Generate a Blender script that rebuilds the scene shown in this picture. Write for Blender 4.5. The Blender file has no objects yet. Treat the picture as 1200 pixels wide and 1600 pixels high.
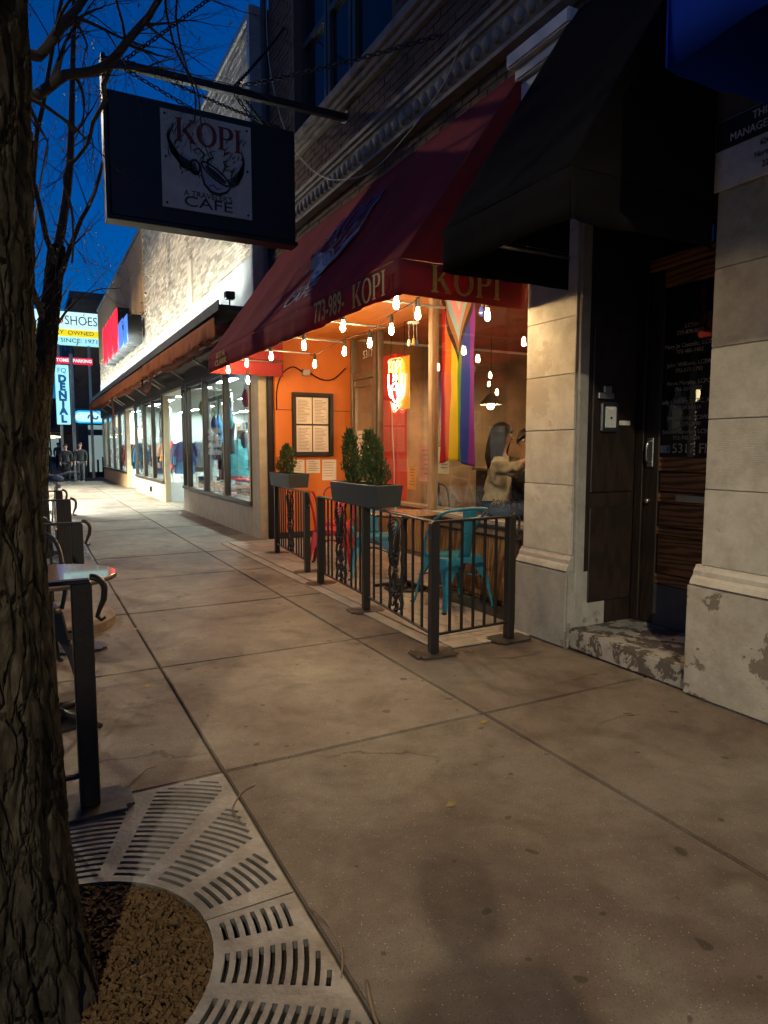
import bpy, bmesh, math, random
from mathutils import Vector, Matrix, noise
random.seed(11)
R = math.radians
SC = bpy.context.scene
COL = SC.collection

# ---------------------------------------------------------------- camera, sky, sun, exposure
cam_d = bpy.data.cameras.new('camera')
cam = bpy.data.objects.new('camera', cam_d)
COL.objects.link(cam)
SC.camera = cam
cam.location = (0, 0, 1.35)
cam.rotation_euler = (R(90 - 5.44), 0, R(-27.84))
cam_d.sensor_fit = 'VERTICAL'
cam_d.sensor_height = 36.0
cam_d.lens = 36.0 * 1050 / 1600
cam_d.clip_start = 0.05
cam_d.clip_end = 2000

world = bpy.data.worlds.new('World')
SC.world = world
world.use_nodes = True
wn = world.node_tree
bg = wn.nodes['Background']
sky = wn.nodes.new('ShaderNodeTexSky')
sky.sky_type = 'NISHITA'
sky.sun_disc = False
sky.sun_elevation = R(5.7)
sky.sun_rotation = R(238)
sky.air_density = 1.0
sky.dust_density = 0.1
sky.ozone_density = 9.0
wn.links.new(sky.outputs[0], bg.inputs[0])
bg.inputs[1].default_value = 0.15

sun_d = bpy.data.lights.new('sun', 'SUN')
sun_d.energy = 0.12
sun_d.angle = R(80)
sun_d.color = (1.0, 0.80, 0.62)
sun = bpy.data.objects.new('sun', sun_d)
COL.objects.link(sun)
sun.rotation_euler = Vector((math.sin(R(238)) * .9, math.cos(R(238)) * .9, .45)).to_track_quat('Z', 'Y').to_euler()

SC.view_settings.view_transform = 'Standard'
SC.view_settings.look = 'None'
SC.view_settings.gamma = 1
SC.view_settings.use_curve_mapping = False
SC.view_settings.exposure = 0.0
SC.render.engine = 'CYCLES'
SC.cycles.use_denoising = True
SC.cycles.sample_clamp_indirect = 6.0
SC.cycles.max_bounces = 8
SC.cycles.transparent_max_bounces = 16
SC.cycles.caustics_reflective = False
SC.cycles.caustics_refractive = False
SC.cycles.use_light_tree = True

# ---------------------------------------------------------------- helpers
def tag(o, label=None, cat=None, group=None, kind=None):
    if label: o['label'] = label
    if cat: o['category'] = cat
    if group: o['group'] = group
    if kind: o['kind'] = kind
    return o

def thing(name, label, cat, loc=(0, 0, 0), group=None):
    o = bpy.data.objects.new(name, None)
    o.empty_display_size = 0.05
    COL.objects.link(o)
    o.location = loc
    return tag(o, label, cat, group)

def world_loc(o):
    v = Vector((0, 0, 0))
    while o is not None:
        v += o.location
        o = o.parent
    return v

def link(name, me, m, parent=None, smooth=False):
    """a mesh given in world coordinates becomes one object, optionally a child"""
    if parent is not None:
        me.transform(Matrix.Translation(-world_loc(parent)))
    o = bpy.data.objects.new(name, me)
    if m is not None:
        me.materials.clear()
        for q in (m if isinstance(m, (list, tuple)) else [m]):
            me.materials.append(q)
    if smooth:
        me.polygons.foreach_set('use_smooth', [True] * len(me.polygons))
    COL.objects.link(o)
    o.parent = parent
    return o

def copy_tree(o, parent=None):
    c = o.copy()
    COL.objects.link(c)
    c.parent = parent
    for ch in list(o.children):
        copy_tree(ch, c)
    return c

class MB:
    def __init__(s):
        s.v = []; s.f = []; s.mi = []
    def add(s, vs, fs, mi=0):
        n = len(s.v)
        s.v += [tuple(p) for p in vs]
        s.f += [tuple(i + n for i in f) for f in fs]
        s.mi += [mi] * len(fs)
        return s
    def box(s, x0, x1, y0, y1, z0, z1, mi=0):
        vs = [(x, y, z) for z in (z0, z1) for y in (y0, y1) for x in (x0, x1)]
        return s.add(vs, [(0, 2, 3, 1), (4, 5, 7, 6), (0, 1, 5, 4), (2, 6, 7, 3), (0, 4, 6, 2), (1, 3, 7, 5)], mi)
    def obox(s, c, ax, ay, az, mi=0):
        c = Vector(c); ax = Vector(ax); ay = Vector(ay); az = Vector(az)
        vs = [c + ax * i + ay * j + az * k for k in (-1, 1) for j in (-1, 1) for i in (-1, 1)]
        return s.add(vs, [(0, 2, 3, 1), (4, 5, 7, 6), (0, 1, 5, 4), (2, 6, 7, 3), (0, 4, 6, 2), (1, 3, 7, 5)], mi)
    def bar(s, p0, p1, w, h=None, up=(0, 0, 1), mi=0):
        p0 = Vector(p0); p1 = Vector(p1); d = p1 - p0; h = h or w
        t = d.normalized(); u = Vector(up)
        if abs(t.dot(u)) > .95: u = Vector((0, 1, 0))
        a = t.cross(u).normalized(); b = a.cross(t).normalized()
        return s.obox((p0 + p1) / 2, d / 2, a * w / 2, b * h / 2, mi)
    def tube(s, pts, r, n=8, closed=False, flat=1.0, mi=0):
        pts = [Vector(p) for p in pts]; m = len(pts)
        rs = r if isinstance(r, (list, tuple)) else [r] * m
        T = []
        for i in range(m):
            a = pts[(i - 1) % m] if (closed or i > 0) else pts[i]
            b = pts[(i + 1) % m] if (closed or i < m - 1) else pts[i]
            d = b - a
            T.append(d.normalized() if d.length > 1e-9 else Vector((0, 0, 1)))
        u = T[0].orthogonal().normalized()
        vs = []
        for i in range(m):
            u = (u - T[i] * u.dot(T[i]))
            u = u.normalized() if u.length > 1e-6 else T[i].orthogonal().normalized()
            w = T[i].cross(u)
            for k in range(n):
                a = 2 * math.pi * k / n
                vs.append(pts[i] + (u * math.cos(a) + w * math.sin(a) * flat) * rs[i])
        fs = []
        for i in range(m if closed else m - 1):
            j = (i + 1) % m
            for k in range(n):
                l = (k + 1) % n
                fs.append((i * n + k, i * n + l, j * n + l, j * n + k))
        if not closed:
            fs.append(tuple(range(n - 1, -1, -1)))
            fs.append(tuple((m - 1) * n + k for k in range(n)))
        return s.add(vs, fs, mi)
    def lathe(s, prof, c=(0, 0, 0), n=20, axis='Z', mi=0):
        vs = []
        for r, z in prof:
            for k in range(n):
                a = 2 * math.pi * k / n
                p = (r * math.cos(a), r * math.sin(a), z)
                if axis == 'X': p = (p[2], p[0], p[1])
                if axis == 'Y': p = (p[0], p[2], p[1])
                vs.append((p[0] + c[0], p[1] + c[1], p[2] + c[2]))
        fs = [(i * n + k, i * n + (k + 1) % n, (i + 1) * n + (k + 1) % n, (i + 1) * n + k) for i in range(len(prof) - 1) for k in range(n)]
        fs.append(tuple(range(n - 1, -1, -1)))
        fs.append(tuple((len(prof) - 1) * n + k for k in range(n)))
        return s.add(vs, fs, mi)
    def ball(s, c, r, n=10, m=7, mi=0):
        rx, ry, rz = r if isinstance(r, (list, tuple)) else (r, r, r)
        vs = [(c[0], c[1], c[2] - rz)]
        for i in range(1, m):
            t = -math.pi / 2 + math.pi * i / m
            for k in range(n):
                a = 2 * math.pi * k / n
                vs.append((c[0] + rx * math.cos(t) * math.cos(a), c[1] + ry * math.cos(t) * math.sin(a), c[2] + rz * math.sin(t)))
        vs.append((c[0], c[1], c[2] + rz))
        fs = [(0, 1 + (k + 1) % n, 1 + k) for k in range(n)]
        for i in range(m - 2):
            for k in range(n):
                a = 1 + i * n; b = a + n; l = (k + 1) % n
                fs.append((a + k, a + l, b + l, b + k))
        a = 1 + (m - 2) * n; L = len(vs) - 1
        fs += [(a + k, a + (k + 1) % n, L) for k in range(n)]
        return s.add(vs, fs, mi)
    def prism(s, poly, fr, d, mi=0):
        """2-D convex-ish outline on a frame (origin, right, up), thickness d along the normal"""
        o, r, u = (Vector(q) for q in fr); nn = r.cross(u).normalized() * d
        n = len(poly)
        vs = [o + r * x + u * y for x, y in poly] + [o + r * x + u * y + nn for x, y in poly]
        fs = [tuple(range(n - 1, -1, -1)), tuple(range(n, 2 * n))]
        fs += [(i, (i + 1) % n, n + (i + 1) % n, n + i) for i in range(n)]
        return s.add(vs, fs, mi)
    def ribbon(s, pts, w, fr, d, mi=0):
        """flat painted stroke on a frame, widths w along 2-D points"""
        o, r, u = (Vector(q) for q in fr); nn = r.cross(u).normalized() * d
        m = len(pts); ws = w if isinstance(w, (list, tuple)) else [w] * m
        vs = []
        for i in range(m):
            a = pts[max(i - 1, 0)]; b = pts[min(i + 1, m - 1)]
            dx, dy = b[0] - a[0], b[1] - a[1]; L = math.hypot(dx, dy) or 1
            px, py = -dy / L * ws[i] / 2, dx / L * ws[i] / 2
            for sg in (1, -1):
                x, y = pts[i][0] + px * sg, pts[i][1] + py * sg
                vs.append(o + r * x + u * y + nn)
        return s.add(vs, [(2 * i, 2 * i + 1, 2 * i + 3, 2 * i + 2) for i in range(m - 1)], mi)
    def mesh(s, name, bevel=0, seg=1):
        me = bpy.data.meshes.new(name)
        me.from_pydata([tuple(p) for p in s.v], [], s.f)
        if any(s.mi): me.polygons.foreach_set('material_index', s.mi)
        bm = bmesh.new(); bm.from_mesh(me)
        if bevel:
            es = [e for e in bm.edges if len(e.link_faces) == 2 and e.calc_face_angle(0) > .5]
            bmesh.ops.bevel(bm, geom=es, offset=bevel, segments=seg, affect='EDGES', clamp_overlap=True)
        bmesh.ops.recalc_face_normals(bm, faces=bm.faces)
        bm.to_mesh(me); bm.free()
        return me
    def build(s, name, m, parent=None, smooth=False, bevel=0, seg=1):
        me = s.mesh(name, bevel, seg)
        if any(s.mi):
            pass
        return link(name, me, m, parent, smooth)

def autosmooth(o, ang=40):
    me = o.data
    me.polygons.foreach_set('use_smooth', [True] * len(me.polygons))
    try:
        me.set_sharp_from_angle(angle=R(ang))
    except Exception:
        pass
    return o

def frame_mat(fr):
    o, r, u = (Vector(q) for q in fr)
    n = r.cross(u)
    return Matrix(((r.x, u.x, n.x, o.x), (r.y, u.y, n.y, o.y), (r.z, u.z, n.z, o.z), (0, 0, 0, 1)))

def curve_mesh(cu, fr):
    tmp = bpy.data.objects.new('tmp', cu)
    me = bpy.data.meshes.new_from_object(tmp)
    bpy.data.objects.remove(tmp)
    me.transform(frame_mat(fr))
    return me

def fill_shape(name, loops, fr, d, m, parent=None):
    """flat plate with holes: closed 2-D loops, even-odd, thickness d"""
    cu = bpy.data.curves.new(name, 'CURVE')
    cu.dimensions = '2D'; cu.fill_mode = 'BOTH'; cu.extrude = d / 2
    for lp in loops:
        sp = cu.splines.new('POLY'); sp.points.add(len(lp) - 1)
        for p, q in zip(sp.points, lp): p.co = (q[0], q[1], 0, 1)
        sp.use_cyclic_u = True
    me = curve_mesh(cu, fr)
    bpy.data.curves.remove(cu)
    return link(name, me, m, parent)

def text(name, body, size, fr, m, parent=None, align='CENTER', depth=.0015, sx=1.0, bold=0.0, spacing=1.0):
    cu = bpy.data.curves.new(name, 'FONT')
    cu.body = body; cu.size = size; cu.align_x = align; cu.align_y = 'CENTER'
    cu.extrude = depth; cu.offset = bold; cu.space_character = spacing; cu.resolution_u = 3
    o, r, u = fr
    me = curve_mesh(cu, (o, Vector(r) * sx, u))
    bpy.data.curves.remove(cu)
    return link(name, me, m, parent)

def arc(cx, cy, r, a0, a1, n):
    return [(cx + r * math.cos(R(a0 + (a1 - a0) * i / n)), cy + r * math.sin(R(a0 + (a1 - a0) * i / n))) for i in range(n + 1)]

FX = (0, -1, 0)    # reading direction on faces that look at the street (-X)
UP = (0, 0, 1)

# ---------------------------------------------------------------- materials
def newmat(name):
    m = bpy.data.materials.new(name); m.use_nodes = True
    nt = m.node_tree
    return m, nt, nt.nodes['Principled BSDF'], nt.nodes['Material Output']

def rgba(c): return (c[0], c[1], c[2], 1)

def coords(nt, scale=(1, 1, 1), space='Object'):
    tc = nt.nodes.new('ShaderNodeTexCoord'); mp = nt.nodes.new('ShaderNodeMapping')
    mp.inputs['Scale'].default_value = scale
    nt.links.new(tc.outputs[space], mp.inputs['Vector'])
    oi = nt.nodes.new('ShaderNodeObjectInfo'); cm = nt.nodes.new('ShaderNodeVectorMath'); cm.operation = 'MULTIPLY_ADD'
    cx = nt.nodes.new('ShaderNodeCombineXYZ')
    for k in range(3): nt.links.new(oi.outputs['Random'], cx.inputs[k])
    nt.links.new(cx.outputs[0], cm.inputs[0]); cm.inputs[1].default_value = (37, 53, 71)
    nt.links.new(mp.outputs[0], cm.inputs[2])
    return cm.outputs[0]

def nz(nt, vec, scale, detail=5, rough=.6, dist=0):
    n = nt.nodes.new('ShaderNodeTexNoise')
    n.inputs['Scale'].default_value = scale; n.inputs['Detail'].default_value = detail
    n.inputs['Roughness'].default_value = rough; n.inputs['Distortion'].default_value = dist
    nt.links.new(vec, n.inputs['Vector'])
    return n.outputs['Fac']

def ramp(nt, fac, stops, mode='LINEAR'):
    r = nt.nodes.new('ShaderNodeValToRGB'); r.color_ramp.interpolation = mode
    e = r.color_ramp.elements
    while len(e) > 1: e.remove(e[-1])
    e[0].position = stops[0][0]; e[0].color = rgba(stops[0][1])
    for p, c in stops[1:]:
        q = e.new(p); q.color = rgba(c)
    nt.links.new(fac, r.inputs[0])
    return r.outputs[0]

def mixc(nt, a, b, fac, mode='MIX'):
    n = nt.nodes.new('ShaderNodeMix'); n.data_type = 'RGBA'; n.blend_type = mode
    for sock, val in ((n.inputs[6], a), (n.inputs[7], b), (n.inputs[0], fac)):
        if hasattr(val, 'links'): nt.links.new(val, sock)
        elif isinstance(val, (int, float)): sock.default_value = val
        else: sock.default_value = rgba(val)
    return n.outputs[2]

def bump(nt, bs, h, strength=.3, dist=.01):
    b = nt.nodes.new('ShaderNodeBump'); b.inputs['Strength'].default_value = strength; b.inputs['Distance'].default_value = dist
    nt.links.new(h, b.inputs['Height'])
    nt.links.new(b.outputs[0], bs.inputs['Normal'])

def mat(name, col, rough=.6, metal=0, col2=None, nscale=6, bumps=0, bscale=60, bdist=.005, rand=0, spec=.5, stretch=(1, 1, 1), coat=0, rvar=0):
    m, nt, bs, out = newmat(name)
    bs.inputs['Roughness'].default_value = rough
    bs.inputs['Metallic'].default_value = metal
    bs.inputs['Specular IOR Level'].default_value = spec
    bs.inputs['Coat Weight'].default_value = coat
    v = coords(nt, stretch)
    c2 = col2 if col2 is not None else tuple(q * .72 for q in col)
    c = ramp(nt, nz(nt, v, nscale, 6, .62), [(.3, c2), (.68, col)])
    if rand:
        oi = nt.nodes.new('ShaderNodeObjectInfo')
        mr = nt.nodes.new('ShaderNodeMapRange'); mr.inputs[3].default_value = 1 - rand; mr.inputs[4].default_value = 1 + rand
        ge = nt.nodes.new('ShaderNodeNewGeometry'); ad = nt.nodes.new('ShaderNodeMath'); ad.operation = 'ADD'; fc = nt.nodes.new('ShaderNodeMath'); fc.operation = 'FRACT'
        nt.links.new(oi.outputs['Random'], ad.inputs[0]); nt.links.new(ge.outputs['Random Per Island'], ad.inputs[1]); nt.links.new(ad.outputs[0], fc.inputs[0])
        nt.links.new(fc.outputs[0], mr.inputs[0])
        hs = nt.nodes.new('ShaderNodeHueSaturation'); nt.links.new(c, hs.inputs['Color']); nt.links.new(mr.outputs[0], hs.inputs['Value'])
        c = hs.outputs[0]
    nt.links.new(c, bs.inputs['Base Color'])
    if rvar:
        rr = nt.nodes.new('ShaderNodeMapRange'); rr.inputs[3].default_value = max(rough - rvar, .02); rr.inputs[4].default_value = min(rough + rvar, 1)
        nt.links.new(nz(nt, v, nscale * 2.3, 4), rr.inputs[0]); nt.links.new(rr.outputs[0], bs.inputs['Roughness'])
    if bumps: bump(nt, bs, nz(nt, v, bscale, 4), bumps, bdist)
    return m

def emit(name, col, strength):
    m, nt, bs, out = newmat(name)
    bs.inputs['Base Color'].default_value = rgba(tuple(min(1, q) * .6 for q in col))
    bs.inputs['Emission Color'].default_value = rgba(col)
    bs.inputs['Emission Strength'].default_value = strength
    return m

def glass(name, tint=(.95, .97, .96), refl=1.0, rough=.0):
    m, nt, bs, out = newmat(name)
    nt.nodes.remove(bs)
    tr = nt.nodes.new('ShaderNodeBsdfTransparent'); tr.inputs[0].default_value = rgba(tint)
    gl = nt.nodes.new('ShaderNodeBsdfGlossy'); gl.inputs['Roughness'].default_value = rough
    lw = nt.nodes.new('ShaderNodeLayerWeight'); lw.inputs['Blend'].default_value = .5
    pw = nt.nodes.new('ShaderNodeMath'); pw.operation = 'POWER'; pw.inputs[1].default_value = 4.2
    nt.links.new(lw.outputs['Facing'], pw.inputs[0])
    mu = nt.nodes.new('ShaderNodeMath'); mu.operation = 'MULTIPLY_ADD'; mu.inputs[1].default_value = .85 * refl; mu.inputs[2].default_value = .042 * refl; mu.use_clamp = True
    nt.links.new(pw.outputs[0], mu.inputs[0])
    mx = nt.nodes.new('ShaderNodeMixShader')
    nt.links.new(mu.outputs[0], mx.inputs[0]); nt.links.new(tr.outputs[0], mx.inputs[1]); nt.links.new(gl.outputs[0], mx.inputs[2])
    nt.links.new(mx.outputs[0], out.inputs['Surface'])
    return m

def fabric(name, col, col2, trans=.3, rough=.85, scale=3, spec=.25):
    m, nt, bs, out = newmat(name)
    v = coords(nt)
    c = ramp(nt, nz(nt, v, scale, 5), [(.3, col2), (.7, col)])
    nt.links.new(c, bs.inputs['Base Color']); bs.inputs['Roughness'].default_value = rough; bs.inputs['Specular IOR Level'].default_value = spec
    bump(nt, bs, nz(nt, v, 140, 3), .25, .002)
    tl = nt.nodes.new('ShaderNodeBsdfTranslucent'); nt.links.new(c, tl.inputs[0])
    mx = nt.nodes.new('ShaderNodeMixShader'); mx.inputs[0].default_value = trans
    nt.links.new(bs.outputs[0], mx.inputs[1]); nt.links.new(tl.outputs[0], mx.inputs[2])
    nt.links.new(mx.outputs[0], out.inputs['Surface'])
    return m

def concrete_mat():
    m, nt, bs, out = newmat('sidewalk_concrete')
    v = coords(nt, (1, 1, 1))
    tc = nt.nodes.new('ShaderNodeNewGeometry')
    gp = tc.outputs['Position']
    big = ramp(nt, nz(nt, gp, .9, 5, .62, .4), [(.28, (.072, .050, .039)), (.43, (.138, .103, .080)), (.50, (.168, .137, .106)), (.58, (.188, .160, .125)), (.72, (.27, .235, .185))])
    mid = ramp(nt, nz(nt, v, 9, 8, .75), [(.28, (.70, .66, .6)), (.55, (1, 1, 1)), (.8, (1.14, 1.12, 1.08))])
    c = mixc(nt, big, mid, 1.0, 'MULTIPLY')
    st = ramp(nt, nz(nt, gp, 2.4, 3, .5, 1.5), [(.50, (1, 1, 1)), (.70, (.58, .52, .46))])
    c = mixc(nt, c, st, .8, 'MULTIPLY')
    vo = nt.nodes.new('ShaderNodeTexVoronoi'); vo.inputs['Scale'].default_value = 85; nt.links.new(gp, vo.inputs['Vector'])
    sp = ramp(nt, vo.outputs['Distance'], [(.07, (1, 1, 1)), (.17, (0, 0, 0))])
    gate = ramp(nt, nz(nt, gp, 34, 2), [(.47, (0, 0, 0)), (.58, (1, 1, 1))])
    c = mixc(nt, c, (.60, .55, .45), mixc(nt, sp, gate, 1.0, 'MULTIPLY'))
    pit = ramp(nt, nz(nt, gp, 150, 2, .5), [(.33, (.45, .42, .38)), (.42, (1, 1, 1))])
    c = mixc(nt, c, pit, .7, 'MULTIPLY')
    gm = ramp(nt, nz(nt, gp, 13, 1, .3), [(.735, (1, 1, 1)), (.75, (.42, .38, .35))])
    c = mixc(nt, c, gm, 1.0, 'MULTIPLY')
    wv = nt.nodes.new('ShaderNodeVectorMath'); wv.operation = 'MULTIPLY_ADD'
    nn = nt.nodes.new('ShaderNodeTexNoise'); nn.inputs['Scale'].default_value = 2.2; nn.inputs['Detail'].default_value = 7; nt.links.new(gp, nn.inputs['Vector'])
    nt.links.new(nn.outputs['Color'], wv.inputs[0]); wv.inputs[1].default_value = (.7, .7, .7); nt.links.new(gp, wv.inputs[2])
    ve = nt.nodes.new('ShaderNodeTexVoronoi'); ve.feature = 'DISTANCE_TO_EDGE'; ve.inputs['Scale'].default_value = .55; nt.links.new(wv.outputs[0], ve.inputs['Vector'])
    ck = ramp(nt, ve.outputs['Distance'], [(.0, (.22, .19, .16)), (.0028, (.4, .36, .3)), (.005, (1, 1, 1))])
    c = mixc(nt, c, ck, ramp(nt, nz(nt, gp, .45, 2), [(.53, (0, 0, 0)), (.58, (.9, .9, .9))]), 'MULTIPLY')
    oi = nt.nodes.new('ShaderNodeObjectInfo')
    hs = nt.nodes.new('ShaderNodeHueSaturation'); nt.links.new(c, hs.inputs['Color'])
    mr = nt.nodes.new('ShaderNodeMapRange'); mr.inputs[3].default_value = .86; mr.inputs[4].default_value = 1.12
    nt.links.new(oi.outputs['Random'], mr.inputs[0]); nt.links.new(mr.outputs[0], hs.inputs['Value'])
    nt.links.new(hs.outputs[0], bs.inputs['Base Color'])
    rr = nt.nodes.new('ShaderNodeMapRange'); rr.inputs[3].default_value = .42; rr.inputs[4].default_value = .8
    nt.links.new(nz(nt, gp, 5, 5), rr.inputs[0]); nt.links.new(rr.outputs[0], bs.inputs['Roughness'])
    h = nt.nodes.new('ShaderNodeMath'); h.operation = 'ADD'
    nt.links.new(nz(nt, gp, 120, 4, .7), h.inputs[0])
    ad = nt.nodes.new('ShaderNodeMath'); ad.operation = 'MULTIPLY'; ad.inputs[1].default_value = .8
    nt.links.new(nz(nt, v, 18, 4), ad.inputs[0]); nt.links.new(ad.outputs[0], h.inputs[1])
    bump(nt, bs, h.outputs[0], .7, .005)
    return m

def painted_stone(name, col, under, thr=.6, ribs=True, sc=2.2):
    m, nt, bs, out = newmat(name)
    v = coords(nt)
    base = ramp(nt, nz(nt, v, 3.5, 6), [(.3, tuple(q * .78 for q in col)), (.65, col)])
    grime = ramp(nt, nz(nt, v, 9, 6, .7), [(.35, (.62, .58, .52)), (.6, (1, 1, 1))])
    base = mixc(nt, base, grime, .55, 'MULTIPLY')
    f = ramp(nt, nz(nt, v, sc, 9, .68, .3), [(thr, (0, 0, 0)), (thr + .012, (1, 1, 1))])
    c = mixc(nt, base, under, f)
    nt.links.new(c, bs.inputs['Base Color']); bs.inputs['Roughness'].default_value = .72
    if ribs:
        w = nt.nodes.new('ShaderNodeTexWave'); w.wave_type = 'BANDS'; w.bands_direction = 'Z'
        w.inputs['Scale'].default_value = 30; w.inputs['Distortion'].default_value = 7; w.inputs['Detail'].default_value = 4; w.inputs['Detail Scale'].default_value = 1.2
        nt.links.new(v, w.inputs['Vector'])
        h = nt.nodes.new('ShaderNodeMath'); h.operation = 'SUBTRACT'
        nt.links.new(w.outputs['Fac'], h.inputs[0]); nt.links.new(f, h.inputs[1])
        bump(nt, bs, h.outputs[0], .10, .004)
    else:
        h = nt.nodes.new('ShaderNodeMath'); h.operation = 'SUBTRACT'
        nt.links.new(nz(nt, v, 30, 5, .7), h.inputs[0]); nt.links.new(f, h.inputs[1])
        bump(nt, bs, h.outputs[0], .7, .007)
    return m

def wood_mat(name, c1, c2, rough=.35, axis='Z', scale=5):
    m, nt, bs, out = newmat(name)
    st = {'Z': (6, 6, .6), 'Y': (6, .6, 6), 'X': (.6, 6, 6)}[axis]
    v = coords(nt, st)
    w = nt.nodes.new('ShaderNodeTexWave'); w.wave_type = 'RINGS'; w.inputs['Scale'].default_value = scale * .35
    w.inputs['Distortion'].default_value = 9; w.inputs['Detail'].default_value = 5; w.inputs['Detail Scale'].default_value = 1.2
    nt.links.new(v, w.inputs['Vector'])
    c = ramp(nt, w.outputs['Fac'], [(.15, c2), (.7, c1)])
    c = mixc(nt, c, ramp(nt, nz(nt, v, 22, 5), [(.35, (.55, .5, .45)), (.6, (1, 1, 1))]), .6, 'MULTIPLY')
    nt.links.new(c, bs.inputs['Base Color']); bs.inputs['Roughness'].default_value = rough
    bump(nt, bs, w.outputs['Fac'], .12, .002)
    return m

def bark_mat(name, c1, c2):
    m, nt, bs, out = newmat(name)
    v = coords(nt, (1, 1, .34))
    n1 = nz(nt, v, 20, 8, .72, 1.2)
    vo = nt.nodes.new('ShaderNodeTexVoronoi'); vo.feature = 'DISTANCE_TO_EDGE'; vo.inputs['Scale'].default_value = 17
    wv = nt.nodes.new('ShaderNodeVectorMath'); wv.operation = 'MULTIPLY_ADD'
    nn = nt.nodes.new('ShaderNodeTexNoise'); nn.inputs['Scale'].default_value = 9; nn.inputs['Detail'].default_value = 4; nt.links.new(v, nn.inputs['Vector'])
    nt.links.new(nn.outputs['Color'], wv.inputs[0]); wv.inputs[1].default_value = (.12, .12, .12); nt.links.new(v, wv.inputs[2])
    nt.links.new(wv.outputs[0], vo.inputs['Vector'])
    crack = ramp(nt, vo.outputs['Distance'], [(0, (0, 0, 0)), (.10, (1, 1, 1))])
    c = ramp(nt, n1, [(.32, c2), (.5, tuple((a + b) / 2 for a, b in zip(c1, c2))), (.68, c1)])
    c = mixc(nt, c, ramp(nt, nz(nt, v, 3, 5), [(.35, (.5, .52, .46)), (.65, (1.15, 1.08, 1))]), .8, 'MULTIPLY')
    c = mixc(nt, c, ramp(nt, nz(nt, v, 70, 3), [(.35, (.55, .52, .5)), (.6, (1, 1, 1))]), .7, 'MULTIPLY')
    nt.links.new(c, bs.inputs['Base Color']); bs.inputs['Roughness'].default_value = .95; bs.inputs['Specular IOR Level'].default_value = .1
    h = nt.nodes.new('ShaderNodeMath'); h.operation = 'MULTIPLY_ADD'
    nt.links.new(n1, h.inputs[0]); h.inputs[1].default_value = .7; nt.links.new(crack, h.inputs[2])
    bump(nt, bs, h.outputs[0], 1.0, .02)
    return m

def flag_mat():
    m, nt, bs, out = newmat('flag_cloth')
    tc = nt.nodes.new('ShaderNodeTexCoord'); sx = nt.nodes.new('ShaderNodeSeparateXYZ')
    nt.links.new(tc.outputs['Generated'], sx.inputs[0])
    def mth(op, a, b=None):
        q = nt.nodes.new('ShaderNodeMath'); q.operation = op
        for i, x in enumerate((a, b)):
            if x is None: continue
            if hasattr(x, 'links'): nt.links.new(x, q.inputs[i])
            else: q.inputs[i].default_value = x
        return q.outputs[0]
    u = mth('SUBTRACT', 1.0, sx.outputs['Y'])
    st = ramp(nt, u, [(0, (.62, .012, .02)), (.167, (.75, .17, .01)), (.333, (.8, .58, .01)), (.5, (.12, .32, .03)), (.667, (.03, .06, .42)), (.833, (.26, .03, .34))], 'CONSTANT')
    d = mth('ADD', mth('SUBTRACT', 1.0, sx.outputs['Z']), mth('MULTIPLY', mth('ABSOLUTE', mth('SUBTRACT', u, .52)), .78))
    ch = ramp(nt, d, [(0, (.75, .72, .7)), (.10, (.8, .35, .4)), (.20, (.33, .55, .68)), (.275, (.42, .16, .05)), (.345, (.03, .022, .02)), (.405, (0, 0, 0))], 'CONSTANT')
    msk = ramp(nt, d, [(0, (1, 1, 1)), (.405, (0, 0, 0))], 'CONSTANT')
    c = mixc(nt, st, ch, msk)
    nt.links.new(c, bs.inputs['Base Color']); bs.inputs['Roughness'].default_value = .8
    tl = nt.nodes.new('ShaderNodeBsdfTranslucent'); nt.links.new(c, tl.inputs[0])
    mx = nt.nodes.new('ShaderNodeMixShader'); mx.inputs[0].default_value = .4
    nt.links.new(bs.outputs[0], mx.inputs[1]); nt.links.new(tl.outputs[0], mx.inputs[2])
    nt.links.new(mx.outputs[0], out.inputs['Surface'])
    return m

def tabletop_mat(name):
    return mat(name, (.34, .22, .12), .22, 0, (.16, .10, .055), 14, .05, 40, coat=.4)

M = {}
M['concrete'] = concrete_mat()
M['joint'] = mat('joint_dirt', (.035, .03, .025), .95)
M['asphalt'] = mat('asphalt', (.055, .053, .05), .75, 0, (.03, .03, .03), 3, .5, 90)
M['kerb'] = mat('kerb_concrete', (.32, .3, .26), .8, 0, (.2, .18, .15), 6, .3)
M['tile'] = mat('patio_tile', (.36, .31, .25), .55, 0, (.24, .2, .16), 5, .2, 50, rand=.14)
M['strip'] = mat('patio_strip', (.34, .29, .23), .7, 0, (.22, .19, .15), 5, .3)
M['grate'] = mat('cast_iron_grate', (.25, .255, .265), .5, .55, (.115, .108, .10), 7, .5, 70, rvar=.16)
M['soil'] = mat('dark_soil', (.03, .022, .016), .95, 0, (.012, .01, .008), 20, .8, 40, .02)
M['chip'] = mat('wood_chip', (.11, .070, .034), .95, 0, (.06, .036, .018), 38, .3, 80, spec=.1)
M['twig'] = mat('dry_twig', (.2, .14, .09), .85)
M['bark'] = bark_mat('tree_bark', (.068, .060, .047), (.017, .014, .011))
M['branch'] = mat('branch_bark', (.055, .044, .034), .9, 0, (.022, .018, .014), 20, .4, 60)
M['leaf'] = mat('yellow_leaf', (.30, .21, .04), .7, 0, (.16, .12, .03), 5)
M['iron'] = mat('black_painted_iron', (.010, .0095, .009), .42, .0, (.016, .012, .010), 30, .25, 90, rvar=.12, spec=.4)
M['plate'] = mat('steel_plate', (.14, .125, .105), .4, .7, (.06, .05, .04), 12, .25, rvar=.15)
M['planter'] = mat('grey_planter', (.035, .042, .045), .45, 0, (.022, .026, .028), 4, .1)
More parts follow.
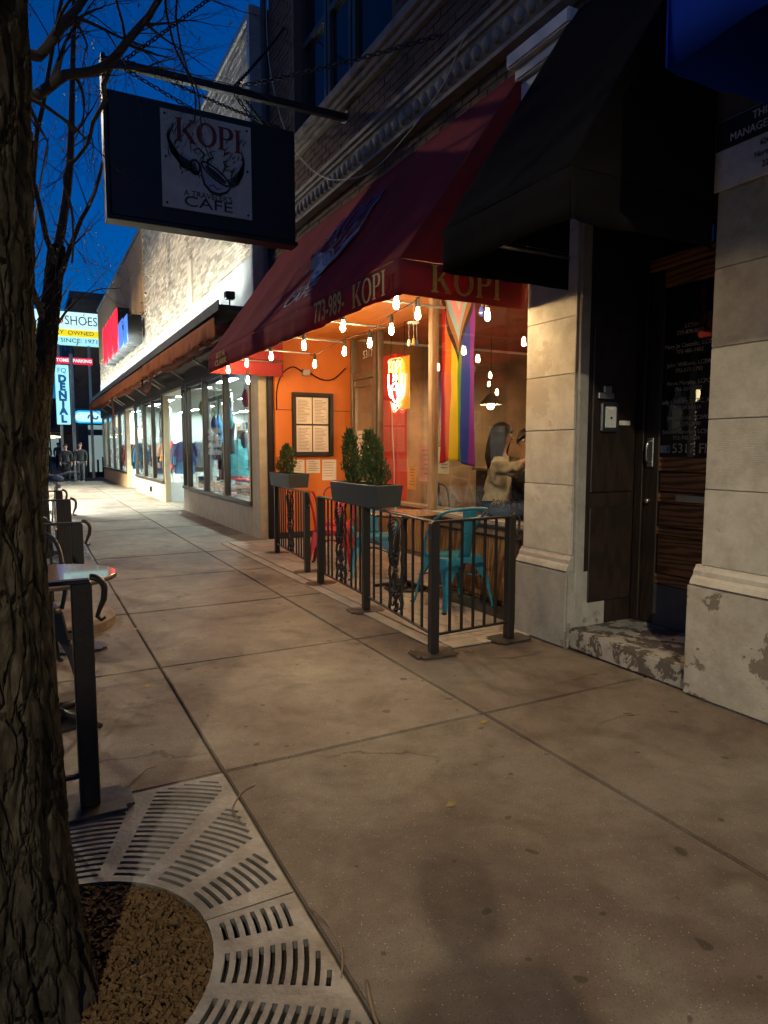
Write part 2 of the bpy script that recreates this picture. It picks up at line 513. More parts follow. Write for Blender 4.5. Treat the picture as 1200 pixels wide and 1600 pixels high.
M['conifer'] = mat('conifer_leaf', (.045, .085, .018), .7, 0, (.018, .04, .01), 30)
M['teal'] = mat('teal_powder_coat', (.028, .20, .30), .3, .15, (.02, .15, .23), 5, .04, 30, rvar=.1)
M['red_metal'] = mat('red_powder_coat', (.42, .012, .016), .32, .1, (.3, .01, .012), 5)
M['dark_chair'] = mat('black_powder_coat', (.016, .016, .018), .4, .2)
M['rubber'] = mat('black_rubber', (.012, .012, .012), .8)
M['tabletop'] = tabletop_mat('worn_tabletop')
M['stone'] = painted_stone('painted_stone', (.47, .445, .375), (.33, .30, .245), .60)
M['stone_sill'] = painted_stone('painted_plinth', (.44, .405, .335), (.17, .14, .105), .56, False, 3.5)
M['stone_grey'] = painted_stone('grey_plinth', (.33, .32, .29), (.20, .18, .15), .62, False, 3.0)
M['step'] = painted_stone('peeling_step', (.36, .335, .295), (.085, .07, .055), .50, False, 6.5)
M['brick'] = mat('dark_brick', (.125, .078, .056), .9, 0, (.08, .05, .037), 5, .4, 70, rand=.12, spec=.2)
M['mortar'] = mat('dark_mortar', (.10, .065, .05), .95)
M['trim'] = mat('grey_terracotta', (.24, .215, .19), .75, 0, (.13, .115, .10), 7, .3, 50)
M['sillstone'] = mat('brown_sill_stone', (.26, .2, .15), .8, 0, (.14, .1, .075), 6, .4, 40)
M['cap'] = mat('white_painted_capital', (.6, .58, .55), .6, 0, (.42, .4, .38), 6, .15)
M['red_awn'] = fabric('red_awning_cloth', (.27, .030, .030), (.18, .019, .020), .16, .85, 2)
M['black_awn'] = fabric('black_awning_cloth', (.012, .0105, .0095), (.007, .0065, .006), .0, .9, 3, .04)
M['blue_awn'] = fabric('blue_awning_cloth', (.003, .028, .30), (.002, .02, .22), .05, .85, 2, .05)
M['gold'] = mat('gold_lettering', (.56, .38, .08), .6, 0, (.28, .18, .04), 70)
M['white_print'] = mat('white_print', (.66, .66, .64), .6, 0, (.5, .5, .5), 20)
M['black_paint'] = mat('black_paint', (.008, .008, .008), .5)
M['print_black'] = mat('print_black', (.012, .012, .014), .6)
M['print_red'] = mat('print_red', (.15, .016, .016), .6)
M['print_grey'] = mat('print_grey', (.32, .33, .36), .6)
M['print_violet'] = mat('print_violet', (.10, .05, .16), .7)
M['poster'] = mat('sign_poster', (.44, .42, .36), .6, 0, (.33, .31, .27), 5)
M['orange'] = mat('orange_wall_paint', (.60, .165, .022), .55, 0, (.50, .13, .018), 2.5, .12, 40)
M['orange_soffit'] = mat('orange_soffit_paint', (.60, .21, .035), .6, 0, (.5, .165, .028), 3)
M['frame_alu'] = mat('bronze_frame', (.24, .20, .15), .4, .5, (.17, .14, .10), 8)
M['dark_frame'] = mat('dark_window_frame', (.06, .05, .042), .45, .3)
M['tan_frame'] = mat('tan_post', (.46, .38, .24), .5, .1, (.38, .31, .2), 6)
M['wood_shadowed'] = wood_mat('shadowed_oak', (.020, .010, .0055), (.010, .0055, .0035), .6, 'Z')  # near black: the doorway's shadow is put into the oak's colour
M['wood_door'] = wood_mat('oak_door', (.34, .16, .05), (.11, .046, .016), .35, 'Y')
M['wood_panel'] = wood_mat('bulkhead_wood', (.27, .15, .06), (.12, .06, .022), .45, 'Z')
M['wood_trim'] = mat('worn_wood_trim', (.30, .20, .12), .6, 0, (.18, .11, .06), 14, .2, stretch=(4, 4, .5))
M['kick'] = mat('grey_kick_plate', (.09, .095, .10), .5, .3, (.06, .06, .065), 8)
M['steel'] = mat('brushed_steel', (.5, .49, .46), .32, 1, (.4, .39, .37), 20)
M['glass'] = glass('window_glass', (.95, .97, .96), .9)
M['glass_dark'] = glass('door_glass', (.55, .57, .58), 1.5)
M['glass_sky'] = mat('upper_window_glass', (.012, .014, .018), .06, 0, (.01, .012, .015), 3, spec=.12)
M['door_text'] = mat('door_lettering', (.62, .55, .42), .6, 0, (.28, .25, .2), 20)
M['paper'] = mat('paper', (.72, .64, .54), .8, 0, (.66, .58, .48), 8)
M['paper_ink'] = mat('paper_ink', (.25, .17, .13), .8)
M['red_wall'] = mat('red_wall', (.55, .02, .012), .5, 0, (.45, .015, .01), 3)
M['room_wall'] = mat('cafe_wall', (.34, .19, .10), .7, 0, (.13, .08, .05), 2)
M['room_ceiling'] = mat('cafe_ceiling', (.36, .10, .055), .7, 0, (.16, .045, .03), 2)
M['room_floor'] = wood_mat('cafe_floor', (.22, .12, .06), (.1, .05, .025), .4, 'Y')
M['bulb'] = emit('warm_bulb', (1.0, .67, .32), 740)
M['bulb_in'] = emit('cafe_pendant_bulb', (1.0, .70, .38), 1150)
M['stone_joint'] = mat('stone_joint', (.42, .38, .31), .9)
M['socket'] = mat('bulb_socket', (.012, .011, .010), .6)
M['cable'] = mat('black_cable', (.006, .005, .005), .8, spec=.1)
M['wire_white'] = mat('grey_wire', (.4, .38, .35), .6)
M['skin'] = mat('skin', (.50, .29, .20), .55, 0, (.44, .25, .17), 12)
M['hair'] = mat('dark_hair', (.012, .008, .007), .6, 0, (.03, .02, .015), 40, .4, 90, stretch=(1, 1, .2))
M['sweater'] = mat('cream_sweater', (.42, .37, .28), .95, 0, (.30, .26, .19), 14, .8, 90, spec=.1)
M['black_cloth'] = mat('black_cloth', (.014, .014, .017), .85)
M['grey_cloth'] = mat('grey_trousers', (.10, .10, .115), .9)
M['denim'] = mat('blue_denim', (.05, .09, .19), .9)
# shop
M['shop_base'] = mat('shop_base_stone', (.42, .37, .28), .6, 0, (.32, .28, .2), 7, .2, rand=.08)
M['shop_brick'] = mat('buff_roman_brick', (.58, .50, .40), .85, 0, (.44, .35, .25), 3.5, .3, 60, rand=.34, spec=.2)
M['shop_mortar'] = mat('shop_mortar', (.17, .14, .105), .9)
M['shop_panel'] = mat('white_enamel_panel', (.56, .58, .56), .45, 0, (.46, .48, .46), 3, rand=.04)
M['shop_stucco'] = mat('tan_stucco', (.52, .32, .15), .85, 0, (.46, .28, .13), 3, .2)
M['canopy'] = mat('canopy_metal', (.20, .17, .12), .5, .4, (.12, .1, .07), 8)
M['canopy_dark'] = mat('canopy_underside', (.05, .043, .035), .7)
M['roll_cloth'] = fabric('brown_red_awning_roll', (.24, .075, .05), (.14, .04, .03), .1)
M['stripe_cloth'] = fabric('orange_awning_valance', (.42, .14, .05), (.3, .09, .03), .12)
M['led'] = emit('led_strip', (.82, 1.0, .95), 42)
M['shop_wall'] = mat('shop_inside_wall', (.70, .73, .70), .8, 0, (.64, .67, .64), 2)
M['shop_floor'] = mat('shop_floor', (.35, .34, .31), .4, 0, (.28, .27, .25), 4)
M['shop_light'] = emit('shop_ceiling_light', (.84, 1.0, .95), 180)
M['grey_metal'] = mat('galvanised_metal', (.42, .42, .41), .4, .8, (.32, .32, .31), 10)
M['neon_white'] = emit('neon_white', (1.0, .92, .78), 14)
M['neon_yellow'] = emit('neon_yellow', (1.0, .62, .10), 9)
M['neon_red'] = emit('neon_red', (1.0, .04, .015), 30)
M['neon_pink'] = emit('neon_pink', (1.0, .10, .25), 6)
M['neon_back'] = mat('neon_backing', (.62, .40, .03), .25, 0, (.5, .28, .02), 12, .3)
M['sign_red'] = emit('red_sign_face', (1.0, .012, .03), 2.6)
M['sign_blue'] = emit('blue_sign_face', (.10, .26, .95), .85)
M['sign_white'] = emit('lit_white_sign', (.66, 1.0, 1.0), 1.0)
M['sign_yellow'] = emit('lit_yellow_sign', (1.0, .78, .02), .95)
M['sign_cyan'] = emit('lit_cyan_sign', (.42, .95, 1.0), .95)
M['sign_redlit'] = emit('lit_red_sign', (1.0, .03, .08), .75)
M['sign_pill'] = emit('lit_blue_pill', (.02, .45, .95), 1.3)
M['ink_dark'] = mat('sign_ink_dark', (.01, .04, .06), .6)
M['ink_red'] = emit('sign_ink_red', (.75, .02, .03), .5)
M['ink_blue'] = emit('sign_ink_blue', (.01, .16, .42), .45)
M['warm_lit'] = emit('warm_lit_box', (1.0, .86, .58), 2.2)
M['warm_dim'] = emit('warm_lit_glow', (1.0, .55, .12), 1.0)
M['acorn'] = emit('lamp_globe', (1.0, .80, .42), 14)
M['far_brick'] = mat('far_brick', (.10, .065, .05), .85, 0, (.06, .04, .03), 4, .3, 30)
M['far_dark'] = mat('far_dark_panel', (.035, .032, .04), .6)
M['far_glass_lit'] = emit('far_lit_window', (.62, .82, .74), .30)
# ================================================================ ground
tag(MB().box(-400, 400, -300, 500, -.4, -.16).build('road', M['asphalt']), kind='structure')
sw = tag(MB().box(-1.2, 3.25, -6.6, 30.1, -.158, -.03).build('sidewalk', M['joint']), kind='structure')
tag(MB().box(-1.36, -1.204, -6.6, 30.1, -.159, -.002).build('kerb', M['kerb'], bevel=.02, seg=2), kind='structure')
CX = [-1.2, -.665, .665, 2.0, 3.19]
slab_me = {}
for k in range(-6, 18):
    y0 = 2.70 + 1.52 * k
    for c in range(4):
        if c == 1 and k in (-1, 4): continue          # tree pits
        if c != 1 and k == -1: continue               # one long slab beside the near pit
        w = CX[c + 1] - CX[c]
        ln = 3.04 if (c != 1 and k == -2) else 1.52
        if (c, ln) not in slab_me:
            mb = MB(); mb.box(0, w - .012, 0, ln - .016, -.10, 0)
            slab_me[(c, ln)] = mb.mesh('slab', .005, 2); slab_me[(c, ln)].materials.append(M['concrete'])
        o = bpy.data.objects.new('slab', slab_me[(c, ln)]); COL.objects.link(o); o.parent = sw
        o.location = (CX[c] + .006, y0 + .008, random.uniform(-.002, .002))
# far side of the alley
sw2 = tag(MB().box(-1.2, 2.2, 36.5, 120, -.158, -.02).build('sidewalk', M['joint']), kind='structure')
for k in range(9):
    for c in range(2):
        mb = MB().box(-1.19 + c * 1.7, .49 + c * 1.7, 36.52 + k * 3, 39.5 + k * 3, -.1, -.012)
        mb.build('slab', M['concrete'], sw2, bevel=.006)

# patio floor in front of the cafe
pf = tag(MB().box(2.47, 4.45, 3.80, 9.43, -.06, .002).build('patio_floor', M['joint']), kind='structure')
MB().box(2.36, 2.464, 3.70, 9.4, .003, .012).build('border_strip', M['strip'], pf, bevel=.003)
tile_me = MB().box(0, .242, 0, .242, .003, .014).mesh('tile', .003); tile_me.materials.append(M['tile'])
for i in range(8):
    for j in range(23):
        x = 2.48 + i * .25; y = 3.70 + j * .25
        if x > 3.2 and y < 5.45: continue
        if x + .25 > 4.45: continue
        o = bpy.data.objects.new('tile', tile_me); COL.objects.link(o); o.parent = pf
        o.location = (x, y, random.uniform(-.001, .001))

# ---------------------------------------------------------------- tree grates
def slots(cx, cy, xa, xb, ya, yb, r0, rot):
    out = []
    for sct in range(0, 18):
        a0 = rot + sct * 20 + 1.7; a1 = rot + (sct + 1) * 20 - 1.7
        r = r0 + .035
        while r < 1.25:
            inset = math.degrees(.012 / r)
            ok = []
            n = 20
            for i in range(n + 1):
                a = R(a0 + inset + (a1 - a0 - 2 * inset) * i / n)
                x, y = cx + r * math.cos(a), cy + r * math.sin(a)
                if xa + .03 < x < xb - .03 and ya + .022 < y < yb - .022: ok.append(a)
            if len(ok) >= 6:
                h = .0068
                outer = [(cx + (r + h) * math.cos(a), cy + (r + h) * math.sin(a)) for a in ok]
                inner = [(cx + (r - h) * math.cos(a), cy + (r - h) * math.sin(a)) for a in reversed(ok)]
                out.append(outer + inner)
            r += .030
    return out

def grate(cx, cy, x0, x1, y0, y1, ym, label, r0=.395):
    g = thing('tree_grate', label, 'tree grate', (cx, cy, 0), 'tree grates in the pavement')
    # far half and near half: rectangle with a bite of circle
    for (ya, yb, far) in ((ym + .003, y1 - .008, True), (y0 + .008, ym - .003, False)):
        ang = math.degrees(math.asin(max(-1, min(1, ((ya if far else yb) - cy) / r0))))
        if far:
            lp = [(x0 + .006, ya), (x0 + .006, yb), (x1 - .006, yb), (x1 - .006, ya)] + arc(cx, cy, r0, ang, 180 - ang, 28)
        else:
            lp = [(x1 - .006, yb), (x1 - .006, ya), (x0 + .006, ya), (x0 + .006, yb)] + arc(cx, cy, r0, 180 - ang, 360 + ang, 28)[1:-1] + [(cx + math.sqrt(r0 ** 2 - (yb - cy) ** 2), yb)]
        fill_shape('grate_half', [lp] + slots(cx, cy, x0, x1, ya, yb, r0, 8), ((0, 0, -.012), (1, 0, 0), (0, 1, 0)), .022, M['grate'], g)
    fr = MB()
    for a, b, c, d in ((x0, x1, y0, y0 + .007), (x0, x1, y1 - .007, y1), (x0, x0 + .005, y0 + .007, y1 - .007), (x1 - .005, x1, y0 + .007, y1 - .007)):
        fr.box(a, b, c, d, -.1, -.006)
    fr.build('frame', M['iron'], g)
    return g
grate(0, 1.8, -.665, .665, 1.18, 2.70, 1.84, 'worn cast iron tree grate with curved slots in the foreground')
grate(0, 9.5, -.665, .665, 8.78, 10.30, 9.54, 'tree grate shining behind the kerbside railings')
tag(MB().box(-.66, .66, 1.19, 2.69, -.12, -.028).build('planting_soil', M['soil']), kind='structure')
tag(MB().box(-.66, .66, 8.79, 10.29, -.12, -.028).build('planting_soil', M['soil']), kind='structure')
mb = MB()
for i in range(9500):
    a = random.uniform(0, 2 * math.pi); r = .41 * math.sqrt(random.random())
    c = Vector((r * math.cos(a), 1.8 + r * math.sin(a), -.016 + random.uniform(-.012, .010)))
    L = random.uniform(.003, .012); w = L * random.uniform(.3, .6)
    q = Matrix.Rotation(random.uniform(0, 6.3), 3, 'Z') @ Matrix.Rotation(random.uniform(-.5, .5), 3, 'X') @ Matrix.Rotation(random.uniform(-.4, .4), 3, 'Y')
    mb.obox(c, q @ Vector((L, 0, 0)), q @ Vector((0, w, 0)), q @ Vector((0, 0, .0025)))
ch = mb.build('wood_chips', M['chip'])
tag(ch, 'tan wood chip mulch inside the tree grate', 'mulch', kind='stuff')

# fallen twigs and litter
def twig(p, ang, L, bend, label, r=.0022, z=.004):
    pts = []
    a = R(ang)
    x, y = p
    for i in range(9):
        pts.append((x, y, z + .004 * math.sin(i * 1.3)))
        x += math.cos(a) * L / 8; y += math.sin(a) * L / 8; a += R(bend) / 8
    tag(MB().tube(pts, [r] * 8 + [r * .4], 5).build('fallen_twig', M['twig'], smooth=True), label, 'twig', 'fallen twigs on the pavement')
twig((.745, 2.52), 205, .32, 95, 'curved dry twig beside the far right corner of the foreground grate', .003)
twig((.67, 1.75), 292, .30, -60, 'curved dry twig lying along the near grate edge', .0035)
twig((.70, 1.42), 250, .28, 30, 'brown twig bunched against the grate near the bottom edge', .005)
twig((2.35, 2.30), 20, .36, -40, 'long thin twig on the right slab below the stone step', .0025)
twig((2.62, 2.86), 8, .34, -15, 'thin twig close to the front of the stone step', .0022)
twig((2.55, 3.42), -20, .42, 30, 'thin twig between the two black fence base plates', .0035)
twig((.30, 2.74), 70, .2, -50, 'pale stem sticking up beside the kerbside post plate', .0022)
twig((.22, 2.05), 40, .22, 60, 'thin stem lying across the wood chips', .0022, -.02)
twig((.16, 1.72), 15, .24, -70, 'dry stem curling on the mulch near the trunk', .0025, -.02)
for i, (x, y, lab) in enumerate(((.62, 5.2, 'small pale leaf on the pavement left of the long joint'), (.5, 3.9, 'small dry leaf near the kerbside rail'), (1.33, 2.03, 'oval pale leaf on the middle slab'), (1.9, 2.6, 'tiny leaf on the slab near the joint crossing'))):
    mb = MB()
    mb.add([(x, y, .004), (x + .03, y + .012, .012), (x + .065, y + .01, .005), (x + .034, y - .012, .006)], [(0, 3, 1), (1, 3, 2)])
    tag(mb.build('fallen_leaf', M['leaf']), lab, 'leaf', 'fallen leaves')

# ================================================================ cafe building
W = 3.19
B = thing('brick_building', 'dark brick corner building above the red and black awnings', 'building', (W + .3, 5, 0))
mb = MB()
mb.box(3.199, 3.6, -3, 9.45, 2.98, 5.2)
mb.box(3.199, 3.6, -3, 5.9, 5.2, 9.2)
mb.box(3.199, 3.6, 8.5, 9.45, 5.2, 9.2)
mb.box(3.199, 3.6, 5.9, 8.5, 7.6, 9.2)
mb.build('wall', M['mortar'], B)
# bricks: nearest as single pieces, the rest as one
brk = []
row = 0
z = 3.30
while z < 8.2:
    y = 1.6 + (.11 if row % 2 else 0)
    while y < 9.42:
        y1 = min(y + .21, 9.447)
        hid = (4.14 < z + .03 < 4.46) or (5.02 < z + .03 < 5.22) or (5.2 < z < 7.62 and y1 > 5.84 and y < 8.56)
        hid = hid or (z < 4.05 and 3.30 < y < 3.95) or (z < 3.85 and 2.2 < y < 8.9)
        if not hid and y1 - y > .05: brk.append((y, y1, z))
        y += .222
    z += .0765; row += 1
brk.sort(key=lambda b: (b[0] - .3) ** 2 * .8 + (b[2] - 2.5) ** 2 + abs(b[0] - 5.2) * 2)
bme = MB().box(-.034, 0, 0, .21, 0, .066).mesh('brick', .004); bme.materials.append(M['brick'])
mb = MB()
for i, (y, y1, z) in enumerate(brk):
    if i < 300 and y1 - y > .2:
        o = bpy.data.objects.new('brick', bme); COL.objects.link(o); o.parent = B
        o.location = Vector((3.225 + random.uniform(-.003, .003), y, z)) - B.location
    else:
        d = random.uniform(-.003, .003)
        mb.box(3.191 + d, 3.227, y, y1, z, z + .066)
o = mb.build('brick_courses', M['brick'], B); tag(o, kind='stuff')
# egg and dart belt
cr = MB()
prof = [(3.19, 4.15), (3.10, 4.16), (3.095, 4.19), (3.13, 4.20), (3.10, 4.24), (3.085, 4.33), (3.07, 4.36), (3.05, 4.365), (3.045, 4.40), (3.02, 4.405), (3.015, 4.44), (3.19, 4.455)]
cr.prism([(a, b) for a, b in prof], ((0, 9.44, 0), (1, 0, 0), (0, 0, 1)), 11.4)
cn = cr.build('belt_moulding', M['trim'], B)
egg = MB().ball((0, 0, 0), (.035, .042, .058), 10, 7).mesh('egg_ornament'); egg.materials.append(M['trim'])
egg.polygons.foreach_set('use_smooth', [True] * len(egg.polygons))
for i in range(54):
    o = bpy.data.objects.new('egg_ornament', egg); COL.objects.link(o); o.parent = cn
    o.location = Vector((3.092, 9.38 - i * .125, 4.285)) - B.location
# sill course and upper windows
sl = MB(); sl.box(3.07, 3.23, 1.5, 9.44, 5.10, 5.195); sl.box(3.11, 3.23, 1.5, 9.44, 5.035, 5.10); sl.box(3.14, 3.23, 1.5, 9.44, 4.98, 5.035)
sl.build('sill_course', M['sillstone'], B, bevel=.008)
for (ya, yb) in ((5.9, 6.98), (7.02, 7.66), (7.70, 8.5)):
    wf = MB()
    wf.box(3.30, 3.38, ya, ya + .07, 5.21, 7.6); wf.box(3.30, 3.38, yb - .07, yb, 5.21, 7.6)
    wf.box(3.30, 3.38, ya + .07, yb - .07, 5.21, 5.29); wf.box(3.30, 3.38, ya + .07, yb - .07, 6.35, 6.42)
    f = wf.build('window', M['dark_frame'], B)
    MB().box(3.345, 3.352, ya + .07, yb - .07, 5.29, 7.6).build('pane', M['glass_sky'], f)
MB().box(3.5, 3.55, 5.85, 8.55, 5.15, 7.7).build('room_shade', M['black_paint'], B)
# roof cornice far above
MB().box(3.0, 3.6, -3, 9.45, 8.95, 9.2).build('cornice', M['sillstone'], B, bevel=.02)
# drain pipe at the party wall
MB().tube([(3.14, 9.49, .02), (3.14, 9.49, 7.8)], .05, 12).build('downpipe', M['far_dark'], B, smooth=True)

# white painted capital between the awnings
cp = MB()
for (x, y0, y1, z0, z1) in ((3.02, 3.32, 3.93, 3.93, 4.03), (3.07, 3.36, 3.90, 3.85, 3.93), (3.11, 3.38, 3.88, 3.72, 3.85), (3.13, 3.36, 3.90, 3.67, 3.72), (3.16, 3.38, 3.87, 2.98, 3.67)):
    cp.box(x, 3.23, y0, y1, z0, z1)
cp.build('capital', M['cap'], B, bevel=.012, seg=2)

# ---- stone pilasters with block joints
def pilaster(y0, y1, zs, ya, zp, label, mplinth):
    P = thing('stone_pilaster', label, 'pilaster', (W, (y0 + y1) / 2, 0))
    MB().box(3.215, 3.50, y0 + .012, y1 - .012, 0, 3.0).build('core', M['stone_joint'], P)
    for i in range(len(zs) - 1):
        MB().box(3.19 + random.uniform(-.002, .002), 3.46, y0, y1, zs[i] + .0015, zs[i + 1] - .0015).build('stone_block', M['stone'], P, bevel=.003, seg=2)
    mb = MB().box(3.135, 3.5, y0 - ya, y1 + ya, 0.0, zp - .10)
    mb.build('plinth', mplinth, P, bevel=.014, seg=2)
    mb = MB()
    mb.prism([(3.135, zp - .098), (3.150, zp - .07), (3.165, zp - .055), (3.168, zp - .03), (3.180, zp - .012), (3.184, zp), (3.5, zp), (3.5, zp - .098)], ((0, y1 + ya * .6, 0), (1, 0, 0), (0, 0, 1)), y1 - y0 + ya * 1.2)
    mb.build('base_moulding', M['stone'] if mplinth is not M['stone_grey'] else M['stone_grey'], P)
    return P
pilaster(3.36, 3.85, [.63, 1.10, 1.47, 1.84, 2.21, 2.58, 2.98], .025, .63, 'pale painted stone pilaster between the cafe window and the wooden door', M['stone_grey'])
pilaster(-.9, 2.37, [.72, 1.13, 1.50, 1.87, 2.27, 2.67, 2.98], .05, .72, 'cream painted stone pier right of the wooden door with flaking paint', M['stone_sill'])

# property notice on the right pier
N = thing('property_notice', 'black and white property management notice on the right stone pier', 'sign', (3.18, 2.0, 2.82))
MB().box(3.172, 3.184, 1.66, 2.385, 2.65, 2.99).build('board', M['white_print'], N, bevel=.004)
MB().box(3.169, 3.1705, 1.668, 2.378, 2.845, 2.985).build('header_band', M['print_black'], N)
for s_, sz, zc, mm in (('THIS PROPERTY', .052, 2.948, 'white_print'), ('MANAGED BY 5317 CLARK', .052, 2.888, 'white_print'), ('626 Anthony Trail', .036, 2.806, 'print_black'), ('Northbrook, IL 60062', .036, 2.756, 'print_black'), ('224-723-5440', .042, 2.702, 'print_black')):
    text('lettering', s_, sz, ((3.167, 2.02, zc), FX, UP), M[mm], N, sx=.9)

# ---------------------------------------------------------------- entry with oak door
MB_step = MB().box(3.17, 3.80, 2.375, 3.352, 0.002, .14)
tag(MB_step.build('stone_step', M['step'], bevel=.012, seg=2), 'stone step with badly peeling white paint below the oak door', 'step')
E_ = thing('entry_surround', 'oak panelling lining the recessed doorway, its shadow put into the colour', 'doorway', (3.6, 3.3, .14))
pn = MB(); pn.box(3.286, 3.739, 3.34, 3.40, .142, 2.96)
pn.build('side_panel', M['wood_shadowed'], E_)
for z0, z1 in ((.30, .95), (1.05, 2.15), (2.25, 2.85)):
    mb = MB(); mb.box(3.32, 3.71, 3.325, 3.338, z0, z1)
    mb.build('raised_panel', M['wood_shadowed'], E_, bevel=.01)
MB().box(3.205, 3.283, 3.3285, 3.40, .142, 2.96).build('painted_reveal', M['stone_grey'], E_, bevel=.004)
MB().box(3.74, 3.84, 3.27, 3.338, .142, 2.96).build('jamb', M['wood_shadowed'], E_, bevel=.004)
MB().box(3.74, 3.84, 2.30, 2.38, .142, 2.96).build('jamb', M['wood_shadowed'], E_, bevel=.004)
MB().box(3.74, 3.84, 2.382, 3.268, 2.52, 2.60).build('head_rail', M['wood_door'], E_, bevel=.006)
MB().box(3.72, 3.86, 2.382, 3.268, 2.75, 2.96).build('head_panel', M['wood_shadowed'], E_)
MB().box(3.20, 3.86, 2.30, 3.40, 2.962, 2.99).build('soffit', M['wood_shadowed'], E_)
MB().box(3.79, 3.80, 2.384, 3.266, 2.602, 2.748).build('transom_pane', M['glass_dark'], E_)
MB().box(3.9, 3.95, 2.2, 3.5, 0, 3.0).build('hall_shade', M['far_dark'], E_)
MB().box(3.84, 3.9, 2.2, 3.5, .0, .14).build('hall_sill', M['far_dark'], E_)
D = thing('oak_door', 'oak entrance door with lettered glass and grey kick plate', 'door', (3.77, 2.83, .14))
y0, y1 = 2.385, 3.265
MB().box(3.755, 3.80, y1 - .115, y1, .145, 2.515).build('stile', M['wood_shadowed'], D, bevel=.005)
MB().box(3.755, 3.80, y0, y0 + .115, .145, 2.515).build('stile', M['wood_shadowed'], D, bevel=.005)
for z0, z1 in ((2.40, 2.515), (1.195, 1.29), (.985, 1.055), (.77, .82), (.43, .50)):
    MB().box(3.755, 3.80, y0 + .116, y1 - .116, z0, z1).build('rail', M['wood_door'], D, bevel=.004)
for z0, z1 in ((1.056, 1.194), (.821, .984), (.501, .769)):
    MB().box(3.768, 3.79, y0 + .117, y1 - .117, z0 + .001, z1 - .001).build('panel', M['wood_door'], D, bevel=.008)
MB().box(3.749, 3.80, y0 + .117, y1 - .117, .146, .429).build('kick_plate', M['kick'], D, bevel=.003)
pane = MB().box(3.772, 3.778, y0 + .117, y1 - .117, 1.292, 2.398).build('glass_pane', M['glass_dark'], D)
MB().box(3.749, 3.754, 2.62, 3.0, 1.0, 1.045).build('mail_slot', M['steel'], D, bevel=.003)
lines = [(2.13, ', LCSW', '773-878-8661'), (2.01, 'Mary Jo Costello, LCSW', '773-486-1403'), (1.89, 'John Williams, LCSW', '773-573-1792'), (1.77, 'Nora Murphy, LCPC', '781-264-6422'), (1.65, 'Sally Lindberg, LCPC, ATR', '312-242-0616'), (1.545, 'Jen Garrido, LCSW', '773-275-2090'), (1.455, 'Simone Gourley, LCSW', '773-742-5434')]
for z, a, b in lines:
    text('lettering', a, .038, ((3.770, 2.955, z), FX, UP), M['door_text'], pane, depth=.0006)
    text('lettering', b, .036, ((3.770, 2.955, z - .04), FX, UP), M['door_text'], pane, depth=.0006)
text('lettering', '5317 Floor 2', .088, ((3.770, 3.06, 1.345), FX, UP), M['door_text'], pane, align='LEFT', depth=.0006)
st = MB().box(3.769, 3.771, 3.075, 3.148, 1.318, 1.366).build('sticker', M['print_grey'], pane)
MB().box(3.767, 3.7685, 3.08, 3.10, 1.328, 1.358).build('sticker_mark', M['denim'], pane)
lk = MB(); lk.box(3.738, 3.754, 3.185, 3.235, 1.22, 1.42); lk.build('lock_plate', M['steel'], D, bevel=.004)
mb = MB(); mb.tube([(3.754, 3.21, 1.40), (3.715, 3.21, 1.395), (3.705, 3.21, 1.36), (3.705, 3.21, 1.28), (3.72, 3.21, 1.255), (3.754, 3.21, 1.25)], .009, 8)
mb.build('handle', M['steel'], D, smooth=True)
MB().ball((3.735, 3.215, .99), .021, 12, 8).build('knob', M['steel'], D, smooth=True)
# intercom
I = thing('intercom', 'silver intercom box on the dark doorway panel', 'intercom', (3.48, 3.32, 1.55))
mb = MB(); mb.box(3.375, 3.535, 3.300, 3.322, 1.455, 1.655); mb.build('bezel', M['steel'], I, bevel=.012, seg=2)
MB().box(3.405, 3.505, 3.294, 3.2995, 1.485, 1.625).build('face_plate', M['shop_panel'], I, bevel=.003)
MB().lathe([(.007, 0), (.007, -.006)], (3.455, 3.2935, 1.55), 10, 'Y').build('button', M['print_black'], I)
MB().box(3.43, 3.48, 3.291, 3.2938, 1.60, 1.615).build('name_slot', M['paper'], I)
MB().box(3.35, 3.49, 3.302, 3.322, 1.675, 1.715).build('conduit_box', M['grey_metal'], I, bevel=.004)
MB().box(3.40, 3.47, 3.304, 3.322, 1.715, 1.76).build('conduit_cover', M['grey_metal'], I, bevel=.004)
tag(MB().box(3.56, 3.66, 3.318, 3.3235, 1.505, 1.535).build('bell_label', M['white_print']), 'small white bell label beside the intercom', 'label')

# ---------------------------------------------------------------- cafe shopfront
S = thing('cafe_shopfront', 'warmly lit cafe shopfront under the red awning', 'shopfront', (3.6, 6.5, 0))
MB().box(3.52, 3.60, 3.86, 5.66, .014, .70).build('bulkhead', M['wood_panel'], S)
for i in range(9):
    a = 3.87 + i * .198
    MB().box(3.498, 3.519, a, a + .188, .05, .66).build('plank', M['wood_panel'], S, bevel=.006)
MB().box(3.40, 3.62, 3.86, 5.68, .70, .745).build('sill', M['trim'], S, bevel=.012, seg=2)
MB().box(3.46, 3.50, 3.86, 5.64, .61, .70).build('sill_moulding', M['wood_trim'], S, bevel=.008)
f = MB().box(3.47, 3.55, 5.585, 5.655, .746, 2.98).build('corner_post', M['wood_trim'], S, bevel=.006)
MB().box(3.47, 3.55, 3.852, 3.90, .746, 2.98).build('side_post', M['wood_trim'], S, bevel=.006)
MB().box(3.46, 3.56, 3.90, 5.585, 2.78, 2.98).build('header', M['wood_trim'], S, bevel=.006)
pane2 = MB().box(3.505, 3.511, 3.901, 5.584, .746, 2.779).build('display_pane', M['glass'], S)
MB().box(3.551, 4.40, 5.60, 5.606, .746, 2.98).build('return_pane', M['glass'], S)
MB().box(3.60, 4.42, 5.585, 5.655, .014, .745).build('return_bulkhead', M['wood_panel'], S)
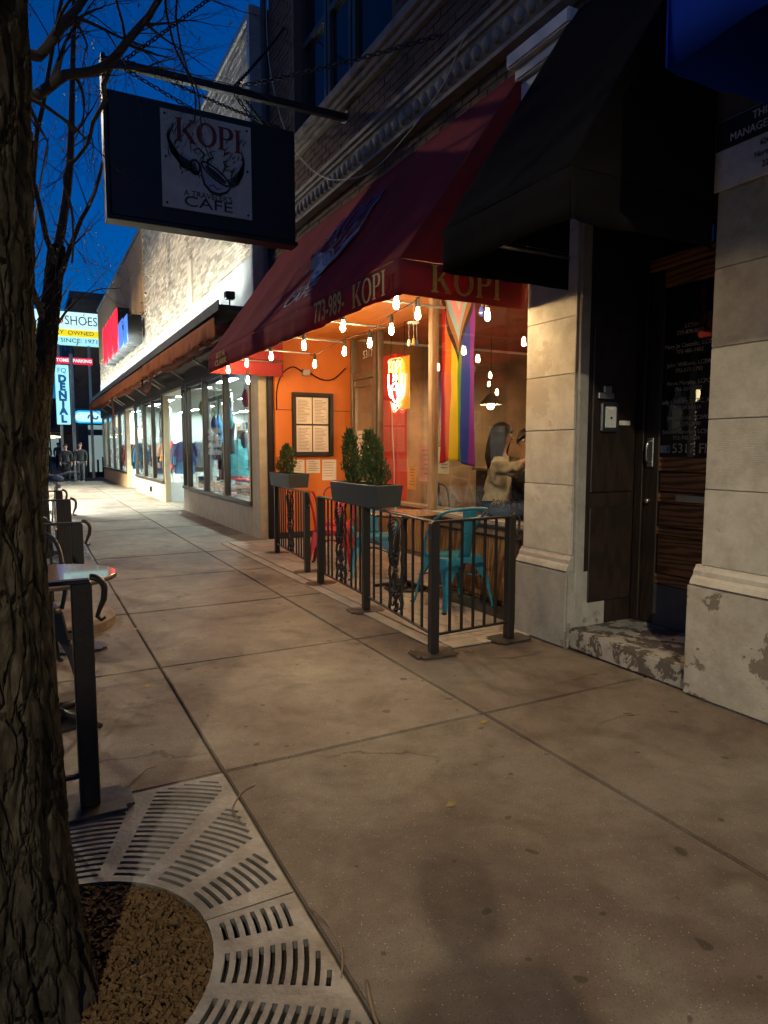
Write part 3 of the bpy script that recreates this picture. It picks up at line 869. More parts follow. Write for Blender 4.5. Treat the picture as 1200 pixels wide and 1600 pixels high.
text('lettering', 'BOUTIQUE', .105, ((3.499, 4.42, .875), FX, UP), M['print_black'], pane2, sx=.85, depth=.0006)
# back line of the alcove
MB().box(4.40, 4.50, 5.66, 8.45, .014, .58).build('bulkhead', M['wood_panel'], S)
MB().box(4.37, 4.52, 5.66, 8.45, .581, .63).build('sill', M['wood_trim'], S, bevel=.008)
MB().box(4.38, 4.46, 8.45, 8.62, .014, 2.98).build('door_post', M['frame_alu'], S, bevel=.006)
MB().box(4.372, 4.380, 8.51, 8.525, .014, 2.98).build('post_groove', M['dark_frame'], S)
MB().box(4.38, 4.46, 7.06, 7.11, .63, 2.98).build('mullion', M['wood_trim'], S, bevel=.005)
MB().box(4.415, 4.421, 5.66, 7.059, .631, 2.98).build('alcove_pane', M['glass'], S)
MB().box(4.415, 4.421, 7.111, 8.449, .631, 2.98).build('alcove_pane', M['glass'], S)
MB().box(4.38, 4.46, 9.33, 9.405, .014, 2.98).build('door_post', M['frame_alu'], S, bevel=.006)
MB().box(4.38, 4.46, 8.621, 9.329, 2.36, 2.46).build('door_head', M['frame_alu'], S, bevel=.006)
tp = MB().box(4.415, 4.421, 8.621, 9.329, 2.461, 2.98).build('transom_pane', M['glass'], S)
text('lettering', '5317', .16, ((4.408, 8.85, 2.70), FX, UP), M['white_print'], tp, depth=.0006)
CD = thing('cafe_door', 'narrow glazed cafe door beside the orange wall', 'door', (4.42, 8.98, .014))
for a, b, c, d in ((8.63, 8.70, .02, 2.35), (9.25, 9.32, .02, 2.35), (8.70, 9.25, .02, .30), (8.70, 9.25, 2.25, 2.35)):
    MB().box(4.395, 4.445, a, b, c, d).build('door_frame', M['frame_alu'], CD, bevel=.004)
MB().box(4.415, 4.421, 8.70, 9.25, .30, 2.25).build('glass_pane', M['glass'], CD)
MB().tube([(4.385, 8.72, .95), (4.36, 8.72, .97), (4.36, 8.72, 1.22), (4.385, 8.72, 1.24)], .009, 8).build('pull_handle', M['steel'], CD, smooth=True)
for y, z, lab in ((9.12, 1.42, 'left of two pale notices taped inside the cafe door'), (8.90, 1.40, 'right of two pale notices taped inside the cafe door')):
    n_ = thing('door_notice', lab, 'notice', (4.4, y, z), 'notices on the cafe door')
    MB().box(4.404, 4.407, y - .085, y + .085, z - .19, z + .19).build('sheet', M['paper'], n_)
    for k in range(5): MB().box(4.4025, 4.4035, y - .06, y + .05 - .02 * (k % 2), z + .12 - .06 * k, z + .135 - .06 * k).build('print_line', M['paper_ink'], n_)
# orange wall
OW = tag(MB().box(3.19, 4.50, 9.41, 9.60, 0, 2.99).build('orange_wall', M['orange']), 'orange painted wall holding the framed menu', 'wall')
MB().box(3.192, 4.38, 9.402, 9.4095, 1.90, 1.908).build('panel_seam', M['wood_shadowed'], OW)
MB().box(3.192, 4.38, 9.395, 9.4095, .014, .11).build('skirting', M['wood_shadowed'], OW, bevel=.004)
SF = tag(MB().box(3.16, 4.56, 5.60, 9.60, 2.99, 3.03).build('alcove_soffit', M['orange_soffit']), 'orange soffit over the cafe entrance', 'soffit')
for i in range(6):
    MB().box(3.2 + i * .2, 3.392 + i * .2, 5.7, 9.4, 2.976, 2.988).build('board', M['orange_soffit'], SF, bevel=.003)
tag(MB().box(3.16, 3.62, 3.86, 5.60, 2.985, 3.03).build('window_soffit', M['orange_soffit']), 'short orange soffit over the display window', 'soffit')
# menu case
MC = thing('menu_case', 'black framed menu case with four pink sheets on orange wall', 'menu board', (3.76, 9.4, 1.25))
x0, x1, z0, z1 = 3.44, 4.08, 1.23, 2.16
for a, b, c, d in ((x0, x1, z0, z0 + .05), (x0, x1, z1 - .05, z1), (x0, x0 + .05, z0 + .05, z1 - .05), (x1 - .05, x1, z0 + .05, z1 - .05)):
    MB().box(a, b, 9.345, 9.408, c, d).build('frame', M['black_paint'], MC, bevel=.004)
MB().box(x0 + .05, x1 - .05, 9.398, 9.408, z0 + .05, z1 - .05).build('backing', M['black_paint'], MC)
for i in range(2):
    for j in range(2):
        a = x0 + .065 + i * .262; c = z0 + .065 + j * .412
        sh = MB().box(a, a + .245, 9.392, 9.395, c, c + .385).build('menu_sheet', M['paper'], MC)
        mb = MB()
        for k in range(16): mb.box(a + .03, a + .10 + random.uniform(.02, .12), 9.3905, 9.3915, c + .025 + k * .021, c + .032 + k * .021)
        mb.build('print_lines', M['paper_ink'], sh)
for x, w, z, h, lab in ((3.53, .2, 1.075, .2, 'left of three paper notices under the menu case'), (3.77, .22, 1.075, .2, 'middle paper notice under the menu case'), (4.03, .23, 1.02, .31, 'right and longest paper notice under the menu case')):
    n_ = thing('wall_notice', lab, 'notice', (x, 9.4, z), 'notices under the menu case')
    MB().box(x - w / 2, x + w / 2, 9.405, 9.4088, z - h / 2, z + h / 2).build('sheet', M['paper'], n_)
    mb = MB()
    for k in range(6): mb.box(x - w * .38, x + w * random.uniform(.1, .4), 9.403, 9.4045, z + h * .35 - k * h * .13, z + h * .35 + .007 - k * h * .13)
    mb.build('print_lines', M['paper_ink'], n_)
ws = thing('wall_sticker', 'narrow vertical white sticker on the pale post by the orange wall', 'sticker', (3.1, 9.47, 1.7))
MB().box(3.188, 3.1895, 9.47, 9.56, 1.45, 1.95).build('sheet', M['shop_panel'], ws)

# cafe room
RM = tag(MB().box(4.5, 9.0, 3.88, 9.6, -.05, .01).build('cafe_floor', M['room_floor']), kind='structure')
tag(MB().box(8.9, 9.0, 3.86, 9.6, .01, 3.0).build('cafe_rear_wall', M['room_wall']), kind='structure')
tag(MB().box(3.52, 9.0, 3.78, 3.86, .0, 3.0).build('cafe_side_wall', M['room_wall']), kind='structure')
tag(MB().box(4.5, 9.0, 9.6, 9.68, .0, 3.0).build('cafe_side_wall', M['room_wall']), kind='structure')
tag(MB().box(3.55, 9.0, 3.78, 9.68, 3.04, 3.1).build('cafe_ceiling', M['room_ceiling']), kind='structure')
wp = thing('window_platform', 'raised seating platform behind the cafe window', 'platform', (4.0, 4.7, 0))
MB().box(3.62, 5.2, 3.88, 5.58, .01, .62).build('deck', M['wood_panel'], wp)
for i in range(6): MB().box(3.63 + i * .26, 3.885 + i * .26, 3.89, 5.57, .621, .64).build('board', M['room_floor'], wp, bevel=.003)
tag(MB().box(4.44, 4.62, 8.06, 8.44, .63, 2.62).build('red_partition', M['red_wall'], bevel=.006), 'bright red painted partition behind the neon sign', 'partition')
# ================================================================ awnings
def solid(o, t):
    md = o.modifiers.new('thickness', 'SOLIDIFY'); md.thickness = t; md.offset = 0
    return o

def slope_sheet(xf, zf, xw, zw, ya, yb, nu, nv, sag, rib):
    vs, fs = [], []
    for j in range(nv + 1):
        y = ya + (yb - ya) * j / nv
        for i in range(nu + 1):
            t = i / nu
            x = xf + (xw - xf) * t; z = zf + (zw - zf) * t
            w = abs(math.sin(math.pi * (y - ya) / rib))
            s_ = -sag * w * math.sin(math.pi * min(1, t * 1.02)) + .009 * noise.noise((y * 2.3, t * 5, 7)) + .005 * noise.noise((y * 7 + t * 3, t * 9, 3))
            L = math.hypot(xw - xf, zw - zf)
            vs.append((x - s_ * -(zw - zf) / L * -1, y, z + s_ * (xw - xf) / L))
    for j in range(nv):
        for i in range(nu):
            a = j * (nu + 1) + i
            fs.append((a, a + 1, a + nu + 2, a + nu + 1))
    return vs, fs

def valance(p0, p1, z1, z0, n, wob, ht=3):
    p0 = Vector(p0); p1 = Vector(p1); d = (p1 - p0); nn = Vector((d.y, -d.x, 0)).normalized()
    vs, fs = [], []
    for i in range(n + 1):
        t = i / n
        for j in range(ht + 1):
            q = j / ht
            off = wob * q * (noise.noise((t * d.length * 4.2, 3.3, p0.y)) + .5 * noise.noise((t * d.length * 11, 1.7, p0.x)))
            p = p0 + d * t + nn * off
            dz = .008 * noise.noise((t * d.length * 2.3, 9.1, p0.x)) * q
            vs.append((p.x, p.y, z1 + (z0 - z1) * q + dz))
    for i in range(n):
        for j in range(ht):
            a = i * (ht + 1) + j
            fs.append((a, a + 1, a + ht + 2, a + ht + 1))
    return vs, fs

def awning(name, label, m, xf, xw, ya, yb, zt, zv, zb, rib, vn=60, frame=True, wall_over=.15):
    A = thing(name, label, 'awning', (xw, (ya + yb) / 2, zt))
    o = MB(); o.add(*slope_sheet(xf, zv, xw, zt, ya, yb, 20, vn, .034, rib)); so = solid(o.build('slope', m, A, smooth=True), .003)
    o = MB(); o.add(*valance((xf, ya, 0), (xf, yb, 0), zv - .002, zb, vn * 2, .034)); solid(o.build('front_valance', m, A, smooth=True), .003)
    for y in (ya, yb):
        o = MB(); o.add([(xf, y, zv), (xw, y, zv), (xw, y, zt), ((xf + xw) / 2, y, (zv + zt) / 2)], [(0, 1, 2, 3)])
        solid(o.build('side_panel', m, A), .003)
        o = MB(); o.add(*valance((xf, y, 0), (xw, y, 0), zv - .002, zb, 26, .03)); solid(o.build('side_valance', m, A, smooth=True), .003)
    fr = MB()
    k = int(round((yb - ya) / rib))
    for i in range(k + 1):
        y = ya + (yb - ya) * i / k + (.012 if i == 0 else -.012 if i == k else 0)
        fr.tube([(xf + .03, y, zv - .03), (xw - .01, y, zt - .06)], .011, 6)
        fr.tube([(xf + .03, y, zv - .03), (xw - .01, y, zv - .03)], .011, 6)
    fr.tube([(xf + .03, ya + .02, zv - .03), (xf + .03, yb - .02, zv - .03)], .012, 6)
    fr.build('support_frame', M['grey_metal'], A, smooth=True)
    return A
RA = awning('red_awning', 'large dark red cafe awning with gold phone lettering', M['red_awn'], 2.16, 3.185, 3.87, 9.03, 4.0, 2.56, 2.335, 1.03, 100)
BA = awning('black_awning', 'plain black awning over the oak door', M['black_awn'], 2.15, 3.10, 2.33, 3.35, 4.02, 2.58, 2.355, 1.02, 30)
UA = awning('blue_awning', 'blue awning edge at the top right corner', M['blue_awn'], 2.10, 3.185, -1.6, 1.80, 4.2, 3.20, 2.72, 1.13, 40)

# lettering on the red awning
def serif_letters(word, h, fr, m, parent, gap=.12, wt=.17, thin=.07, name='lettering', depth=.0012):
    """bold serif capitals drawn as outlines; h = cap height"""
    W_ = {'K': .92, 'O': .92, 'P': .74, 'I': .36}
    o, r, u = (Vector(q) for q in fr)
    tot = sum(W_[c] for c in word) + gap * (len(word) - 1)
    x = -tot / 2
    for c in word:
        w = W_[c]; L = []
        def serif(xc, yb, half=.15):
            L.append([(x + xc - half, yb), (x + xc + half, yb), (x + xc + half, yb + .055), (x + xc - half, yb + .055)])
        if c in 'KPI':
            sx_ = .18
            L.append([(x + sx_ - wt / 2, .056), (x + sx_ + wt / 2, .056), (x + sx_ + wt / 2, .944), (x + sx_ - wt / 2, .944)])
            serif(sx_, 0); serif(sx_, .945)
        if c == 'K':
            L.append([(x + .28, .44), (x + .36, .40), (x + .78, .93), (x + .69, .93)])
            L.append([(x + .36, .50), (x + .47, .62), (x + .88, .057), (x + .66, .057)])
            serif(.74, .945, .13); serif(.78, 0, .15)
        if c == 'O':
            L.append([(x + .46 + .46 * math.cos(t * math.pi / 14), .5 + .52 * math.sin(t * math.pi / 14)) for t in range(28)])
            L.append([(x + .46 + .27 * math.cos(t * math.pi / 14), .5 + .44 * math.sin(t * math.pi / 14)) for t in range(28)])
        if c == 'P':
            L.append([(x + .271, .999), (x + .5, 1.0)] + [(x + .46 + .28 * math.cos(R(90 - 9 * t)), .73 + .27 * math.sin(R(90 - 9 * t))) for t in range(1, 20)] + [(x + .271, .46)])
            L.append([(x + .271, .94), (x + .42, .94)] + [(x + .42 + .13 * math.cos(R(90 - 12 * t)), .73 + .21 * math.sin(R(90 - 12 * t))) for t in range(1, 15)] + [(x + .271, .52)])
        if c == 'O' or c == 'P':
            hole = L[-2:]; rest = L[:-2]
            fill_shape(name, [[(a * h, (b - .5) * h) for a, b in q] for q in hole], (o, r, u), depth, m, parent)
        else:
            rest = L
        if rest:
            mb = MB()
            for q in rest: mb.prism([(a * h, (b - .5) * h) for a, b in q], (o - r.cross(u).normalized() * depth / 2, r, u), depth)
            mb.build(name, m, parent)
        x += w + gap
fv = [c for c in RA.children if c.name.startswith('front_valance')][0]
text('lettering', '773-989-', .225, ((2.128, 4.96, 2.437), FX, UP), M['gold'], fv, sx=.72, bold=.002, spacing=1.02)
serif_letters('KOPI', .165, ((2.128, 4.27, 2.437), FX, UP), M['gold'], fv, gap=.06)
text('lettering', '5317 N.', .09, ((2.128, 8.30, 2.485), FX, UP), M['gold'], fv, sx=1.5, bold=.002)
text('lettering', 'CLARK', .095, ((2.128, 8.30, 2.395), FX, UP), M['gold'], fv, sx=1.9, bold=.002)
sv = sorted([c for c in RA.children if c.name.startswith('side_valance')], key=lambda c: c.name)[0]
serif_letters('KOPI', .175, ((2.66, 3.845, 2.455), (1, 0, 0), UP), M['gold'], sv, gap=.10)
# winged cup emblem: used on the hanging board and, large, on the awning slope
def emblem(fr, sc, parent, mats, words=True, d=.0015):
    o, r, u = fr[0], Vector(fr[1]) * sc, Vector(fr[2]) * sc
    F = (o, r, u)
    def P(pts): return [(x - .5, .5 - y) for x, y in pts]
    ink, grey, violet, red = mats
    # light body and wings
    mb = MB()
    mb.prism(P([(.42, .52), (.47, .49), (.58, .54), (.72, .64), (.75, .69), (.70, .75), (.62, .79), (.53, .78), (.45, .71)]), F, d)
    mb.prism(P([(.40, .56), (.22, .50), (.14, .42), (.20, .40), (.34, .46)]), F, d)
    mb.prism(P([(.76, .66), (.86, .60), (.94, .46), (.90, .38), (.80, .50)]), F, d)
    mb.build('emblem_body', grey, parent)
    mb = MB(); e = 1.6
    L = []
    for k in range(7):           # left wing feathers
        t = k / 6
        L.append(([(.40 - .03 * t, .62 - .10 * t), (.22 - .04 * t, .56 - .12 * t), (.10 - .04 * t, .42 - .16 * t), (.05 + .02 * k * t, .26 - .18 * t)], .017 - .001 * k))
    for k in range(6):           # right wing feathers
        t = k / 5
        L.append(([(.75 - .02 * t, .70 - .08 * t), (.84, .64 - .10 * t), (.90 + .01 * t, .52 - .12 * t), (.93 - .03 * k * .3, .36 - .12 * t)], .016 - .001 * k))
    for pts, w in L:
        mb.ribbon(P(pts), [w * e * .5, w * e, w * e * .8, .004], F, d * 2)
    # cup outline, rim, handle, steam
    mb.ribbon(P([(.42, .52), (.43, .62), (.46, .71), (.53, .78), (.62, .795), (.71, .755), (.76, .69)]), [.012, .02, .028, .034, .034, .026, .012], F, d * 2)
    rim = [(.585 + .185 * math.cos(a) * .85 - .05 * math.sin(a) * .5, .575 + .185 * math.cos(a) * .55 + .055 * math.sin(a) * .85) for a in [i * math.pi / 12 for i in range(25)]]
    mb.ribbon(P(rim), .022, F, d * 2)
    mb.prism(P([(.585 + .14 * math.cos(a) * .85 - .032 * math.sin(a) * .5, .582 + .14 * math.cos(a) * .55 + .034 * math.sin(a) * .85) for a in [i * math.pi / 8 for i in range(16)]]), F, d * 2.4)
    mb.ribbon(P([(.355 + .055 * math.cos(a), .54 + .075 * math.sin(a)) for a in [i * math.pi / 8 for i in range(17)]]), .026, F, d * 2)
    mb.ribbon(P([(.50, .52), (.50, .44), (.56, .40), (.52, .35), (.58, .33)]), [.02, .03, .028, .02, .006], F, d * 2)
    mb.ribbon(P([(.40, .40), (.34, .36), (.40, .33), (.46, .38), (.44, .47)]), [.006, .02, .022, .02, .008], F, d * 2)
    mb.ribbon(P([(.66, .56), (.70, .48), (.68, .42), (.74, .40)]), [.012, .02, .02, .006], F, d * 2)
    rq = random.Random(9)
    for k in range(46):
        sg = rq.random() < .5
        x0 = rq.uniform(.06, .42) if sg else rq.uniform(.66, .94); y0 = rq.uniform(.2, .66)
        a = rq.uniform(-2.3, -1.2) if sg else rq.uniform(-1.9, -.8); L_ = rq.uniform(.05, .16)
        q = [(x0 + L_ * t * math.cos(a + t * .5), y0 + L_ * t * math.sin(a + t * .5)) for t in (0, .33, .66, 1)]
        if all(.03 < x < .97 and .05 < y < .95 for x, y in q): mb.ribbon(P(q), [.002, .012, .009, .002], F, d * 2.2)
    mb.build('emblem_lines', ink, parent)
    mb = MB()
    mb.ribbon(P([(.50, .72), (.56, .70), (.60, .74), (.66, .72)]), [.006, .02, .02, .006], F, d * 2.6)
    mb.build('emblem_shade', violet, parent)
    if words:
        serif_letters('KOPI', .25 * sc, (Vector(o) + r * .02 + u * .33, fr[1], fr[2]), red, parent, gap=.02, depth=d * 2)
        text('lettering', "A TRAVELER'S", .085 * sc, (Vector(o) + r * .0 - u * .335, fr[1], fr[2]), ink, parent, sx=1.05, depth=d)
        text('lettering', 'CAFE', .16 * sc, (Vector(o) + r * .0 - u * .425, fr[1], fr[2]), ink, parent, sx=1.5, depth=d)
sl_ = [c for c in RA.children if c.name.startswith('slope')][0]
u_ = Vector((1.025, 0, 1.44)).normalized()
n_ = Vector(FX).cross(u_)
cpt = Vector((2.16, 0, 2.56)).lerp(Vector((3.185, 0, 4.0)), .44)
emblem(((cpt.x + n_.x * .004, 6.05, cpt.z + n_.z * .004), FX, u_), 1.30, sl_, (M['print_grey'], M['white_print'], M['print_violet'], M['print_violet']), True)

# ================================================================ hanging sign
H_ = thing('hanging_sign', 'black hanging board with winged coffee cup emblem on a wall bracket', 'sign', (1.67, 6.94, 3.5))
MB().box(.78, 2.58, 6.86, 7.02, 3.50, 4.60).build('board', M['black_paint'], H_, bevel=.008)
mb = MB(); mb.box(.74, .775, 6.85, 7.03, 3.48, 4.90); mb.build('end_post', M['iron'], H_, bevel=.004)
MB().box(.74, 2.6, 6.845, 7.035, 3.455, 3.495).build('bottom_rail', M['iron'], H_, bevel=.004)
MB().bar((.76, 6.94, 4.87), (3.20, 6.94, 4.90), .07, .07).build('bracket_arm', M['iron'], H_, bevel=.006)
MB().lathe([(.09, 0), (.09, .02), (.05, .05)], (3.185, 6.94, 4.90), 14, 'X').build('wall_flange', M['iron'], H_)
po = MB().box(1.24, 2.11, 6.846, 6.858, 3.64, 4.53).build('poster_panel', M['poster'], H_)
for x in (1.28, 2.07):
    for z in (3.68, 4.1, 4.49): MB().ball((x, 6.845, z), .012, 8, 5).build('screw', M['iron'], H_, smooth=True)
emblem(((1.675, 6.8445, 4.085), (1, 0, 0), UP), .86, po, (M['print_black'], M['print_grey'], M['print_violet'], M['print_red']))
def chain(p0, p1, parent, pitch=.052, r=.0065, sag=0.0):
    p0 = Vector(p0); p1 = Vector(p1); d = p1 - p0; n = max(2, int(d.length / pitch))
    mb = MB()
    for i in range(n):
        t = (i + .5) / n
        c = p0 + d * t + Vector((0, 0, -sag * 4 * t * (1 - t)))
        a = d.normalized(); b = a.orthogonal().normalized()
        if i % 2: b = a.cross(b)
        b = (b + .3 * a.cross(b)).normalized()
        mb.tube([c + a * (pitch * .64) * math.cos(k * math.pi / 4) + b * (pitch * .34) * math.sin(k * math.pi / 4) for k in range(8)], r, 5, True)
    return mb.build('chain', M['iron'], parent, smooth=True)
chain((.95, 6.94, 4.84), (1.62, 6.94, 4.60), H_)
chain((1.98, 6.94, 4.86), (2.22, 6.94, 4.60), H_)
chain((.98, 6.94, 4.92), (3.17, 9.0, 5.62), H_, sag=.03)
chain((1.98, 6.94, 4.93), (3.17, 8.75, 6.75), H_, sag=.02)
chain((2.0, 6.94, 4.93), (3.17, 8.9, 5.35), H_, sag=.02)
chain((.95, 6.94, 4.92), (3.17, 7.5, 7.35), H_, sag=.04)
chain((1.98, 6.94, 4.93), (3.17, 5.0, 4.75), H_, sag=.03)
# loose wire looping down the wall
wp_ = [(3.15, 9.40, 7.6), (3.10, 9.2, 6.6), (3.08, 8.71, 5.64), (3.0, 7.9, 4.85), (2.98, 7.08, 4.30), (3.0, 6.4, 4.05), (3.02, 5.87, 3.98), (3.05, 5.3, 4.08), (3.07, 4.78, 4.25), (3.02, 4.43, 4.40), (3.1, 4.2, 4.46)]
def smooth_path(p, k=6):
    p = [Vector(q) for q in p]; out = []
    for i in range(len(p) - 1):
        a = p[max(i - 1, 0)]; b = p[i]; c = p[i + 1]; d = p[min(i + 2, len(p) - 1)]
        for j in range(k):
            t = j / k
            out.append(.5 * ((2 * b) + (c - a) * t + (2 * a - 5 * b + 4 * c - d) * t * t + (3 * b - a - 3 * c + d) * t ** 3))
    out.append(p[-1]); return out
tag(MB().tube(smooth_path(wp_), .006, 5).build('loose_wire', M['wire_white'], smooth=True), 'thin loose wire looping down the brick wall over the red awning', 'wire')

# ================================================================ next-door shop
XS = 2.99
Bd = thing('shop_building', 'long pale brick shop building with brightly lit wall and windows', 'building', (XS, 20, 0))
mb = MB()
mb.box(3.012, 3.4, 9.62, 32.5, 3.45, 7.28)
mb.build('wall', M['shop_mortar'], Bd)
MB().box(2.95, 3.45, 9.60, 32.55, 7.28, 7.38).build('coping', M['grey_metal'], Bd, bevel=.01)
MB().box(2.93, 3.4, 9.53, 9.61, 2.5, 7.4).build('edge_flashing', M['grey_metal'], Bd, bevel=.006)
# roman bricks, nearest as pieces
bl = []
z = 4.12; row = 0
while z < 7.22:
    y = 9.63 + (.16 if row % 2 else 0)
    while y < 32.3:
        y1 = min(y + .29, 32.45)
        if not (y1 > 19.6 and z > 5.0): bl.append((y, y1, z))
        y += .302
    z += .0605; row += 1
bl.sort(key=lambda b: b[0] + abs(b[2] - 4.3) * .35)
bme = MB().box(-.032, 0, 0, .29, 0, .051).mesh('brick', .003); bme.materials.append(M['shop_brick'])
mb = MB()
for i, (y, y1, z) in enumerate(bl):
    d = random.uniform(-.0035, .0035)
    if i < 300:
        o = bpy.data.objects.new('brick', bme); COL.objects.link(o); o.parent = Bd
        o.location = Vector((3.02 + d, y, z)) - Bd.location
    else: mb.box(2.988 + d, 3.021, y, y1, z, z + .051)
tag(mb.build('brick_courses', M['shop_brick'], Bd), kind='stuff')
MB().box(2.965, 3.02, 19.6, 32.45, 5.05, 7.24).build('stucco_panel', M['shop_stucco'], Bd, bevel=.01)
MB().box(2.95, 3.02, 13.6, 13.9, 4.15, 5.0).build('vent_cover', M['shop_brick'], Bd, bevel=.006)
for i in range(22):
    y = 9.65 + i * 1.035
    MB().box(2.965, 3.02, y, y + 1.028, 3.46, 4.115).build('enamel_panel', M['shop_panel'], Bd, bevel=.006)
# canopy ledge
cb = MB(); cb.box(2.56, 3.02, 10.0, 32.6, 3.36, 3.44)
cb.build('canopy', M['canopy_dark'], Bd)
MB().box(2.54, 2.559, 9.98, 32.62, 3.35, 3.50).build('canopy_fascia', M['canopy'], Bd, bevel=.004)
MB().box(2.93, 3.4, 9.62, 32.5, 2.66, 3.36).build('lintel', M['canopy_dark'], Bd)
for i in range(9):
    y = 10.15 + i * 2.48
    L_ = thing('wall_washer_light', 'LED bar on the canopy washing the pale brick wall, number %s from the red awning' % ('first second third fourth fifth sixth seventh eighth ninth'.split()[i]), 'light fixture', (2.72, y + 1.1, 3.45), 'LED bars lying on the canopy')
    MB().box(2.565, 2.645, y, y + 2.3, 3.445, 3.475).build('housing', M['grey_metal'], L_)
    MB().box(2.58, 2.63, y + .03, y + 2.27, 3.4755, 3.482).build('led_strip', M['led'], L_)
    for q in (.35, .9, 1.5, 2.05):
        ld = bpy.data.lights.new('washer_beam', 'SPOT'); ld.energy = 75; ld.color = (.92, 1.0, .92); ld.spot_size = R(125); ld.spot_blend = 1.0; ld.shadow_soft_size = .12
        lo = bpy.data.objects.new('washer_beam', ld); COL.objects.link(lo); lo.parent = L_
        lo.location = Vector((2.585, y + q, 3.53)) - L_.location
        lo.rotation_euler = (Vector((2.99, y + q - (1.1 if i == 0 and q < 1 else 0), 6.2)) - Vector((2.585, y + q, 3.53))).to_track_quat('-Z', 'Y').to_euler()
fl = thing('flood_light', 'small black flood light at the near end of the canopy', 'light fixture', (2.7, 10.02, 3.5))
MB().box(2.66, 2.80, 9.98, 10.10, 3.53, 3.64).build('head', M['iron'], fl, bevel=.01)
MB().tube([(2.73, 10.04, 3.44), (2.73, 10.04, 3.54)], .012, 8).build('bracket', M['iron'], fl)
# retracted awnings under the canopy
def roll(y0, y1, label, seed):
    A = thing('retracted_awning', label, 'awning', (2.6, (y0 + y1) / 2, 3.1), 'folded shop awnings under the canopy')
    n = 40
    pts, rs = [], []
    for i in range(n + 1):
        t = i / n
        pts.append((2.62 + .03 * noise.noise((t * 9, seed, 1)), y0 + (y1 - y0) * t, 3.10 - .08 * math.sin(math.pi * t) + .06 * noise.noise((t * 7, seed, 5))))
        rs.append(.11 + .05 * noise.noise((t * 14, seed, 9)))
    mb = MB(); mb.tube(pts, rs, 10); mb.build('folded_cloth', M['roll_cloth'], A, smooth=True)
    o = MB(); o.add(*valance((2.50, y0, 0), (2.47, y1, 0), 3.26, 2.97, 90, .11, 5)); solid(o.build('valance', M['stripe_cloth'], A, smooth=True), .004)
    fr = MB(); k = max(2, int((y1 - y0) / 2))
    for i in range(k + 1):
        y = y0 + .2 + (y1 - y0 - .4) * i / k
        fr.tube([(2.93, y, 2.78), (2.66, y + .25, 3.0), (2.58, y, 3.12)], .018, 6)
    fr.tube([(2.60, y0, 2.98), (2.60, y1, 2.98)], .022, 8)
    fr.build('folding_arms', M['grey_metal'], A, smooth=True)
    return A
roll(10.05, 16.8, 'crumpled brown red awning folded up nearest the cafe', 1)
roll(17.0, 24.2, 'middle folded shop awning with drooping cloth', 2)
roll(24.4, 32.3, 'farthest folded orange awning by the street corner', 3)
# loops of slack cloth
for (y, lab, pts) in ((16.4, 'slack loop of red awning cloth over the shop entrance', [(2.55, 17.4, 3.05), (2.50, 17.1, 2.78), (2.48, 16.6, 2.66), (2.48, 16.1, 2.70), (2.5, 15.7, 2.95), (2.55, 15.4, 3.12)]), (23.6, 'torn strip of red awning cloth hanging by the far windows', [(2.55, 23.8, 3.15), (2.50, 23.75, 2.9), (2.52, 23.65, 2.55), (2.5, 23.6, 2.2), (2.52, 23.55, 1.95)])):
    tag(MB().tube(smooth_path(pts), .045, 6, flat=.35).build('awning_strap', M['roll_cloth'], smooth=True), lab, 'cloth strip')

# windows: three glazed groups with recessed doors between
def base_wall(y0, y1, m=None):
    n = max(1, int(round((y1 - y0) / .75)))
    MB().box(3.0, 3.12, y0, y1, 0, .48).build('base_core', M['shop_mortar'], Bd)
    for i in range(n):
        a = y0 + (y1 - y0) * i / n
        MB().box(2.978, 2.999, a + .003, a + (y1 - y0) / n - .003, .0, .478).build('base_tile', m or M['shop_base'], Bd, bevel=.003)
def window_group(ys, z0=.50, z1=2.66):
    MB().box(2.94, 3.10, ys[0], ys[-1], z0 - .02, z0 + .04).build('sill', M['dark_frame'], Bd, bevel=.004)
    for i in range(len(ys) - 1):
        a, b = ys[i], ys[i + 1]
        f = MB().box(2.965, 3.06, a, a + .05, z0 + .04, z1).box(2.965, 3.06, b - .05, b, z0 + .04, z1).box(2.966, 3.059, a + .05, b - .05, z1 - .07, z1).build('window', M['dark_frame'], Bd)
        MB().box(2.955, 2.964, a + .004, a + .026, z0 + .04, z1).build('mullion_cap', M['tan_frame'], f)
        MB().box(3.008, 3.014, a + .05, b - .05, z0 + .04, z1 - .07).build('pane', M['glass'], f)
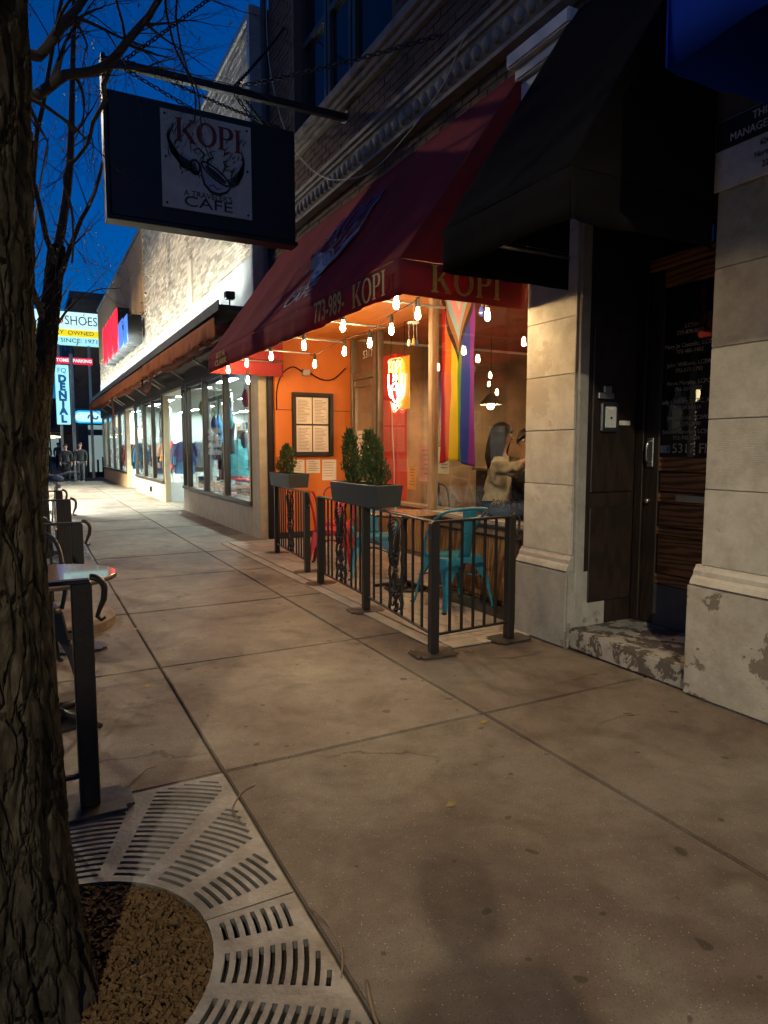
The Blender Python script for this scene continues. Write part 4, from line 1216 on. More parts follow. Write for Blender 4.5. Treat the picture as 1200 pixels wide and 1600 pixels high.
def recess(y0, y1, d=1.1):
    # returns facing the street's near end
    MB().box(2.985, 3.12, y1, y1 + .12, .0, 2.66).build('corner_post', M['tan_frame'], Bd, bevel=.004)
    MB().box(3.121, 2.99 + d, y1 + .0, y1 + .07, .0, .50).build('return_base', M['shop_panel'], Bd)
    MB().box(3.121, 2.99 + d, y1 + .02, y1 + .026, .50, 2.66).build('return_pane', M['glass'], Bd)
    MB().box(3.121, 2.99 + d, y0 - .07, y0, .0, .50).build('return_base', M['shop_panel'], Bd)
    MB().box(3.0, 2.99 + d, y0, y1, -.03, .006).build('entry_floor', M['concrete'], Bd)
    MB().box(3.0, 2.99 + d, y0, y1, 2.62, 2.66).build('entry_soffit', M['shop_wall'], Bd)
    dd = thing('shop_door', 'glazed shop door in the entrance recess %s' % ('nearest the cafe' if y0 < 18 else 'farther along'), 'door', (2.99 + d, (y0 + y1) / 2, 0))
    for a, b in ((y0 + .04, (y0 + y1) / 2 - .01), ((y0 + y1) / 2 + .01, y1 - .04)):
        f = MB().box(2.97 + d, 3.03 + d, a, a + .07, .01, 2.6).box(2.97 + d, 3.03 + d, b - .07, b, .01, 2.6).box(2.971 + d, 3.029 + d, a + .07, b - .07, .01, .2).box(2.971 + d, 3.029 + d, a + .07, b - .07, 2.5, 2.6).build('door_leaf', M['grey_metal'], dd)
        MB().box(2.995 + d, 3.003 + d, a + .07, b - .07, .2, 2.5).build('pane', M['glass'], f)
# near pale column between orange wall and windows
MB().box(2.985, 3.35, 9.545, 9.92, 0, 2.66).build('end_pier', M['shop_base'], Bd, bevel=.006)
base_wall(9.92, 15.0); window_group([9.93, 11.45, 12.95, 14.45, 14.95])
recess(15.05, 17.25)
base_wall(17.36, 22.3); window_group([17.36, 18.95, 20.5, 22.25])
recess(22.35, 24.4)
base_wall(24.5, 32.4, M['shop_stucco']); window_group([24.52, 26.4, 28.3, 30.3, 32.35])
MB().box(2.985, 3.12, 32.4, 32.5, 0, 2.66).build('end_pier', M['tan_frame'], Bd)
# a small hose bib on the base of the middle windows
tag(MB().box(2.93, 2.977, 19.3, 19.42, .16, .30).build('wall_hydrant', M['iron'], bevel=.01), 'small dark pipe connection on the shop base wall', 'pipe fitting')
# shop room
tag(MB().box(3.12, 12, 9.62, 32.5, -.04, .004).build('shop_floor', M['shop_floor']), kind='structure')
tag(MB().box(11.9, 12.0, 9.62, 32.5, .004, 3.3).build('shop_rear_wall', M['shop_wall']), kind='structure')
tag(MB().box(3.02, 12, 9.605, 9.619, .004, 3.3).build('shop_side_wall', M['shop_wall']), kind='structure')
tag(MB().box(3.12, 12, 32.42, 32.5, .004, 3.3).build('shop_side_wall', M['shop_wall']), kind='structure')
tag(MB().box(3.4, 12, 9.62, 32.5, 3.0, 3.06).build('shop_ceiling', M['shop_wall']), kind='structure')
ci = 0
for x in (4.3, 6.3, 8.5):
    for y in (11, 13.6, 16.2, 18.8, 21.4, 24, 26.6, 29.2, 31.4):
        ci += 1
        L_ = thing('ceiling_light', 'long white light fixture on the shop ceiling', 'light fixture', (x, y, 2.96), 'shop ceiling lights')
        MB().box(x - .12, x + .12, y - .65, y + .65, 2.955, 2.999).build('housing', M['grey_metal'], L_)
        MB().box(x - .10, x + .10, y - .63, y + .63, 2.948, 2.9545).build('diffuser', M['shop_light'], L_)

# goods seen through the windows
def cloth_mat(i):
    cs = [(.05, .08, .24), (.50, .05, .06), (.16, .16, .18), (.60, .56, .5), (.05, .22, .42), (.55, .14, .24), (.04, .04, .05), (.30, .34, .14), (.7, .28, .08), (.10, .42, .46)]
    k = 'garment_%d' % (i % len(cs))
    if k not in M: M[k] = mat('garment_cloth_%d' % (i % len(cs)), cs[i % len(cs)], .85, 0, None, 8, .3, 60)
    return M[k]
def garment_mesh():
    mb = MB(); n = 12; prof = []
    for j in range(9):
        t = j / 8
        w = .20 + .05 * t; d = .05 + .02 * math.sin(t * 3)
        if j == 0: w, d = .05, .03
        if j == 1: w, d = .19, .045
        prof.append((w, d, -t * .62))
    vs, fs = [], []
    for j, (w, d, z) in enumerate(prof):
        for k in range(n):
            a = 2 * math.pi * k / n
            f = 1 + .12 * math.sin(k * 3.1 + j)
            vs.append((d * math.cos(a) * f, w * math.sin(a), z))
    for j in range(8):
        for k in range(n): fs.append((j * n + k, j * n + (k + 1) % n, (j + 1) * n + (k + 1) % n, (j + 1) * n + k))
    mb.add(vs, fs)
    for s_ in (-1, 1): mb.tube([(0, .17 * s_, -.06), (.01, .26 * s_, -.25), (.02, .28 * s_, -.45)], [.055, .05, .04], 8)
    return mb.mesh('garment')
gm = garment_mesh()
def rack(x, y, n, along, label, seed, z=1.55):
    K = thing('clothes_rack', label, 'clothes rack', (x, y, 0), 'shop clothes racks')
    L = n * .11
    fr = MB(); dx, dy = (1, 0) if along == 'X' else (0, 1)
    fr.tube([(x - dx * L / 2, y - dy * L / 2, .01), (x - dx * L / 2, y - dy * L / 2, z), (x + dx * L / 2, y + dy * L / 2, z), (x + dx * L / 2, y + dy * L / 2, .01)], .014, 8)
    fr.build('rail', M['grey_metal'], K)
    for i in range(n):
        me = gm.copy(); me.materials.append(cloth_mat(seed + i * 3 + (i * i) % 4))
        o = bpy.data.objects.new('garment', me); COL.objects.link(o); o.parent = K
        t = (i + .5) / n - .5
        o.location = (dx * L * t, dy * L * t, z - .03); o.rotation_euler = (0, 0, (R(90) if along == 'X' else 0) + random.uniform(-.25, .25) + R(90))
        o.scale = (1, 1, random.uniform(.85, 1.5))
rack(4.6, 12.2, 9, 'Y', 'clothes rack behind the window nearest the cafe', 1)
rack(5.6, 14.2, 10, 'X', 'clothes rack deeper inside the shop near the entrance', 4)
rack(4.3, 19.2, 10, 'Y', 'clothes rack behind the middle shop windows', 2)
rack(4.4, 21.4, 7, 'Y', 'second clothes rack behind the middle shop windows', 7)
rack(4.4, 27.2, 10, 'Y', 'clothes rack behind the far shop windows', 5)
rack(4.5, 30.2, 10, 'Y', 'clothes rack close to the far shop corner', 3)
rack(3.75, 11.0, 7, 'Y', 'short clothes rack close behind the pane nearest the red awning', 6)
rack(3.8, 13.9, 6, 'Y', 'short clothes rack close to the near shop entrance', 9)
rack(3.6, 18.0, 6, 'Y', 'short clothes rack at the near end of the middle windows', 0)
rack(3.6, 20.6, 8, 'Y', 'clothes rack pressed against the middle shop panes', 8)
rack(3.6, 26.0, 9, 'Y', 'clothes rack at the near end of the far windows', 4)
rack(3.6, 29.0, 9, 'Y', 'clothes rack pressed against the far shop panes', 1)
for i, (x, y, lab) in enumerate(((8.0, 11.5, 'tall grey shelf unit with coloured goods deep in the shop by the cafe side'), (8.0, 16.5, 'tall grey shelf unit with goods deep behind the entrance'), (8.0, 21.0, 'tall grey shelf unit with goods behind the middle windows'), (8.0, 27.0, 'tall grey shelf unit with goods behind the far windows'))):
    K = thing('shelf_unit', lab, 'shelf unit', (x, y, 0), 'shop shelf units')
    for z in (.1, .6, 1.1, 1.6, 2.1): MB().box(x, x + .4, y - 1.8, y + 1.8, z, z + .03).build('shelf', M['grey_metal'], K)
    for q in (-1.8, 0, 1.77): MB().box(x, x + .4, y + q, y + q + .03, .006, 2.4).build('upright', M['grey_metal'], K)
    for z in (.131, .631, 1.131, 1.631, 2.131):
        q = -1.7
        while q < 1.6:
            w = random.uniform(.12, .3); MB().box(x + .03, x + .33, y + q, y + q + w, z, z + random.uniform(.12, .36)).build('goods', cloth_mat(random.randint(0, 9)), K); q += w + random.uniform(.02, .12)
# display shelf with boxes and shoes in near window
SH = thing('window_display', 'low white display plinth in the window nearest the cafe', 'display plinth', (3.5, 11, 0))
MB().box(3.2, 3.9, 9.95, 14.9, .006, .5).build('plinth', M['shop_wall'], SH, bevel=.01)
def shoe(x, y, z, ang, m, lab):
    mb = MB()
    vs, fs = [], []
    secs = [(-.13, .032, .085), (-.09, .038, .09), (-.03, .036, .075), (.04, .042, .05), (.10, .045, .04), (.14, .03, .03)]
    n = 8
    for (t, w, h) in secs:
        for k in range(n):
            a = 2 * math.pi * k / n
            vs.append((t, w * math.cos(a), max(0, h / 2 + h / 2 * math.sin(a))))
    for i in range(len(secs) - 1):
        for k in range(n): fs.append((i * n + k, i * n + (k + 1) % n, (i + 1) * n + (k + 1) % n, (i + 1) * n + k))
    fs += [tuple(range(n)), tuple((len(secs) - 1) * n + k for k in range(n))]
    mb.add(vs, fs)
    o = mb.build('shoe', m, smooth=True); o.location = (x, y, z); o.rotation_euler = (0, 0, ang)
    tag(o, lab, 'shoe', 'shoes in the shop window')
for i in range(18):
    shoe(3.28 + .16 * (i % 3) + random.uniform(-.03, .03), 10.15 + (i // 3) * .27, .502, random.uniform(2.4, 4.2), cloth_mat(i * 3 + 1), 'shoe on the low display plinth in the nearest shop window')
for i in range(26):
    y = 10.0 + (i % 13) * .37 + random.uniform(-.04, .04); x = 3.3 + .38 * (i // 13); h = random.uniform(.06, .3); w = random.uniform(.1, .16)
    K = thing('folded_clothes', 'small folded stack of coloured clothes in the nearest shop window', 'clothes', (x, y, .502), 'folded clothes in the shop window')
    for q in range(max(1, int(h / .05))): MB().box(x - .1, x + .1, y - w, y + w, .503 + q * .05, .55 + q * .05).build('garment', cloth_mat(i * 3 + q * 2), K, bevel=.015)
for i in range(9):
    y = 10.3 + i * .55; z = 1.5 + .35 * (i % 3); x = 3.35 + .12 * (i % 2)
    K = thing('hanging_bag', ('first second third fourth fifth sixth seventh eighth ninth'.split()[i]) + ' coloured bag hanging in the nearest shop window, counted from the cafe', 'bag', (x, y, z), 'bags hanging in the shop window')
    MB().ball((x, y, z), (.07, .13, .16), 10, 7).build('body', cloth_mat(i * 7 + 1), K, smooth=True)
    MB().tube([(x, y - .09, z + .1), (x, y, z + .34), (x, y + .09, z + .1)], .01, 5).build('strap', cloth_mat(i), K)
    MB().tube([(x, y, z + .33), (x, y, 2.99)], .003, 4).build('cord', M['cable'], K)
for i, (y, h, c) in enumerate(((10.5, .5, 9), (11.0, .62, 1), (11.9, .45, 4))):
    B2 = thing('display_stand', ('short teal stand with goods', 'tall red wire chair stand', 'dark blue stand with goods')[i] + ' in the nearest shop window', 'display stand', (3.62, y, .5), 'stands in the shop window')
    MB().lathe([(.10, 0), (.10, .015), (.018, .03), (.018, h), (.14, h + .01), (.14, h + .03)], (3.62, y, .502), 14).build('stand', cloth_mat(c), B2, smooth=False)
    MB().box(3.54, 3.70, y - .1, y + .1, h + .534, h + .70).build('goods_box', cloth_mat(c + 2), B2, bevel=.02)
# guitar-like bag hanging and mannequin torso
for i, (x, y, z, c, lab) in enumerate(((3.55, 13.3, .502, 6, 'dark dressed mannequin in the left pane of the nearest shop window'), (3.6, 14.3, .502, 4, 'blue dressed mannequin near the shop entrance'), (3.7, 18.3, .006, 3, 'pale mannequin behind the middle shop windows'), (3.7, 20.1, .006, 1, 'red mannequin behind the middle shop windows'), (3.7, 25.6, .006, 2, 'grey mannequin behind the far shop windows'), (3.8, 29.2, .006, 8, 'orange mannequin behind the far shop windows'))):
    K = thing('mannequin', lab, 'mannequin', (x, y, z), 'shop mannequins')
    prof = [(.03, 0), (.15, .02), (.165, .10), (.125, .30), (.15, .48), (.17, .58), (.13, .66), (.05, .70), (.045, .80), (.03, .83)]
    vs = MB().lathe(prof, (0, 0, 0), 16)
    vs.v = [(a * .7 + x, b * 1.1 + y, c_ + z + .72) for a, b, c_ in vs.v]
    vs.build('torso', cloth_mat(c), K, smooth=True)
    MB().tube([(x, y, z), (x, y, z + .74)], .015, 8).build('pole', M['grey_metal'], K)
    MB().lathe([(.16, 0), (.16, .02), (.02, .03)], (x, y, z), 16).build('foot', M['grey_metal'], K)
bx = thing('blue_box', 'blue and white carton inside the shop entrance', 'carton', (3.5, 17.6, .5))
MB().box(3.22, 3.62, 17.32, 17.75, .006, .36).build('carton', M['shop_wall'], bx, bevel=.004)
MB().box(3.30, 3.54, 17.316, 17.3195, .08, .28).build('blue_mark', M['ink_blue'], bx)
text_w = thing('window_decal', 'white brush lettered decal on the nearest shop window', 'decal', (2.95, 12.9, 1.6))
mb = MB(); rd = random.Random(4)
for r_ in range(4):
    x = 0
    while x < .95:
        h = rd.uniform(.06, .12); q = [(x, -r_ * .13), (x + rd.uniform(.0, .04), -r_ * .13 + h), (x + .05, -r_ * .13 + rd.uniform(0, .05))]
        mb.ribbon(q, [.03, .022, .03], ((3.0065, 12.75, 1.62), FX, UP), .0015); x += rd.uniform(.06, .1)
mb.build('brush_strokes', M['white_print'], text_w)
# shop wall letters
def wall_letter(y0, y1, z0, z1, kind, face, label, depth=.42):
    K = thing('channel_letter', label, 'sign letter', (2.9, (y0 + y1) / 2, z0), 'large lit letters on the shop wall')
    w, h = y1 - y0, z1 - z0
    t = w * .30
    shapes = {'U': [(0, h), (0, h * .3), (w * .2, 0), (w * .8, 0), (w, h * .3), (w, h), (w - t, h), (w - t, h * .36), (w * .64, h * .2), (w * .36, h * .2), (t, h * .36), (t, h)],
              'I': [(0, 0), (w, 0), (w, h), (0, h)],
              'N': [(0, 0), (t, 0), (t, h * .6), (w - t, 0), (w, 0), (w, h), (w - t, h), (w - t, h * .4), (t, h), (0, h)],
              'S': [(0, 0), (w, h * .05), (w, h * .58), (t, h * .62), (t, h * .8), (w, h * .8), (w, h), (0, h * .98), (0, h * .45), (w - t, h * .42), (w - t, h * .2), (0, h * .2)]}
    fill_shape('return', [shapes[kind]], ((2.9 - depth / 2, y1, z0), FX, UP), depth, M['black_paint'], K)
    # tubes of light on the face, following the outline
    q = shapes[kind]
    cxm, cym = sum(a for a, b in q) / len(q), sum(b for a, b in q) / len(q)
    fill_shape('lit_face', [[(cxm + (a - cxm) * .97, cym + (b - cym) * .97) for a, b in q]], ((2.9 - depth - .012, y1, z0), FX, UP), .02, face, K)
    for k in range(5):
        y = y0 + w * (.12 + .19 * k)
        MB().tube([(2.9 - depth - .03, y, z0 + h * .08), (2.9 - depth - .03, y, z0 + h * .92)], .016, 6).build('neon_tube', face, K)
    return K
for i, (a, b, k) in enumerate(((24.75, 26.1, 'N'), (23.35, 24.55, 'U'), (21.95, 23.15, 'I'))):
    wall_letter(a, b, 4.25, 5.55, k, M['sign_red'], ('farthest', 'middle', 'nearest')[i] + ' of the red lit letters on the shop wall', .34)
wall_letter(20.5, 21.5, 4.2, 5.0, 'S', M['sign_blue'], 'blue lit letter right of the red letters', .36)
wall_letter(19.6, 20.2, 4.2, 4.95, 'I', M['sign_blue'], 'nearest blue lit letter with black side', .36)
# ================================================================ iron fences
FH = .88
def scroll_casting(c, t, h0, h1, parent):
    """cast iron leaf ornament standing in a panel: c = centre line point, t = unit direction of the panel"""
    c = Vector(c); t = Vector(t); H = h1 - h0
    def Q(a, b, d=0):
        nrm = Vector((-t.y, t.x, 0))
        return c + t * a + nrm * d + Vector((0, 0, h0 + b * H))
    mb = MB()
    for s_ in (-1, 1):
        # twisted side rods
        pts = [Q(s_ * .115, k / 30, .004 * math.sin(k * 1.2)) for k in range(31)]
        mb.tube(pts, [.008 + .0045 * abs(math.sin(k * 1.35)) for k in range(31)], 6)
        # acanthus plume
        for k in range(5):
            w = .03 + .017 * k
            mb.tube([Q(0, .50 + .02 * k), Q(s_ * w * .8, .60 + .035 * k, .012), Q(s_ * w, .70 + .045 * k, .02), Q(s_ * w * .75, .80 + .035 * k, .012), Q(s_ * w * .25, .82 + .035 * k, .0)], [.007, .014, .017, .012, .005], 6, flat=.6)
        for k in range(4):
            w = .085 - .012 * k
            mb.tube([Q(0, .66 - .05 * k), Q(s_ * w * .6, .63 - .05 * k, .012), Q(s_ * w, .66 - .05 * k, .01), Q(s_ * w * .95, .70 - .05 * k)], [.008, .012, .012, .005], 6, flat=.6)
        # mid ring
        mb.tube([Q(s_ * .045 * math.sin(a), .335 + .085 * math.cos(a), .004) for a in [i * math.pi / 10 for i in range(11)]], [.011] * 11, 6)
        mb.ball(Q(s_ * .05, .30), .016, 7, 5)
        # bottom scrolls
        sp = []
        for i in range(17):
            a = i / 16 * 2.2 * math.pi
            r = .062 * (1 - i / 21)
            sp.append(Q(s_ * (.058 + r * math.cos(a + math.pi)), .095 + r * math.sin(a) / H * 1.0))
        mb.tube(sp, [.011 - .0003 * i for i in range(17)], 6)
        mb.ball(Q(s_ * .055, .20), .018, 7, 5)
        mb.tube([Q(0, .22), Q(s_ * .03, .17, .01), Q(s_ * .055, .20)], [.008, .011, .006], 6)
    mb.tube([Q(0, 0), Q(0, .2), Q(0, .45), Q(0, .6)], [.010, .012, .014, .010], 8)
    for b, r in ((.03, .02), (.22, .018), (.44, .022), (.96, .016)): mb.ball(Q(0, b), r, 8, 6)
    for k in range(6):
        a = k / 6 * 2 * math.pi
        mb.tube([Q(0, .58), Q(.035 * math.sin(a), .58 + .05 * math.cos(a), .018), Q(.05 * math.sin(a), .58 + .075 * math.cos(a), .006)], [.008, .014, .004], 6)
    return mb.build('cast_ornament', M['iron'], parent, smooth=True)

def lambs_tongue(p, d, parent):
    """curled rail end: leaves p along d, bends down"""
    p = Vector(p); d = Vector(d); pts = []
    for a in range(0, 100, 12): pts.append(p + d * (.05 * math.sin(R(a))) + Vector((0, 0, -.05 + .05 * math.cos(R(a)))))
    pts += [p + d * .046 + Vector((0, 0, -.09)), p + d * .03 + Vector((0, 0, -.125)), p + d * .022 + Vector((0, 0, -.15)), p + d * .035 + Vector((0, 0, -.165)), p + d * .05 + Vector((0, 0, -.155))]
    return MB().tube(pts, [.015] * (len(pts) - 4) + [.012, .011, .010, .009], 8, flat=.6).build('rail_curl', M['iron'], parent, smooth=True)

def base_plate(p, w, l, ang, parent, m='plate'):
    mb = MB(); mb.box(-l / 2, l / 2, -w / 2, w / 2, 0, .010)
    me = mb.mesh('base_plate')
    bm = bmesh.new(); bm.from_mesh(me)
    es = [e for e in bm.edges if abs((e.verts[0].co - e.verts[1].co).z) > .005]
    bmesh.ops.bevel(bm, geom=es, offset=.03, segments=4, affect='EDGES'); bm.to_mesh(me); bm.free()
    me.transform(Matrix.Translation((p[0], p[1], .0055)) @ Matrix.Rotation(R(ang), 4, 'Z'))
    return link('base_plate', me, M[m], parent)

def fence_panel(p0, p1, label, post0=True, post1=True, casting=True, nb=3, group='iron railings round the cafe patio', pw=.058, curl=None, plate_ang=None, plates=('plate', 'plate'), h=FH, plate_off=0):
    p0 = Vector((p0[0], p0[1], 0)); p1 = Vector((p1[0], p1[1], 0)); d = p1 - p0; t = d.normalized(); L = d.length
    F_ = thing('iron_railing', label, 'railing', tuple(p0 + d / 2), group)
    ang = math.degrees(math.atan2(t.y, t.x))
    nr = Vector((-t.y, t.x, 0))
    for use, p, pm in ((post0, p0, plates[0]), (post1, p1, plates[1])):
        if not use: continue
        MB().obox(p + Vector((0, 0, h / 2 + .004)), t * pw / 2, nr * pw / 2, Vector((0, 0, h / 2 - .012))).build('post', M['iron'], F_, bevel=.004)
        base_plate(p + nr * plate_off, .20, .30, (ang + 90) if plate_ang is None else plate_ang, F_, pm)
    a0 = p0 + t * (pw / 2 if post0 else .0); a1 = p1 - t * (pw / 2 if post1 else .0)
    zt = Vector((0, 0, h - .005)); zb = Vector((0, 0, .13))
    MB().bar(p0 - t * .03 + zt, p1 + t * .03 + zt, .046, .016).build('top_rail', M['iron'], F_, bevel=.004)
    MB().bar(a0 + zb, a1 + zb, .026, .014).build('bottom_rail', M['iron'], F_, bevel=.003)
    Li = (a1 - a0).length
    if casting:
        scroll_casting((a0 + a1) / 2, t, .135, h - .02, F_)
        ts = [(.5 * Li - .15) * (k + 1) / (nb + 1) for k in range(nb)]
        ts = ts + [Li - q for q in ts]
    else:
        ts = [Li * (k + 1) / (nb + 1) for k in range(nb)]
    for q in ts:
        p = a0 + t * q
        MB().obox(p + Vector((0, 0, (h + .13) / 2 - .005)), t * .0075, nr * .0075, Vector((0, 0, (h - .13) / 2 - .01))).build('baluster', M['iron'], F_)
    if curl is not None:
        for pt, dv in curl: lambs_tongue(Vector((pt[0], pt[1], h + .008)), dv, F_)
    return F_
C1, C2, C3, CR_ = (2.30, 3.66), (2.43, 4.92), (2.52, 6.12), (2.95, 3.70)
fence_panel(C1, C2, 'iron railing panel between the near corner post and the planter', True, True, True, 2)
fence_panel((C2[0] + .005, C2[1] + .032), C3, 'iron railing panel under the long grey planter', False, True, True, 3)
fence_panel((C1[0] + .032, C1[1] + .002), CR_, 'plain barred side railing facing the stone pilaster', False, True, False, 5, curl=[((CR_[0] + .03, CR_[1]), (1, 0, 0))], plate_ang=2)
fence_panel((2.63, 6.76), (2.78, 8.2), 'separate iron railing with small planter nearest the pale shop', True, True, True, 4, curl=[((2.626, 6.73), (-.1, -1, 0))])
# kerbside railings, seen end on beyond the trunk
KG = 'kerbside iron railings'
def kerb_rail(x, y, lab, h=FH, sh='plate'):
    return fence_panel((x - .95, y), (x, y), lab, True, True, False, 6, KG, .07, [((x + .03, y), (1, 0, 0))], 0, (sh, sh), h)
kerb_rail(.15, 2.66, 'nearest kerbside railing with black post beside the tree grate', .87)
kerb_rail(.265, 4.86, 'second kerbside railing with curled rail end', .86)
kerb_rail(.31, 7.1, 'third kerbside railing beyond the black chair', .86)
kerb_rail(.30, 8.6, 'farthest kerbside railing next to the parked bicycle', .86)

# ================================================================ planters and conifers
def planter(x0, x1, y0, y1, z0, z1, lab, g='grey planter boxes on the railings'):
    K = thing('planter_box', lab, 'planter', ((x0 + x1) / 2, (y0 + y1) / 2, z0), g)
    t = .014; f = .015
    vs = []
    for (z, e) in ((z0, f), (z1, 0)): vs += [(x0 + e, y0 + e, z), (x1 - e, y0 + e, z), (x1 - e, y1 - e, z), (x0 + e, y1 - e, z)]
    for (z, e) in ((z1, t), (z1 - .05, t)): vs += [(x0 + e, y0 + e, z), (x1 - e, y0 + e, z), (x1 - e, y1 - e, z), (x0 + e, y1 - e, z)]
    fs = [(3, 2, 1, 0)] + [(i, (i + 1) % 4, 4 + (i + 1) % 4, 4 + i) for i in range(4)] + [(4 + i, 4 + (i + 1) % 4, 8 + (i + 1) % 4, 8 + i) for i in range(4)] + [(8 + i, 8 + (i + 1) % 4, 12 + (i + 1) % 4, 12 + i) for i in range(4)]
    MB().add(vs, fs).build('box', M['planter'], K, bevel=.004)
    MB().box(x0 + t, x1 - t, y0 + t, y1 - t, z1 - .052, z1 - .03).build('soil', M['soil'], K)
    return K
p1_ = planter(2.36, 2.60, 4.60, 5.50, .885, 1.06, 'long grey planter with two conifers on the near railing')
p2_ = planter(2.66, 2.92, 7.40, 8.12, .885, 1.05, 'small grey planter on the railing nearest the pale shop')
def conifer(x, y, z, h, r, lab, n=2600, seed=1):
    rd = random.Random(seed)
    K = thing('dwarf_conifer', lab, 'conifer', (x, y, z), 'small conifers in planters')
    MB().tube([(x, y, z), (x, y, z + h * .8)], [.014, .005], 6).build('trunk', M['branch'], K)
    mb = MB()
    lean = (rd.uniform(-.07, .07), rd.uniform(-.07, .07))
    for i in range(n):
        t = rd.random() ** .8
        rr = r * (math.sin(min(1, t * 1.5 + .32) * math.pi * .5)) * (1 - t) ** .62 * 1.25 + .006
        a = rd.uniform(0, 2 * math.pi)
        lump = 1 + .55 * noise.noise((math.cos(a) * 1.7, math.sin(a) * 1.7, t * 5 + seed)) + .25 * noise.noise((math.cos(a) * 4, math.sin(a) * 4, t * 14 + seed))
        q = rr * lump * (rd.random() ** .35)
        c = Vector((x + lean[0] * t + q * math.cos(a), y + lean[1] * t + q * math.sin(a), z + .01 + t * h))
        up = Vector((math.cos(a) * .55, math.sin(a) * .55, 1.0)) + Vector((rd.uniform(-.4, .4), rd.uniform(-.4, .4), rd.uniform(-.2, .3)))
        up.normalize(); L = rd.uniform(.02, .05) * (1 - .25 * t) * (1.7 if rd.random() < .06 else 1)
        s_ = up.orthogonal().normalized(); s_ = (Matrix.Rotation(rd.uniform(0, 6.28), 3, up) @ s_) * L * .17
        mb.add([c, c + up * L * .5 + s_, c + up * L, c + up * L * .5 - s_], [(0, 1, 2, 3)])
    tag(mb.build('foliage', M['conifer'], K), kind='stuff')
conifer(2.49, 5.28, 1.02, .47, .085, 'left of the two conifers in the long planter', 1900, 3)
conifer(2.50, 4.86, 1.02, .45, .11, 'right of the two conifers in the long planter', 2400, 8)
conifer(2.80, 7.86, 1.01, .36, .11, 'single small conifer by the pale shop pier', 2000, 5)

